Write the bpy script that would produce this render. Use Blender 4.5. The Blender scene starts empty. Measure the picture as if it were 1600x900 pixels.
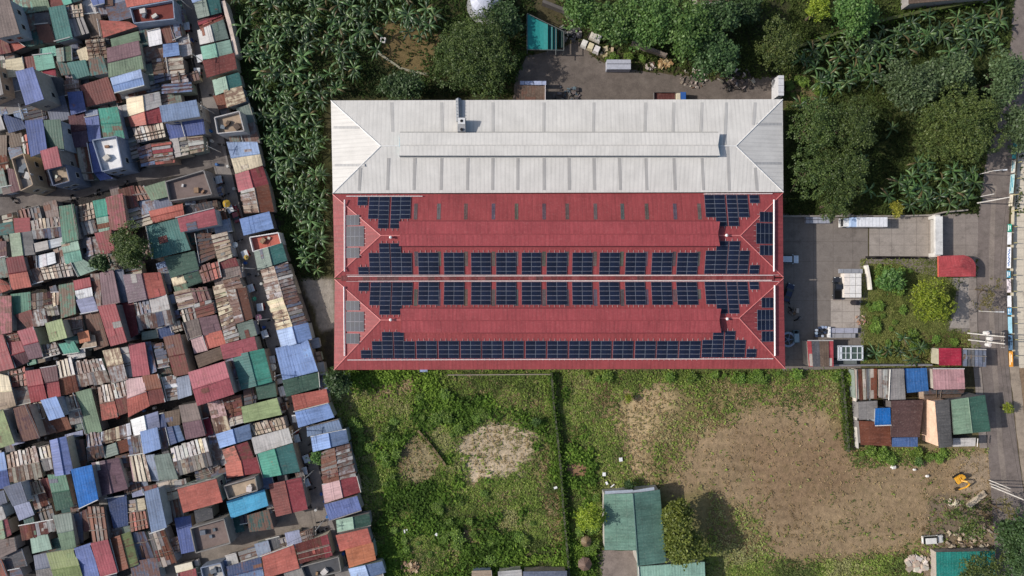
import bpy, bmesh, math, random
import numpy as np
from mathutils import Vector, Matrix, noise as mnoise

# ------------------------------------------------------------------ camera, sky, sun, exposure
scene = bpy.context.scene
COL = scene.collection
HC = 162.0          # flying height in metres
MPP = 0.15          # metres of ground per pixel of the 1600x900 photograph
cam_data = bpy.data.cameras.new("camera")
cam_data.sensor_width = 36.0
cam_data.lens = 36.0 * HC / (1600 * MPP)
cam_data.clip_end = 2000.0
cam = bpy.data.objects.new("camera", cam_data)
cam.location = (0, 0, HC)
COL.objects.link(cam)
scene.camera = cam
SUN_EL = 36.0
world = bpy.data.worlds.new("World")
scene.world = world
world.use_nodes = True
wn = world.node_tree
bg = wn.nodes["Background"]
sky = wn.nodes.new("ShaderNodeTexSky")
sky.sky_type = 'NISHITA'
sky.sun_disc = False
sky.sun_elevation = math.radians(SUN_EL)
sky.sun_rotation = math.radians(270)
sky.dust_density = 2.0
wn.links.new(sky.outputs[0], bg.inputs[0])
bg.inputs[1].default_value = 0.124
sd = bpy.data.lights.new("sun", 'SUN')
sd.energy = 3.95
sd.angle = math.radians(0.6)
sd.color = (1.0, 0.95, 0.89)
sun = bpy.data.objects.new("sun", sd)
sun.rotation_euler = (math.radians(-1.5), math.radians(-(90 - SUN_EL)), 0)
COL.objects.link(sun)
scene.view_settings.view_transform = 'Standard'
scene.view_settings.look = 'None'
scene.view_settings.exposure = 0.0
scene.view_settings.gamma = 1.0
scene.render.engine = 'CYCLES'
scene.cycles.max_bounces = 5
scene.cycles.diffuse_bounces = 3
scene.cycles.glossy_bounces = 2
scene.cycles.transmission_bounces = 3
scene.cycles.transparent_max_bounces = 4
scene.cycles.use_denoising = True

rng = random.Random(7)
nrg = np.random.default_rng(7)

# ------------------------------------------------------------------ helpers
def P(px, py, h=0.0):
    """A point of the photograph at height h -> world."""
    k = MPP * (HC - h) / HC
    return Vector(((px - 800) * k, (450 - py) * k, h))

def lin(c):
    out = []
    for v in c[:3]:
        v = v / 255.0
        out.append(v / 12.92 if v <= 0.04045 else ((v + 0.055) / 1.055) ** 2.4)
    return tuple(out)

def tag(o, label=None, cat=None, group=None, kind=None):
    if label: o["label"] = label
    if cat: o["category"] = cat
    if group: o["group"] = group
    if kind: o["kind"] = kind
    return o

def empty(name, loc=(0, 0, 0), rz=0.0):
    o = bpy.data.objects.new(name, None)
    o.empty_display_size = 0.3
    o.location = loc
    o.rotation_euler = (0, 0, rz)
    COL.objects.link(o)
    return o

class MB:
    """Collects faces (with colour, wear and metre uvs) into one mesh."""
    def __init__(self):
        self.v, self.f, self.c, self.uv = [], [], [], []
    def face(self, pts, col=(0.5, 0.5, 0.5), wear=0.0, uv=None):
        n = len(self.v)
        self.v += [tuple(p) for p in pts]
        self.f.append(tuple(range(n, n + len(pts))))
        self.c.append((col[0], col[1], col[2], wear))
        if uv is None:
            a = Vector(pts[0]); e = (Vector(pts[1]) - a); L = e.length or 1.0; e = e / L
            nn = e.cross(Vector(pts[-1]) - a)
            g = nn.cross(e); g = g.normalized() if g.length > 1e-9 else Vector((0, 0, 1))
            uv = [((Vector(p) - a).dot(e), (Vector(p) - a).dot(g)) for p in pts]
        self.uv.append(uv)
    def box(self, c, s, col=(0.5, 0.5, 0.5), wear=0.0, rz=0.0, taper=1.0, bottom=True):
        cx, cy, cz = c; sx, sy, sz = s[0] / 2, s[1] / 2, s[2] / 2
        ca, sa = math.cos(rz), math.sin(rz)
        def q(x, y, z): return (cx + x * ca - y * sa, cy + x * sa + y * ca, cz + z)
        b = [q(-sx, -sy, -sz), q(sx, -sy, -sz), q(sx, sy, -sz), q(-sx, sy, -sz)]
        t = [q(-sx * taper, -sy * taper, sz), q(sx * taper, -sy * taper, sz), q(sx * taper, sy * taper, sz), q(-sx * taper, sy * taper, sz)]
        self.face(t, col, wear)
        if bottom: self.face(b[::-1], col, wear)
        for i in range(4):
            j = (i + 1) % 4
            self.face([b[i], b[j], t[j], t[i]], col, wear)
    def prism(self, pts, z0, z1, col=(0.5, 0.5, 0.5), wear=0.0, top=True):
        """pts: xy outline, counter-clockwise."""
        A = sum(pts[i][0] * pts[(i + 1) % len(pts)][1] - pts[(i + 1) % len(pts)][0] * pts[i][1] for i in range(len(pts)))
        if A < 0: pts = pts[::-1]
        if top: self.face([(p[0], p[1], z1) for p in pts], col, wear)
        for i in range(len(pts)):
            a, b = pts[i], pts[(i + 1) % len(pts)]
            self.face([(a[0], a[1], z0), (b[0], b[1], z0), (b[0], b[1], z1), (a[0], a[1], z1)], col, wear)
    def tube(self, pts, r, n=6, col=(0.5, 0.5, 0.5), wear=0.0, caps=True):
        pts = [Vector(p) for p in pts]
        rs = r if isinstance(r, (list, tuple)) else [r] * len(pts)
        rings = []
        for i, p in enumerate(pts):
            d = (pts[min(i + 1, len(pts) - 1)] - pts[max(i - 1, 0)]).normalized()
            a = d.orthogonal().normalized() if abs(d.z) < 0.9 else d.cross(Vector((0, 1, 0))).normalized()
            if abs(d.z) < 0.9:
                a = Vector((-d.y, d.x, 0)).normalized()
            b = d.cross(a)
            rings.append([p + (a * math.cos(2 * math.pi * k / n) + b * math.sin(2 * math.pi * k / n)) * rs[i] for k in range(n)])
        for i in range(len(pts) - 1):
            for k in range(n):
                m = (k + 1) % n
                self.face([rings[i][k], rings[i][m], rings[i + 1][m], rings[i + 1][k]], col, wear)
        if caps:
            self.face(rings[-1], col, wear); self.face(rings[0][::-1], col, wear)
    def build(self, name, mat, parent=None, smooth=False, origin=None):
        me = bpy.data.meshes.new(name)
        v = self.v
        if origin is not None:
            v = [(p[0] - origin[0], p[1] - origin[1], p[2] - origin[2]) for p in v]
        me.from_pydata(v, [], self.f)
        cnt = np.array([len(f) for f in self.f])
        ca = me.color_attributes.new("Col", 'FLOAT_COLOR', 'CORNER')
        ca.data.foreach_set("color", np.repeat(np.array(self.c, dtype=np.float32), cnt, axis=0).ravel())
        ul = me.uv_layers.new(name="UVMap")
        ul.data.foreach_set("uv", np.array([q for u in self.uv for q in u], dtype=np.float32).ravel())
        if smooth: me.polygons.foreach_set("use_smooth", [True] * len(self.f))
        me.materials.append(mat)
        me.update()
        o = bpy.data.objects.new(name, me)
        COL.objects.link(o)
        if parent is not None: o.parent = parent
        elif origin is not None: o.location = origin
        return o

def copy_thing(src, loc=None, rz=None, scale=None, label=None, group=None):
    r = src.copy(); COL.objects.link(r)
    if loc is not None: r.location = loc
    if rz is not None: r.rotation_euler = (0, 0, rz)
    if scale is not None: r.scale = (scale, scale, scale) if not isinstance(scale, (tuple, list)) else scale
    if label: r["label"] = label
    if group: r["group"] = group
    for ch in src.children:
        c = ch.copy(); COL.objects.link(c); c.parent = r
        for g in ch.children:
            d = g.copy(); COL.objects.link(d); d.parent = c
    return r

# ------------------------------------------------------------------ materials
def new_mat(name):
    m = bpy.data.materials.new(name); m.use_nodes = True
    nt = m.node_tree
    return m, nt, nt.nodes["Principled BSDF"]
def N(nt, t, **kw):
    n = nt.nodes.new(t)
    for k, v in kw.items(): setattr(n, k, v)
    return n
def mathn(nt, op, a, b=None, clamp=False):
    n = N(nt, "ShaderNodeMath", operation=op); n.use_clamp = clamp
    for i, x in enumerate((a, b)):
        if x is None: continue
        if isinstance(x, (int, float)): n.inputs[i].default_value = x
        else: nt.links.new(x, n.inputs[i])
    return n.outputs[0]
def mixc(nt, fac, a, b, mode='MIX'):
    n = N(nt, "ShaderNodeMix", data_type='RGBA', blend_type=mode)
    for i, x in ((0, fac), (6, a), (7, b)):
        if isinstance(x, (int, float)): n.inputs[i].default_value = x
        elif isinstance(x, tuple): n.inputs[i].default_value = (x[0], x[1], x[2], 1)
        else: nt.links.new(x, n.inputs[i])
    return n.outputs[2]
def noise(nt, vec, scale, detail=4, rough=0.55):
    n = N(nt, "ShaderNodeTexNoise"); n.inputs["Scale"].default_value = scale
    n.inputs["Detail"].default_value = detail; n.inputs["Roughness"].default_value = rough
    nt.links.new(vec, n.inputs["Vector"]); return n.outputs[0]
def mapr(nt, v, a, b, c=0.0, d=1.0):
    n = N(nt, "ShaderNodeMapRange"); nt.links.new(v, n.inputs[0])
    for i, x in enumerate((a, b, c, d)): n.inputs[i + 1].default_value = x
    return n.outputs[0]

def mat_sheet(name, rough=0.55, amount=1.5, rib=0.62, ribdepth=0.25, rustcol=((88, 58, 48), (128, 92, 76)), streak=0.22, spec=0.3, lapk=0.3, ribcol=0.06):
    """Painted corrugated roofing: colour attribute, run-off streaks along the slope, sheet laps, dirt, rust where the alpha says."""
    m, nt, b = new_mat(name)
    at = N(nt, "ShaderNodeAttribute", attribute_name="Col")
    uv = N(nt, "ShaderNodeUVMap", uv_map="UVMap").outputs[0]
    geo = N(nt, "ShaderNodeNewGeometry").outputs["Position"]
    mp = N(nt, "ShaderNodeMapping"); mp.inputs["Scale"].default_value = (2.2, 0.16, 1); nt.links.new(uv, mp.inputs[0])
    oi = N(nt, "ShaderNodeObjectInfo").outputs["Random"]
    add = N(nt, "ShaderNodeVectorMath", operation='ADD'); nt.links.new(mp.outputs[0], add.inputs[0])
    cb = N(nt, "ShaderNodeCombineXYZ"); nt.links.new(mathn(nt, 'MULTIPLY', oi, 91.0), cb.inputs[0]); nt.links.new(mathn(nt, 'MULTIPLY', oi, 37.0), cb.inputs[1])
    nt.links.new(cb.outputs[0], add.inputs[1])
    st = noise(nt, add.outputs[0], 1.0, 5, 0.6)
    big = noise(nt, geo, 0.23, 4, 0.6)
    fine = noise(nt, geo, 2.6, 4, 0.65)
    c = at.outputs["Color"]
    k = mathn(nt, 'ADD', mapr(nt, st, 0.3, 0.7, 1 - streak, 1 + streak * 0.7), mapr(nt, big, 0.35, 0.65, -0.13 * amount, 0.11 * amount))
    k = mathn(nt, 'ADD', k, mapr(nt, fine, 0.3, 0.7, -0.10 * amount, 0.08 * amount))
    kc = N(nt, "ShaderNodeCombineColor")
    for i in range(3): nt.links.new(k, kc.inputs[i])
    c = mixc(nt, 1.0, c, kc.outputs[0], 'MULTIPLY')
    # dust bleaching
    c = mixc(nt, mathn(nt, 'MULTIPLY', mapr(nt, fine, 0.55, 0.75), 0.16 * amount), c, lin((170, 158, 148)))
    # rust
    rmask = mathn(nt, 'ADD', mathn(nt, 'MULTIPLY', st, 0.55), mathn(nt, 'MULTIPLY', noise(nt, geo, 0.8, 5, 0.65), 0.6))
    thr = mathn(nt, 'SUBTRACT', 0.86, mathn(nt, 'MULTIPLY', at.outputs["Alpha"], 0.42))
    rm = mathn(nt, 'MULTIPLY', mathn(nt, 'SUBTRACT', rmask, thr), 9.0, clamp=True)
    rcol = mixc(nt, fine, lin(rustcol[0]), lin(rustcol[1]))
    c = mixc(nt, mathn(nt, 'MULTIPLY', rm, 0.85), c, rcol)
    # sheet laps every ~2.4 m down the slope
    sx = N(nt, "ShaderNodeSeparateXYZ"); nt.links.new(uv, sx.inputs[0])
    lap = mathn(nt, 'FRACT', mathn(nt, 'DIVIDE', mathn(nt, 'ADD', sx.outputs[1], 200.0), 2.44))
    lapm = mathn(nt, 'LESS_THAN', lap, 0.035)
    c = mixc(nt, mathn(nt, 'MULTIPLY', lapm, lapk), c, (0.03, 0.028, 0.028))
    rc = mathn(nt, 'LESS_THAN', mathn(nt, 'FRACT', mathn(nt, 'DIVIDE', mathn(nt, 'ADD', sx.outputs[0], 500.0), rib)), 0.3)
    c = mixc(nt, mathn(nt, 'MULTIPLY', rc, ribcol), c, (0.02, 0.02, 0.02))
    nt.links.new(c, b.inputs["Base Color"])
    nt.links.new(mapr(nt, fine, 0.3, 0.7, rough - 0.1, rough + 0.15), b.inputs["Roughness"])
    b.inputs["Specular IOR Level"].default_value = spec
    rb = mathn(nt, 'SINE', mathn(nt, 'MULTIPLY', sx.outputs[0], 2 * math.pi / rib))
    hgt = mathn(nt, 'ADD', mathn(nt, 'MULTIPLY', rb, 0.5), mathn(nt, 'MULTIPLY', fine, 0.5))
    bp = N(nt, "ShaderNodeBump"); bp.inputs["Strength"].default_value = ribdepth; bp.inputs["Distance"].default_value = 0.05
    nt.links.new(hgt, bp.inputs["Height"]); nt.links.new(bp.outputs[0], b.inputs["Normal"])
    return m

def mat_matte(name, rough=0.85, var=0.18, scale=1.3, spec=0.15, bump=0.2, stain=0.25):
    """Plaster, concrete, painted things: colour attribute with mottling and stains."""
    m, nt, b = new_mat(name)
    c = N(nt, "ShaderNodeAttribute", attribute_name="Col").outputs["Color"]
    geo = N(nt, "ShaderNodeNewGeometry").outputs["Position"]
    f = noise(nt, geo, scale, 6, 0.65); g = noise(nt, geo, scale * 0.2, 3)
    k = mathn(nt, 'ADD', mapr(nt, f, 0.25, 0.75, 1 - var, 1 + var), mapr(nt, g, 0.3, 0.7, -var * 0.7, var * 0.7))
    kc = N(nt, "ShaderNodeCombineColor")
    for i in range(3): nt.links.new(k, kc.inputs[i])
    c = mixc(nt, 1.0, c, kc.outputs[0], 'MULTIPLY')
    sm = mathn(nt, 'MULTIPLY', mapr(nt, noise(nt, geo, scale * 0.55, 6, 0.7), 0.55, 0.72), stain)
    c = mixc(nt, sm, c, lin((58, 52, 47)))
    nt.links.new(c, b.inputs["Base Color"])
    b.inputs["Roughness"].default_value = rough
    b.inputs["Specular IOR Level"].default_value = spec
    bp = N(nt, "ShaderNodeBump"); bp.inputs["Strength"].default_value = bump; bp.inputs["Distance"].default_value = 0.06
    nt.links.new(f, bp.inputs["Height"]); nt.links.new(bp.outputs[0], b.inputs["Normal"])
    return m

def mat_plain(name, rough=0.4, spec=0.4, metallic=0.0, coat=0.0, vary=0.0):
    m, nt, b = new_mat(name)
    c = N(nt, "ShaderNodeAttribute", attribute_name="Col").outputs["Color"]
    geo = N(nt, "ShaderNodeNewGeometry").outputs["Position"]
    f = noise(nt, geo, 2.0, 4)
    k = mapr(nt, f, 0.3, 0.7, 0.88, 1.1)
    if vary:
        k = mathn(nt, 'MULTIPLY', k, mapr(nt, N(nt, 'ShaderNodeObjectInfo').outputs['Random'], 0, 1, 1 - vary, 1 + vary))
    kc = N(nt, "ShaderNodeCombineColor")
    for i in range(3): nt.links.new(k, kc.inputs[i])
    nt.links.new(mixc(nt, 1.0, c, kc.outputs[0], 'MULTIPLY'), b.inputs["Base Color"])
    b.inputs["Roughness"].default_value = rough
    b.inputs["Specular IOR Level"].default_value = spec
    b.inputs["Metallic"].default_value = metallic
    b.inputs["Coat Weight"].default_value = coat
    return m

def mat_leaf(name, trans=0.25, rough=0.5, spec=0.35):
    m, nt, b = new_mat(name)
    c = N(nt, "ShaderNodeAttribute", attribute_name="Col").outputs["Color"]
    oi = N(nt, "ShaderNodeObjectInfo").outputs["Random"]
    hs = N(nt, "ShaderNodeHueSaturation")
    nt.links.new(mapr(nt, oi, 0, 1, 0.488, 0.502), hs.inputs["Hue"])
    nt.links.new(mapr(nt, oi, 0, 1, 0.82, 1.16), hs.inputs["Value"])
    nt.links.new(c, hs.inputs["Color"])
    c = hs.outputs[0]
    nt.links.new(c, b.inputs["Base Color"])
    b.inputs["Roughness"].default_value = rough
    b.inputs["Specular IOR Level"].default_value = spec
    tr = N(nt, "ShaderNodeBsdfTranslucent"); nt.links.new(mixc(nt, 1.0, c, (1.3, 1.35, 0.7), 'MULTIPLY'), tr.inputs[0])
    mx = N(nt, "ShaderNodeMixShader"); mx.inputs[0].default_value = trans
    nt.links.new(b.outputs[0], mx.inputs[1]); nt.links.new(tr.outputs[0], mx.inputs[2])
    out = [n for n in nt.nodes if n.type == 'OUTPUT_MATERIAL'][0]
    nt.links.new(mx.outputs[0], out.inputs[0])
    return m

M_TIN = mat_sheet("painted_tin")
M_ROOF = mat_sheet("warehouse_sheet", rough=0.5, amount=0.75, rib=0.92, ribdepth=0.06, streak=0.19, lapk=0.0, ribcol=0.10)
M_ROOFW = mat_sheet("white_warehouse_sheet", rough=0.5, amount=0.5, rib=0.92, ribdepth=0.05, streak=0.08, lapk=0.0, ribcol=0.08)
M_WALL = mat_matte("plaster")
M_CONC = mat_matte("concrete", scale=0.9, stain=0.35)
M_PAINT = mat_plain("vehicle_paint", 0.3, 0.5, coat=0.3)
M_METAL = mat_plain("painted_metal", 0.5, 0.4)
M_GLASS = mat_plain("dark_glass", 0.12, 0.5)
M_DULL = mat_matte("dull", var=0.2, scale=3.0, stain=0.1)
M_LEAF = mat_leaf("leaf")
M_BANANA = mat_leaf("banana_leaf", trans=0.18, rough=0.42, spec=0.45)
M_GRASS = mat_leaf("grass_blade", trans=0.3, rough=0.7, spec=0.1)
M_BARK = mat_matte("bark", scale=4.0)

CT = {
 'ltan': ((190, 178, 162), 'tan'),  # colour key -> (display rgb, phrase)
 'red': ((152, 70, 74), 'brick red'), 'dred': ((112, 44, 48), 'dark red'), 'crim': ((152, 50, 66), 'crimson'), 'coral': ((188, 104, 90), 'coral'),
 'pink': ((178, 102, 110), 'pink'), 'ppink': ((200, 164, 162), 'pale pink'), 'rose': ((168, 86, 94), 'rose red'), 'brown': ((108, 90, 76), 'brown'),
 'brred': ((122, 64, 58), 'red brown'), 'rust': ((126, 74, 54), 'rust brown'), 'maroon': ((94, 56, 62), 'maroon'), 'mauve': ((128, 98, 104), 'mauve'),
 'purple': ((102, 80, 94), 'dusty purple'), 'taupe': ((128, 112, 106), 'taupe'), 'orange': ((198, 122, 86), 'orange'), 'gray': ((142, 137, 133), 'grey'),
 'lgray': ((182, 178, 174), 'light grey'), 'dgray': ((90, 90, 94), 'dark grey'), 'slate': ((104, 110, 128), 'slate'), 'white': ((224, 223, 221), 'white'),
 'cream': ((218, 202, 170), 'cream'), 'tan': ((176, 156, 134), 'tan'), 'lav': ((156, 160, 186), 'lavender grey'), 'sky': ((130, 157, 206), 'sky blue'),
 'pblue': ((160, 180, 214), 'pale blue'), 'peri': ((108, 122, 172), 'periwinkle'), 'royal': ((76, 92, 146), 'royal blue'), 'bblue': ((34, 108, 184), 'bright blue'),
 'cyan': ((86, 174, 212), 'cyan'), 'steel': ((116, 136, 168), 'steel blue'), 'navy': ((54, 72, 112), 'navy'), 'teal': ((70, 118, 112), 'teal'),
 'dteal': ((54, 92, 88), 'dark teal'), 'eme': ((74, 150, 130), 'emerald'), 'mint': ((128, 182, 162), 'mint green'), 'pgreen': ((146, 174, 156), 'pale green'),
 'sage': ((118, 138, 112), 'sage green'), 'green': ((84, 128, 106), 'green'), 'dgreen': ((68, 96, 82), 'dark green'), 'ggreen': ((120, 134, 124), 'grey green'),
 'olive': ((128, 140, 90), 'olive green'), 'lime': ((152, 166, 116), 'lime green'), 'bluegray': ((140, 150, 168), 'blue grey'),
}
PAL = {
 '@tan': (['ltan', 'ltan', 'ltan', 'gray', 'lgray', 'tan'], 'tan patched'), '@gray': (['gray', 'lgray', 'gray', 'lgray', 'slate'], 'grey patched'),
 '@rust': (['rust', 'brred', 'ltan', 'gray', 'rust'], 'rusty patched'), '@red': (['red', 'coral', 'lgray', 'rust', 'brred'], 'red and grey patched'),
 '@lt': (['lgray', 'cream', 'white', 'lgray', 'gray'], 'whitish patched'), '@mix': (['rust', 'sage', 'lgray', 'brred', 'ggreen'], 'rust and green patched'),
 '@mar': (['maroon', 'dred', 'mauve', 'maroon'], 'maroon patched'), '@blue': (['steel', 'bluegray', 'gray', 'slate'], 'blue grey patched'),
 '@dark': (['dgray', 'brown', 'dgray', 'slate'], 'dark patched'), '@cream': (['cream', 'tan', 'cream', 'lgray'], 'cream patched'),
}

for _k, (_c, _p) in list(CT.items()):      # weathered paint: greyer than fresh colour
    _g = 0.3 * _c[0] + 0.6 * _c[1] + 0.1 * _c[2]
    CT[_k] = (tuple((v + (_g - v) * 0.03) * (0.95 if _k not in ('white', 'cream', 'ltan', 'lgray') else 1) for v in _c), _p)  # desaturate
# ------------------------------------------------------------------ the ground
def vnoise(x, y, s, seed):
    """Smooth value noise on numpy arrays, -1..1."""
    r = np.random.default_rng(seed); G = r.uniform(-1, 1, (256, 256))
    x = np.asarray(x) / s; y = np.asarray(y) / s
    xi = np.floor(x).astype(int); yi = np.floor(y).astype(int)
    fx = x - xi; fy = y - yi
    fx = fx * fx * (3 - 2 * fx); fy = fy * fy * (3 - 2 * fy)
    a = G[yi % 256, xi % 256]; b = G[yi % 256, (xi + 1) % 256]; c = G[(yi + 1) % 256, xi % 256]; d = G[(yi + 1) % 256, (xi + 1) % 256]
    return (a * (1 - fx) + b * fx) * (1 - fy) + (c * (1 - fx) + d * fx) * fy
def fbm(x, y, s, seed, n=4):
    o = 0; a = 1.0; t = 0
    for i in range(n):
        o = o + a * vnoise(x, y, s / 2 ** i, seed + i); t += a; a *= 0.55
    return o / t
def sdist(px, py, poly):
    """Signed distance (px, positive inside) to a polygon."""
    poly = np.array(poly, float); n = len(poly)
    inside = np.zeros(px.shape, bool); d = np.full(px.shape, 1e9)
    for i in range(n):
        x0, y0 = poly[i]; x1, y1 = poly[(i + 1) % n]
        ex, ey = x1 - x0, y1 - y0
        t = np.clip(((px - x0) * ex + (py - y0) * ey) / (ex * ex + ey * ey + 1e-9), 0, 1)
        d = np.minimum(d, np.hypot(px - x0 - t * ex, py - y0 - t * ey))
        cond = ((y0 > py) != (y1 > py)) & (px < (x1 - x0) * (py - y0) / (y1 - y0 + 1e-12) + x0)
        inside ^= cond
    return np.where(inside, d, -d)
def weight(px, py, poly, soft, warp, seed):
    d = sdist(px, py, poly) + warp * fbm(px, py, warp * 3.0 + 8, seed)
    return np.clip(d / (2 * soft) + 0.5, 0, 1)

SLUM = [(-400, -300), (330, -300), (347, -10), (372, 100), (402, 200), (430, 330), (470, 440), (505, 560), (545, 700), (570, 800), (600, 900), (660, 1200), (-400, 1200)]
FIELD = [(500, 575), (1345, 575), (1345, 700), (1550, 700), (1560, 1200), (640, 1200), (600, 900), (545, 700)]
GROVE = [(347, -300), (700, -300), (840, 20), (800, 160), (517, 160), (519, 432), (470, 438), (430, 330), (402, 200), (372, 100)]
WEED = (88, 98, 54)
ZONES = [  # polygon, colour, softness px, warp px, density of green tufts, density of dry tufts
 ([(-900, -700), (2500, -700), (2500, 1600), (-900, 1600)], (82, 76, 56), 3, 4, .25, .1),
 (SLUM, (62, 59, 58), 3, 3, 0, 0),
 (GROVE, (58, 60, 38), 4, 8, .6, .1),
 ([(585, 40), (660, 20), (690, 60), (660, 110), (600, 105)], (112, 96, 66), 6, 16, .15, .4),
 ([(470, 436), (521, 436), (523, 515), (503, 520), (490, 480)], (150, 142, 132), 2, 4, 0, 0),
 ([(500, 515), (523, 512), (526, 580), (512, 580)], (60, 56, 50), 2, 4, .1, 0),
 (FIELD, WEED, 3, 5, .95, .4),
 ([(575, 590), (655, 583), (650, 612), (620, 625), (590, 640), (570, 625)], (166, 142, 112), 8, 20, .15, .5),
 ([(640, 680), (652, 676), (692, 722), (678, 750), (650, 758), (620, 745), (624, 705)], (142, 130, 100), 3, 8, .03, .45),
 ([(705, 700), (735, 665), (770, 655), (830, 658), (842, 690), (825, 720), (805, 745), (770, 752), (740, 750), (735, 715)], (188, 170, 144), 10, 32, .02, .3),
 ([(720, 822), (752, 824), (752, 848), (735, 854), (716, 843)], (160, 136, 106), 4, 7, .03, .25),
 ([(780, 600), (858, 600), (862, 740), (845, 745), (838, 650), (780, 640)], (136, 124, 84), 14, 28, .35, .8),
 ([(850, 770), (878, 765), (884, 870), (862, 880)], (138, 116, 84), 6, 10, .2, .7),
 ([(882, 721), (918, 725), (919, 746), (882, 744)], (150, 118, 92), 2, 4, .02, .1),
 ([(872, 590), (960, 590), (980, 680), (930, 720), (885, 700)], (112, 108, 66), 16, 34, .6, .7),
 ([(740, 770), (800, 765), (800, 830), (750, 830)], (120, 112, 72), 16, 34, .5, .7),
 ([(1100, 590), (1310, 590), (1310, 620), (1130, 625)], (112, 116, 66), 10, 22, .75, .6),
 ([(948, 655), (990, 600), (1010, 588), (1060, 590), (1100, 600), (1110, 640), (1070, 680), (1075, 740), (1020, 750), (985, 735), (975, 690)], (180, 158, 122), 18, 46, .03, .3),
 ([(1030, 690), (1080, 620), (1160, 600), (1225, 596), (1300, 610), (1335, 690), (1345, 700), (1440, 700), (1560, 700), (1560, 790), (1520, 850), (1450, 880), (1400, 890), (1330, 900), (1230, 900), (1120, 850), (1070, 790), (1030, 765)], (128, 116, 80), 22, 40, .2, .5),
 ([(1075, 690), (1100, 645), (1155, 618), (1220, 608), (1290, 625), (1330, 690), (1345, 708), (1440, 714), (1556, 700), (1562, 790), (1545, 810), (1505, 840), (1450, 868), (1400, 876), (1330, 885), (1230, 890), (1190, 870), (1165, 830), (1100, 785), (1060, 765)], (147, 126, 99), 14, 46, .010, .10),
 ([(1180, 690), (1320, 680), (1330, 760), (1240, 800), (1190, 760)], (138, 115, 90), 28, 50, .006, .06),
 ([(1340, 702), (1490, 704), (1480, 716), (1420, 720), (1345, 722)], (110, 104, 66), 8, 14, .5, .5),
 ([(1250, 900), (1270, 880), (1340, 876), (1440, 870), (1450, 1000), (1250, 1000)], (96, 104, 56), 5, 10, .9, .4),
 ([(1500, 715), (1548, 710), (1550, 770), (1520, 775), (1490, 760)], (150, 132, 110), 6, 10, 0, .1),
 ([(1450, 775), (1560, 770), (1600, 900), (1600, 1000), (1450, 1000), (1440, 870)], (122, 108, 92), 5, 12, .05, .2),
 ([(1228, -300), (1600, -300), (1600, 200), (1535, 240), (1530, 330), (1470, 335), (1228, 335)], (70, 76, 44), 4, 8, .9, .2),
 ([(1228, 110), (1280, 130), (1275, 165), (1230, 165)], (116, 104, 74), 5, 12, .5, .5),
 ([(880, -300), (1230, -300), (1230, 120), (1100, 110), (1000, 92), (940, 60), (890, 40)], (60, 62, 42), 4, 8, .7, .1),
 ([(1345, 405), (1465, 405), (1500, 470), (1500, 575), (1345, 575)], (112, 112, 66), 3, 6, .6, .5),
 ([(1425, 520), (1530, 515), (1530, 575), (1425, 575)], (100, 84, 62), 5, 8, .3, .3),
 ([(1505, 430), (1535, 430), (1535, 520), (1480, 515)], (124, 118, 112), 3, 5, 0, 0),
 ([(1583, 560), (1700, 560), (1750, 1200), (1625, 1000), (1600, 760), (1590, 680)], (142, 120, 98), 4, 8, .05, .2),
]
def zone_fields(px, py):
    c = np.zeros(px.shape + (3,)); g = np.zeros(px.shape); d = np.zeros(px.shape)
    for i, (poly, col, soft, warp, gd, dd) in enumerate(ZONES):
        w = weight(px, py, poly, soft, warp, 100 + i * 7) if i else np.ones(px.shape)
        c = c * (1 - w[..., None]) + np.array(lin(col)) * w[..., None]
        g = g * (1 - w) + gd * w; d = d * (1 - w) + dd * w
    return c, g, d

def ground_mat():
    m, nt, b = new_mat("ground_soil")
    at = N(nt, "ShaderNodeAttribute", attribute_name="Col")
    geo = N(nt, "ShaderNodeNewGeometry").outputs["Position"]
    f = noise(nt, geo, 0.9, 8, 0.7); ff = noise(nt, geo, 3.5, 5, 0.7); g = noise(nt, geo, 0.12, 5, 0.6)
    k = mathn(nt, 'ADD', mapr(nt, f, 0.3, 0.7, 0.72, 1.25), mapr(nt, g, 0.3, 0.7, -0.12, 0.12))
    k = mathn(nt, 'ADD', k, mapr(nt, ff, 0.3, 0.7, -0.14, 0.14))
    kc = N(nt, "ShaderNodeCombineColor")
    for i in range(3): nt.links.new(k, kc.inputs[i])
    c = mixc(nt, 1.0, at.outputs["Color"], kc.outputs[0], 'MULTIPLY')
    c = mixc(nt, mathn(nt, 'MULTIPLY', mapr(nt, noise(nt, geo, 0.35, 6, 0.7), 0.52, 0.68), 0.3), c, lin((104, 98, 62)))
    nt.links.new(c, b.inputs["Base Color"]); b.inputs["Roughness"].default_value = 1.0; b.inputs["Specular IOR Level"].default_value = 0.05
    bp = N(nt, "ShaderNodeBump"); bp.inputs["Strength"].default_value = 0.9; bp.inputs["Distance"].default_value = 0.25
    nt.links.new(mathn(nt, 'ADD', f, mathn(nt, 'MULTIPLY', ff, 0.4)), bp.inputs["Height"]); nt.links.new(bp.outputs[0], b.inputs["Normal"])
    return m

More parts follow.
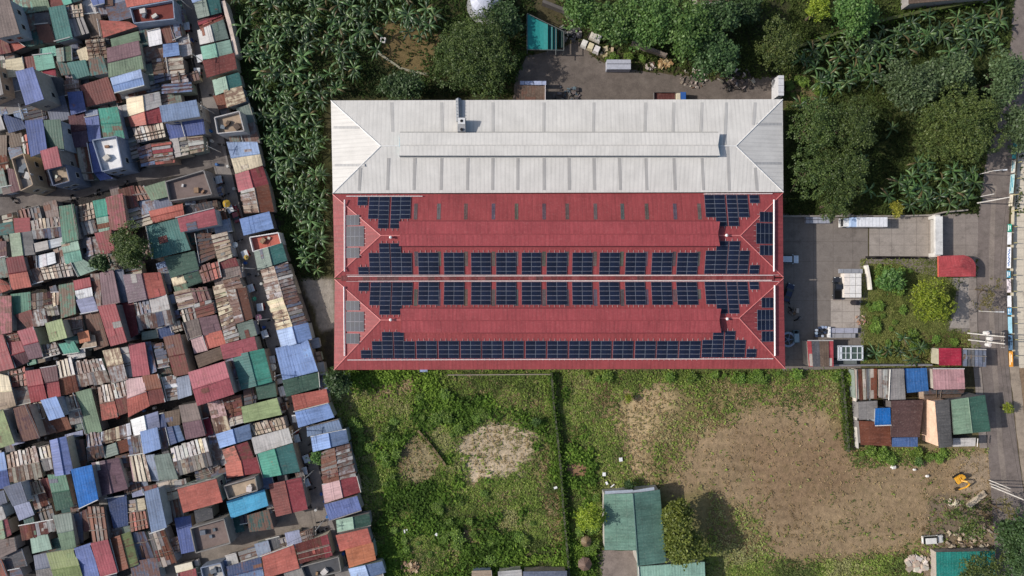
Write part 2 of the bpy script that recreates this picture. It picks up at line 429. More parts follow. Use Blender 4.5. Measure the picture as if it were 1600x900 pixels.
def make_ground():
    xs = np.concatenate([[-900, -500, -300, -220, -180], np.arange(-150, 150.1, 0.6), [180, 220, 300, 500, 900]])
    ys = np.concatenate([[-700, -400, -220, -150], np.arange(-95, 95.1, 0.6), [150, 220, 400, 700]])
    X, Y = np.meshgrid(xs, ys)
    px, py = X / MPP + 800, 450 - Y / MPP
    c, g, d = zone_fields(px, py)
    # tyre tracks and furrows on the bare plot: soil of two shades, really grooved below
    t = np.clip(sdist(px, py, [(1085, 690), (1110, 650), (1160, 625), (1220, 618), (1280, 635), (1325, 690), (1345, 705), (1440, 712), (1545, 705), (1552, 780), (1540, 800), (1500, 830), (1440, 862), (1400, 870), (1330, 878), (1230, 870), (1150, 815), (1100, 770), (1060, 760)]) / 30, 0, 1)
    fur = np.sin((Y + 2.2 * fbm(X, Y, 30, 5)) * 2 * np.pi / 2.6)
    trk = np.sin((Y * 1.0 + 3.5 * fbm(X, Y, 45, 6)) * 2 * np.pi / 2.3) * np.clip(.4 + 1.2 * fbm(X, Y, 14, 8), 0, 1)
    c = c * (1 + 0.035 * (t * fur)[..., None] + 0.10 * (t * trk)[..., None]) * (1 + 0.16 * fbm(X, Y, 9, 9))[..., None]
    amp = np.clip(sdist(px, py, FIELD) / 8, 0, 1)
    Z = -0.02 + amp * (0.10 * fbm(X, Y, 6, 21) - 0.1) + 0.03 * t * fur
    v = np.stack([X, Y, Z], -1).reshape(-1, 3)
    nx, ny = len(xs), len(ys)
    idx = np.arange(nx * ny).reshape(ny, nx)
    q = np.stack([idx[:-1, :-1], idx[:-1, 1:], idx[1:, 1:], idx[1:, :-1]], -1).reshape(-1, 4)
    me = bpy.data.meshes.new("ground")
    me.vertices.add(len(v)); me.vertices.foreach_set("co", v.astype(np.float32).ravel())
    me.loops.add(q.size); me.loops.foreach_set("vertex_index", q.ravel().astype(np.int32))
    me.polygons.add(len(q)); me.polygons.foreach_set("loop_start", np.arange(0, q.size, 4, dtype=np.int32)); me.polygons.foreach_set("loop_total", np.full(len(q), 4, dtype=np.int32))
    me.update(calc_edges=True)
    ca = me.color_attributes.new("Col", 'FLOAT_COLOR', 'POINT')
    ca.data.foreach_set("color", np.concatenate([c.reshape(-1, 3), np.ones((len(v), 1))], 1).astype(np.float32).ravel())
    me.polygons.foreach_set("use_smooth", np.ones(len(q), bool))
    me.materials.append(ground_mat())
    o = bpy.data.objects.new("ground", me); COL.objects.link(o); tag(o, kind="structure")
make_ground()

def asphalt_mat(name, cracks=0.0, slab=None, var=0.22):
    m, nt, b = new_mat(name)
    c = N(nt, "ShaderNodeAttribute", attribute_name="Col").outputs["Color"]
    geo = N(nt, "ShaderNodeNewGeometry").outputs["Position"]
    f = noise(nt, geo, 0.5, 8, 0.7); g = noise(nt, geo, 4.0, 4, 0.7)
    k = mathn(nt, 'ADD', mapr(nt, f, 0.3, 0.7, 1 - var, 1 + var), mapr(nt, g, 0.3, 0.7, -0.1, 0.1))
    kc = N(nt, "ShaderNodeCombineColor")
    for i in range(3): nt.links.new(k, kc.inputs[i])
    c = mixc(nt, 1.0, c, kc.outputs[0], 'MULTIPLY')
    st = noise(nt, geo, 0.22, 6, 0.7)
    c = mixc(nt, mathn(nt, 'MULTIPLY', mapr(nt, st, 0.54, 0.7), 0.5), c, lin((66, 60, 56)))
    c = mixc(nt, mathn(nt, 'MULTIPLY', mapr(nt, st, 0.46, 0.32), 0.18), c, lin((160, 150, 138)))
    if slab:
        sp = N(nt, "ShaderNodeSeparateXYZ"); nt.links.new(geo, sp.inputs[0])
        l = None
        for ax, per in ((0, slab[0]), (1, slab[1])):
            fr = mathn(nt, 'FRACT', mathn(nt, 'DIVIDE', mathn(nt, 'ADD', sp.outputs[ax], 900.0), per))
            e = mathn(nt, 'LESS_THAN', fr, 0.10 / per)
            l = e if l is None else mathn(nt, 'MAXIMUM', l, e)
        c = mixc(nt, mathn(nt, 'MULTIPLY', l, 0.5), c, lin((84, 76, 70)))
    nt.links.new(c, b.inputs["Base Color"]); b.inputs["Roughness"].default_value = 0.9; b.inputs["Specular IOR Level"].default_value = 0.12
    bp = N(nt, "ShaderNodeBump"); bp.inputs["Strength"].default_value = 0.3; bp.inputs["Distance"].default_value = 0.05
    nt.links.new(g, bp.inputs["Height"]); nt.links.new(bp.outputs[0], b.inputs["Normal"])
    return m
M_ASPH = asphalt_mat("asphalt")
M_SLAB = asphalt_mat("concrete_slabs", slab=(2.9, 2.6), var=0.16)
M_SLABBIG = asphalt_mat("yard_slabs", slab=(4.6, 4.6), var=0.14)

def sheet(name, poly, z, col, mat, rough_edge=0.0, h=0.0):
    """A flat surface of the setting drawn as one filled outline with a real height."""
    pts = []
    for i, (x, y) in enumerate(poly):
        x2, y2 = poly[(i + 1) % len(poly)]
        n = max(1, int(math.hypot(x2 - x, y2 - y) / 12)) if rough_edge else 1
        for k in range(n):
            t = k / n
            qx, qy = x + (x2 - x) * t, y + (y2 - y) * t
            if rough_edge: qx += rng.uniform(-1, 1) * rough_edge; qy += rng.uniform(-1, 1) * rough_edge
            p = P(qx, qy, 0); pts.append((p.x, p.y))
    bm = bmesh.new()
    vs = [bm.verts.new((x, y, z)) for x, y in pts]
    es = [bm.edges.new((vs[i], vs[(i + 1) % len(vs)])) for i in range(len(vs))]
    bmesh.ops.triangle_fill(bm, use_beauty=True, use_dissolve=False, edges=es)
    for f in bm.faces:
        if f.normal.z < 0: f.normal_flip()
    me = bpy.data.meshes.new(name); bm.to_mesh(me); bm.free()
    ca = me.color_attributes.new("Col", 'FLOAT_COLOR', 'CORNER')
    c = lin(col)
    ca.data.foreach_set("color", [v for _ in range(len(me.loops)) for v in (c[0], c[1], c[2], 1.0)])
    me.materials.append(mat)
    o = bpy.data.objects.new(name, me); COL.objects.link(o); tag(o, kind="structure")
    return o

def ribbon(line, width):
    L, R = [], []
    n = len(line)
    for i in range(n):
        a = line[max(0, i - 1)]; b = line[min(n - 1, i + 1)]
        dx, dy = b[0] - a[0], b[1] - a[1]; l = math.hypot(dx, dy)
        w = width[i] if isinstance(width, (list, tuple)) else width
        L.append((line[i][0] - dy / l * w / 2, line[i][1] + dx / l * w / 2)); R.append((line[i][0] + dy / l * w / 2, line[i][1] - dx / l * w / 2))
    return L + R[::-1]

STREET = [(282, -80), (294, 0), (308, 60), (322, 120), (333, 190), (344, 250), (362, 320), (383, 390), (402, 450), (420, 510), (440, 570), (462, 640), (480, 700), (494, 770), (505, 812), (520, 850), (540, 910), (560, 980)]
CROSS = [(-90, 345), (0, 322), (60, 308), (130, 292), (215, 268), (290, 258), (350, 240)]
LOWER = [(150, 935), (230, 902), (290, 880), (350, 855), (410, 830), (460, 816), (510, 806)]
sheet("street", ribbon(STREET, 24), 0.03, (128, 122, 118), M_ASPH, 0.6)
sheet("cross_street", ribbon(CROSS, 30), 0.045, (108, 101, 97), M_ASPH, 0.6)
sheet("lower_street", ribbon(LOWER, [28, 28, 28, 32, 36, 34, 30]), 0.06, (128, 119, 110), M_ASPH, 0.6)
sheet("back_yard", [(800, 160), (806, 120), (822, 88), (870, 78), (905, 62), (925, 88), (955, 104), (1005, 112), (1060, 118), (1120, 126), (1217, 120), (1217, 160)], 0.05, (106, 97, 90), M_ASPH, 1.2)
sheet("yard", [(1222, 334), (1356, 334), (1356, 470), (1345, 575), (1222, 580)], 0.04, (122, 114, 107), M_SLABBIG)
sheet("concrete_apron", [(1358, 337), (1463, 336), (1463, 401), (1358, 401)], 0.052, (150, 141, 132), M_SLAB)
sheet("side_apron", [(1298, 467), (1345, 467), (1341, 516), (1298, 516)], 0.056, (166, 156, 146), M_SLAB)
sheet("gate_apron", [(1463, 334), (1532, 334), (1528, 432), (1463, 402)], 0.048, (138, 128, 120), M_SLAB)
sheet("drive", [(1354, 401), (1462, 401), (1470, 432), (1440, 428), (1400, 412), (1354, 412)], 0.06, (124, 114, 106), M_ASPH)
sheet("guardhouse_path", [(1478, 434), (1525, 434), (1527, 513), (1483, 512), (1496, 480), (1498, 455)], 0.055, (150, 142, 134), M_ASPH)
ROADL = [(1585, -80), (1580, 60), (1560, 180), (1541, 245), (1529, 330), (1526, 430), (1528, 520), (1536, 600), (1543, 700), (1549, 780), (1556, 900), (1566, 1000)]
ROADR = [(1640, -80), (1636, 60), (1605, 180), (1587, 245), (1577, 330), (1573, 430), (1575, 560), (1583, 640), (1592, 720), (1604, 800), (1622, 900), (1640, 1000)]
sheet("road", ROADL + ROADR[::-1], 0.05, (118, 108, 102), M_ASPH)
sheet("pavement", [(x - 13, y) for x, y in ROADL[5:9]] + [(x - 1, y) for x, y in ROADL[5:9]][::-1], 0.12, (140, 130, 122), M_SLAB)
sheet("far_lot", [(1584, 262), (1584, 200), (1640, 150), (1760, 150), (1760, 575), (1584, 575)], 0.03, (206, 194, 174), asphalt_mat("lot_slabs", slab=(3.4, 2.1), var=0.1))
sheet("far_path", [(x + 1, y) for x, y in ROADR[6:]] + [(x + 16, y) for x, y in ROADR[6:]][::-1], 0.06, (152, 138, 122), M_ASPH, 0.8)
sheet("house_court", [(893, 868), (945, 860), (995, 860), (998, 905), (893, 905)], 0.03, (132, 120, 112), M_ASPH, 1.0)
sheet("worn_road_strip", ribbon([(1553, 290), (1549, 400), (1549, 500), (1556, 600), (1563, 700), (1572, 780)], 8), 0.056, (134, 123, 114), M_ASPH, 0.5)
sheet("drain_channel", [(1352, 400), (1452, 401), (1452, 405), (1352, 405)], 0.07, (24, 22, 22), M_ASPH)
# ------------------------------------------------------------------ warehouses
CAM = Vector((0, 0, HC))
def on_plane(px, py, a, n, off=0.0):
    g = Vector(((px - 800) * MPP, (450 - py) * MPP, 0)) - CAM
    t = (a + n * off - CAM).dot(n) / g.dot(n)
    return CAM + g * t

WHITE = lin((211, 207, 200)); REDW = lin((149, 69, 70))
def warehouse(name, label, quad, ridge, eave, top, col, wallcol, capcol, sheet_mat=None):
    root = empty(name, P(sum(q[0] for q in quad) / 4, sum(q[1] for q in quad) / 4, 0))
    tag(root, label, "warehouse")
    o = root.location.copy()
    TL, TR, BR, BL = [P(q[0], q[1], eave) for q in quad]
    RL, RR = P(ridge[0][0], ridge[0][1], top), P(ridge[1][0], ridge[1][1], top)
    planes = {}
    m = MB()
    for key, pts in (('N', [TR, TL, RL, RR]), ('S', [BL, BR, RR, RL]), ('W', [TL, BL, RL]), ('E', [BR, TR, RR])):
        nrm = (pts[1] - pts[0]).cross(pts[2] - pts[0]).normalized()
        if nrm.z < 0: nrm = -nrm
        planes[key] = (pts[0].copy(), nrm)
        m.face([p - o for p in pts], col, 0.0)
    # fascia and gutter under the eaves
    for a, b in ((TL, TR), (TR, BR), (BR, BL), (BL, TL)):
        m.face([a - o, a - o - Vector((0, 0, .35)), b - o - Vector((0, 0, .35)), b - o], tuple(x * 0.8 for x in col))
    m.build("roof", sheet_mat or M_ROOF, root)
    w = MB()
    c = [P(q[0], q[1], eave) for q in quad]; cen = sum(c, Vector()) / 4
    ins = [((p.x - cen.x) * 0.992 + cen.x - o.x, (p.y - cen.y) * 0.985 + cen.y - o.y) for p in c]
    w.prism(ins, 0, eave - 0.1, wallcol)
    w.build("wall", M_WALL, root)
    k = MB()
    up = Vector((0, 0, .02))
    for a, b in ((TL, RL), (BL, RL), (TR, RR), (BR, RR), (RL, RR)):
        k.tube([a - o + up, b - o + up], 0.12, 5, capcol)
    k.build("ridge_cap", M_METAL, root)
    return root, planes, o

def plane_quad(m, pl, rect, off, o, col, wear=0.0, thick=0.0):
    pts = [on_plane(x, y, pl[0], pl[1], off) - o for x, y in rect]
    if (pts[1] - pts[0]).cross(pts[2] - pts[0]).z < 0: pts = pts[::-1]
    m.face(pts, col, wear)
    if thick:
        for i in range(len(pts)):
            a, b = pts[i], pts[(i + 1) % len(pts)]
            m.face([a - pl[1] * thick, b - pl[1] * thick, b, a], col, wear)

def monitor(root, o, planes, x0, x1, yn, ys, yr, lift, col, ventcol, sheet_mat=None):
    """The raised ridge vent that runs along the roof."""
    def at(x, y, key, up): return on_plane(x, y, *planes[key]) + Vector((0, 0, up))
    m = MB()
    a, b = at(x0, yn, 'N', lift), at(x1, yn, 'N', lift)
    c, d = at(x0, ys, 'S', lift), at(x1, ys, 'S', lift)
    z = max(a.z, c.z) + 0.55
    r0, r1 = P(x0, yr, z), P(x1, yr, z)
    a2, b2, c2, d2 = [v - Vector((0, 0, lift + .05)) for v in (a, b, c, d)]
    L = lambda *v: [q - o for q in v]
    m.face(L(b, a, r0, r1), col); m.face(L(c, d, r1, r0), col)
    up = Vector((0, 0, .12))
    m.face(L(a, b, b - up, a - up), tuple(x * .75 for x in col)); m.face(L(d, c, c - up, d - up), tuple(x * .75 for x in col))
    mon = m.build("ridge_vent", sheet_mat or M_ROOF, root)
    v = MB()
    inn = 0.35
    for s, t in ((a, b), (c, d)):
        dy = Vector((0, inn if s.y < r0.y else -inn, -.12))
        v.face(L(s + dy, t + dy, t + dy - Vector((0, 0, lift)), s + dy - Vector((0, 0, lift))), ventcol)
    v.face(L(a2, c2, c, r0, a), ventcol); v.face(L(d2, b2, b, r1, d), ventcol)
    v.build("vent_side", M_METAL, root)
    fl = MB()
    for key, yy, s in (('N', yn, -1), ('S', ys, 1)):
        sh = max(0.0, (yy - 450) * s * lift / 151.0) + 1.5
        plane_quad(fl, planes[key], [(x0, yy + s * sh), (x1, yy + s * sh), (x1, yy - s), (x0, yy - s)], 0.02, o, tuple(v * .6 for v in col))  # dark strip along the vent's foot: its shadow line painted as colour
    fl.build('flashing_or_shade_strip', M_METAL, root)
    k = MB(); k.tube(L(r0 + Vector((0, 0, .04)), r1 + Vector((0, 0, .04))), 0.1, 5, tuple(x * .9 for x in col)); k.build("vent_cap", M_METAL, root)

# white-roofed building
wroot, WP, wo = warehouse("white_warehouse", "long warehouse under a white hipped metal roof beside the back yard", [(517, 157), (1223, 155), (1224, 300), (520, 302)], [(595, 228), (1150, 228)], 8.4, 10.9, WHITE, lin((196, 190, 182)), lin((226, 224, 220)), M_ROOFW)
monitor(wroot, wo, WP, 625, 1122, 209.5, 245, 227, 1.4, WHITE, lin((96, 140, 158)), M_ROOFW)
for key, y0, y1, xs, sh in (('S', 247, 297, [607, 648, 690, 731, 770, 809, 850, 889, 928, 968, 1009, 1053, 1097], (170, 167, 163)), ('N', 160, 206, [1053, 1097, 612, 690, 770, 850, 928, 1009], (184, 181, 176)), ('S', 262, 298, [563, 1180], (170, 167, 163)), ('S', 228, 298, [1137], (172, 169, 165)), ('N', 160, 226, [1135], (180, 178, 174)), ('N', 160, 195, [1180], (182, 179, 175))):
    for x in xs:
        m = MB(); sk = (800 - x) * 0.008
        lean = sk if key == 'S' else -sk
        plane_quad(m, WP[key], [(x - 2.3, y0), (x + 2.3, y0), (x + 2.3 - lean, y1), (x - 2.3 - lean, y1)], 0.03, wo, lin(sh))
        m.build("skylight", M_ROOFW, wroot)
for x0, x1, y, key in ((521, 562, 199, 'W'), (523, 570, 258, 'W'), (1182, 1221, 194, 'E'), (1178, 1221, 255, 'E')):
    m = MB(); plane_quad(m, WP[key], [(x0, y - 2), (x1, y - 2), (x1, y + 2), (x0, y + 2)], 0.03, wo, lin((176, 174, 171))); m.build("skylight", M_ROOFW, wroot)
def roof_unit():
    base = on_plane(722, 198, *WP['N'])
    r = empty("extractor_unit", base); tag(r, "grey box extractor standing on the white roof beside its ridge vent", "extractor")
    b = MB(); b.box((0, 0.0, 1.0), (1.7, 3.0, 2.0), lin((150, 150, 150)), 0.2); b.build("casing", M_METAL, r)
    t = MB(); t.box((0.05, 0.75, 2.12), (1.5, 1.35, 0.22), lin((206, 206, 204))); t.build("lid", M_METAL, r)
    for y in (0.75, -1.1):
        f = MB(); f.tube([(0.05, y, 2.0), (0.05, y, 2.3)], 0.32, 12, lin((20, 20, 22))); f.build("fan", M_METAL, r)
    q0, q1 = on_plane(717.5, 188, *WP['N']) - base, on_plane(716.5, 157.5, *WP['N']) - base
    d = MB(); d.tube([q0 + Vector((0, -.4, .45)), q1 + Vector((0, .3, .45))], 0.6, 4, lin((132, 136, 142)), 0.3)
    for k in range(6):
        q = q0.lerp(q1, (k + .5) / 6); d.box((q.x, q.y, q.z + .86), (0.9, 0.12, 0.1), lin((96, 98, 102)))
    d.build("duct", M_METAL, r)
    for sx in (-.6, .6):
        l = MB(); l.box((sx, -1.3, -0.2), (0.12, 0.12, 0.6), lin((90, 90, 90))); l.build("leg", M_METAL, r)
roof_unit()

# the twin red roofs
R1, P1, o1 = warehouse("red_warehouse", "red hip-roofed solar warehouse hall adjoining the white roof", [(520, 303.5), (1223, 301.5), (1224, 433), (523, 434)], [(595, 368), (1157, 368)], 8.0, 10.6, REDW, lin((170, 160, 150)), lin((206, 124, 120)))
R2, P2, o2 = warehouse("red_warehouse", "red hip-roofed solar warehouse hall along the weedy field", [(523, 436), (1224, 435), (1227, 576), (522, 578)], [(595, 500), (1155, 497)], 8.0, 10.6, REDW, lin((170, 160, 150)), lin((206, 124, 120)))
REDM = lin((155, 72, 75))
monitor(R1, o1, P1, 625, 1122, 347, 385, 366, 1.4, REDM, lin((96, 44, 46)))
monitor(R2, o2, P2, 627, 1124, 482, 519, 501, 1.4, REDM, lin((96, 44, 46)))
g = empty("valley_gutter", P(872, 434.7, 8.1)); tag(g, "rusty box gutter with walkway between the two red roofs", "gutter")
m = MB()
for k in range(60):
    xx = -47.5 + k * 1.605
    m.box((xx, 0, 0.1 + rng.uniform(0, .03)), (1.6, 1.15, 0.2), lin(rng.choice([(128, 58, 58), (112, 56, 54), (134, 70, 68), (98, 60, 58), (122, 52, 52)])), 0.25)
m.build("channel", M_TIN, g)
for y in (0.72, -0.72):
    m = MB(); m.tube([(-47, y, 0.5), (49, y, 0.5)], 0.06, 5, lin((196, 170, 168)))
    m.build("rail", M_METAL, g)
DARKS = lin((92, 84, 82))
for x in [650, 686, 728, 771, 807, 850, 886, 930, 972, 1010, 1054, 1092]:
    for key, Pn, rt, oo, y0, y1 in (('N', P1, R1, o1, 318, 343), ('S', P1, R1, o1, 393, 416), ('N', P2, R2, o2, 452, 478)):
        m = MB(); s = (x - 800) * 0.006
        plane_quad(m, Pn[key], [(x - 2.8, y0), (x + 2.8, y0), (x + 2.8 + (s if key == 'N' else -s), y1), (x - 2.8 + (s if key == 'N' else -s), y1)], 0.03, oo, tuple(v * rng.uniform(.75, 1.2) for v in DARKS), 0.25)
        m.build("skylight", M_TIN, rt)
for x, y, Pn, key in ((611, 371, P1, 'S'), (1134, 368, P1, 'N'), (611, 499.5, P2, 'N'), (1135, 498, P2, 'S')):
    p = on_plane(x, y, *Pn[key])
    r = empty("roof_vent", p)
    tag(r, "small white mushroom vent on the %s end of the %s red ridge" % ("left" if x < 800 else "right", "upper" if y < 430 else "lower"), "vent", "mushroom vents on the red ridges")
    m = MB(); m.tube([(0, 0, -.1), (0, 0, .7)], 0.16, 8, lin((200, 196, 190))); m.build("pipe", M_METAL, r)
    m = MB(); m.tube([(0, 0, .65), (0, 0, .8), (0, 0, .95)], [0.34, 0.3, 0.05], 10, lin((236, 232, 226))); m.build("cowl", M_METAL, r)

# ------------------------------------------------------------------ solar arrays
def panel_mesh(name, rows_along):
    """One module, unit square in xy (0..1), frame and dark cells, 4 cm thick."""
    m = MB(); F = lin((132, 138, 148)); C = lin((24, 30, 48)); C2 = lin((27, 34, 54))
    fx, fy = (0.014, 0.03) if rows_along == 'x' else (0.03, 0.014)
    m.face([(0, 0, .04), (1, 0, .04), (1, 1, .04), (0, 1, .04)], F)
    for a, b in (((0, 0), (1, 0)), ((1, 0), (1, 1)), ((1, 1), (0, 1)), ((0, 1), (0, 0))):
        m.face([(a[0], a[1], 0), (b[0], b[1], 0), (b[0], b[1], .04), (a[0], a[1], .04)], F)
    if rows_along == 'x':
        for s in range(2):
            e0, e1 = (fx, .5) if s == 0 else (.5, 1 - fx)
            m.face([(e0, fy, .045), (e1, fy, .045), (e1, 1 - fy, .045), (e0, 1 - fy, .045)], C if s else C2)
    else:
        for s in range(2):
            m.face([(fx, fy + s * .5, .045), (1 - fx, fy + s * .5, .045), (1 - fx, .5 - fy + s * .5, .045), (fx, .5 - fy + s * .5, .045)], C if s else C2)
    return m
M_SOLAR = mat_plain("solar_glass", 0.325, 0.34, vary=0.16)
_pm = {}
def solar_array(cells, Pn, key, label, axis, group):
    """cells: (x0, x1, y0, y1, nx, ny) blocks in photograph pixels lying on one roof plane."""
    a, n = Pn[key]
    xs = [c[0] for c in cells] + [c[1] for c in cells]; ys = [c[2] for c in cells] + [c[3] for c in cells]
    org = on_plane((min(xs) + max(xs)) / 2, (min(ys) + max(ys)) / 2, a, n, 0.14)
    root = empty("solar_array", org)
    ex = Vector((1, 0, 0)) if key in 'NS' else Vector((0, 1, 0))
    u = (ex - n * ex.dot(n)).normalized(); v = n.cross(u)
    Mx = Matrix((u, v, n)).transposed().to_4x4(); Mx.translation = org
    root.matrix_world = Mx
    inv = Mx.inverted()
    tag(root, label, "solar panels", group)
    rails = MB()
    for x0, x1, y0, y1, nx, ny in cells:
        p = [inv @ on_plane(x, y, a, n, 0.14) for x, y in ((x0, y0), (x1, y0), (x1, y1), (x0, y1))]
        c = sum(p, Vector()) / 4
        if key in 'NS':
            W = ((p[1] - p[0]).length + (p[2] - p[3]).length) / 2; H = ((p[3] - p[0]).length + (p[2] - p[1]).length) / 2; kx, ky = nx, ny
        else:
            W = ((p[3] - p[0]).length + (p[2] - p[1]).length) / 2; H = ((p[1] - p[0]).length + (p[2] - p[3]).length) / 2; kx, ky = ny, nx
        cw, ch = W / kx, H / ky
        ax = 'x' if cw > ch else 'y'
        if ax not in _pm:
            t = panel_mesh("panel", ax).build("panel", M_SOLAR); _pm[ax] = t.data; bpy.data.objects.remove(t)
        for i in range(kx):
            for j in range(ky):
                o = bpy.data.objects.new("panel", _pm[ax]); COL.objects.link(o); o.parent = root
                o.location = (c.x - W / 2 + i * cw + cw * .005, c.y - H / 2 + j * ch + ch * .015, 0)
                o.scale = (cw * .99, ch * .97, 1)
        for i in range(kx * 2):
            rx = c.x - W / 2 + (i + .5) * cw / 2
            rails.box((rx, c.y, -0.06), (0.06, H + 1.0, 0.09), lin((200, 176, 174)))
    rails.build("rail", M_METAL, root)

GA = "ten panel solar arrays on the red roofs"; GB = "eight panel solar arrays on the bottom slope"; GC = "stepped corner solar arrays"; GH = "solar arrays on the hip ends"
ORD = ["first", "second", "third", "fourth", "fifth", "sixth", "seventh", "eighth", "ninth", "tenth", "eleventh", "twelfth", "thirteenth"]
MIDX = [(653.5, 685.5), (693.5, 725), (736, 767), (775, 806.5), (815, 845.5), (854, 886), (894, 925.5), (936.5, 968), (977, 1008.5), (1018, 1050), (1057.5, 1090)]
for i, (x0, x1) in enumerate(MIDX):
    solar_array([(x0, x1, 394.5, 431, 2, 5)], P1, 'S', "%s ten-panel array from the left, above the rusty valley gutter" % ORD[i], 'x', GA)
    solar_array([(x0, x1, 440.5, 476.5, 2, 5)], P2, 'N', "%s ten-panel array from the left, below the rusty valley gutter" % ORD[i], 'x', GA)
LOWX = [(650.5, 682.5), (685, 717), (719.5, 751), (753, 784.5), (787, 818), (821, 852.5), (855, 886.5), (889, 920.5), (923, 955), (957.5, 989), (992, 1024), (1026, 1059), (1061, 1094)]
for i, (x0, x1) in enumerate(LOWX):
    solar_array([(x0, x1, 532.5, 560, 2, 4)], P2, 'S', "%s eight-panel array from the left on the lowest red slope" % ORD[i], 'x', GB)
solar_array([(559, 574, 307.5, 321, 1, 2), (576, 591.5, 307.5, 342, 1, 5), (591.7, 607.5, 307.5, 357, 1, 7), (610.5, 625.5, 307.5, 357, 1, 7), (625.7, 641.5, 307.5, 342, 1, 5)], P1, 'N', "stepped solar array at the upper left corner of the red roofs", 'x', GC)
solar_array([(1101.5, 1117, 304.5, 339.5, 1, 5), (1117.4, 1134, 304.5, 353.5, 1, 7), (1136.5, 1152.5, 304.5, 353.5, 1, 7), (1152.8, 1169, 304.5, 339.5, 1, 5), (1171, 1186, 304.5, 317.5, 1, 2)], P1, 'N', "stepped solar array at the upper right corner of the red roofs", 'x', GC)
solar_array([(560, 576, 417, 431, 1, 2), (577, 593, 395, 431, 1, 5), (593.3, 609, 380, 431, 1, 7), (611, 627, 380, 431, 1, 7), (627.3, 643.5, 395, 431, 1, 5)], P1, 'S', "stepped solar array left, just above the valley gutter", 'x', GC)
solar_array([(1101.5, 1117.5, 391.5, 428, 1, 5), (1117.9, 1136, 376.5, 428, 1, 7), (1137.5, 1154, 376.5, 428, 1, 7), (1154.4, 1169.5, 391.5, 428, 1, 5), (1171, 1186, 414, 428, 1, 2)], P1, 'S', "stepped solar array right, just above the valley gutter", 'x', GC)
solar_array([(560.5, 576, 441, 455, 1, 2), (578, 593.5, 441, 477, 1, 5), (593.8, 610, 441, 492, 1, 7), (612, 628, 441, 492, 1, 7), (628.3, 644, 441, 477, 1, 5)], P2, 'N', "stepped solar array left, just below the valley gutter", 'x', GC)
solar_array([(1102, 1118, 439.5, 475.5, 1, 5), (1118.4, 1135.5, 439.5, 490, 1, 7), (1137, 1153, 439.5, 490, 1, 7), (1153.4, 1169, 439.5, 475.5, 1, 5), (1171, 1185.5, 439.5, 452.5, 1, 2)], P2, 'N', "stepped solar array right, just below the valley gutter", 'x', GC)
solar_array([(564, 580, 547, 560, 1, 2), (581.5, 597, 533, 560, 1, 4), (597.3, 613.5, 518.5, 560, 1, 6), (615.5, 631, 518.5, 560, 1, 6), (631.3, 648, 533, 560, 1, 4)], P2, 'S', "stepped solar array at the lower left corner of the red roofs", 'x', GC)
solar_array([(1096.5, 1112.5, 531, 558.5, 1, 4), (1112.9, 1129.5, 517, 558.5, 1, 6), (1131.5, 1147.5, 517, 558.5, 1, 6), (1147.8, 1164, 531, 558.5, 1, 4), (1166, 1181.5, 545, 558.5, 1, 2)], P2, 'S', "stepped solar array at the lower right corner of the red roofs", 'x', GC)
for Pn, x0, x1, x2, x3, ys, key, lab in ((P1, 540.5, 561.5, 540.5, 568.5, (336, 352, 353.5, 385, 387, 403), 'W', "bluish solar array on the upper left triangular hip"), (P2, 540.5, 561.5, 540.5, 568.5, (470, 485, 487, 518, 521, 537), 'W', "bluish solar array on the lower left triangular hip"), (P1, 1187, 1208, 1181.5, 1208, (331, 347, 348.5, 381, 383, 399), 'E', "dark solar array on the upper right triangular hip"), (P2, 1190, 1209, 1183, 1209, (465, 481, 484, 516, 517.5, 534), 'E', "dark solar array on the lower right triangular hip")):
    solar_array([(x0, x1, ys[0], ys[1], 3, 1), (x2, x3, ys[2], ys[3], 4, 2), (x0, x1, ys[4], ys[5], 3, 1)], Pn, key, lab, 'y', GH)
# cable trays round the arrays
def tray(pts, label, r=0.09):
    """pts: (px, py, planes, key)"""
    w = [on_plane(x, y, Pn[k][0], Pn[k][1], 0.35) for x, y, Pn, k in pts]
    t = empty("cable_tray", w[0]); tag(t, label, "cable tray", "white cable trays on the red roofs")
    m = MB(); m.tube([p - w[0] for p in w], r, 4, lin((232, 220, 216))); m.build("channel", M_METAL, t)
    s = MB()
    for a, b in zip(w, w[1:]):
        n = max(2, int((b - a).length / 2.4))
        for i in range(n + 1):
            p = a.lerp(b, i / n) - w[0]; s.box((p.x, p.y, p.z - 0.2), (0.1, 0.1, 0.4), lin((210, 190, 188)))
    s.build("bracket", M_METAL, t)
tray([(660, 306.5, P1, 'N'), (541, 306.5, P1, 'N')], "thin white cable tray along the upper left eave")
tray([(538.5, 312, P1, 'W'), (538.5, 424, P1, 'W')], "white cable tray beside the upper left hip array", 0.17)
tray([(537.5, 448, P2, 'W'), (538.5, 556, P2, 'W')], "white cable tray beside the lower left hip array", 0.17)
tray([(543, 431.7, P1, 'S'), (1208, 430, P1, 'S')], "long white cable tray above the valley gutter")
tray([(560, 439.5, P2, 'N'), (1206, 438, P2, 'N')], "long white cable tray below the valley gutter")
tray([(543, 562.5, P2, 'S'), (1208, 560.5, P2, 'S')], "long white cable tray under the lowest row of arrays")
tray([(1100, 303, P1, 'N'), (1207, 302.5, P1, 'N')], "thin white cable tray along the upper right eave")
tray([(1209.5, 312, P1, 'E'), (1209.5, 424, P1, 'E')], "white cable tray beside the upper right hip array", 0.2)
tray([(1210.5, 446, P2, 'E'), (1211, 556, P2, 'E')], "white cable tray beside the lower right hip array", 0.2)
# ------------------------------------------------------------------ houses of the settlement
WALLC = [(168, 160, 150), (150, 146, 142), (132, 128, 126), (176, 168, 150), (120, 116, 114), (150, 156, 164), (170, 150, 132), (140, 150, 140)]
HOUSES = []   # records for the labels

def jit(c, a):
    k = 1 + rng.uniform(-a, a)
    return tuple(max(0.003, v * k * (1 + rng.uniform(-a, a) * .25)) for v in c)

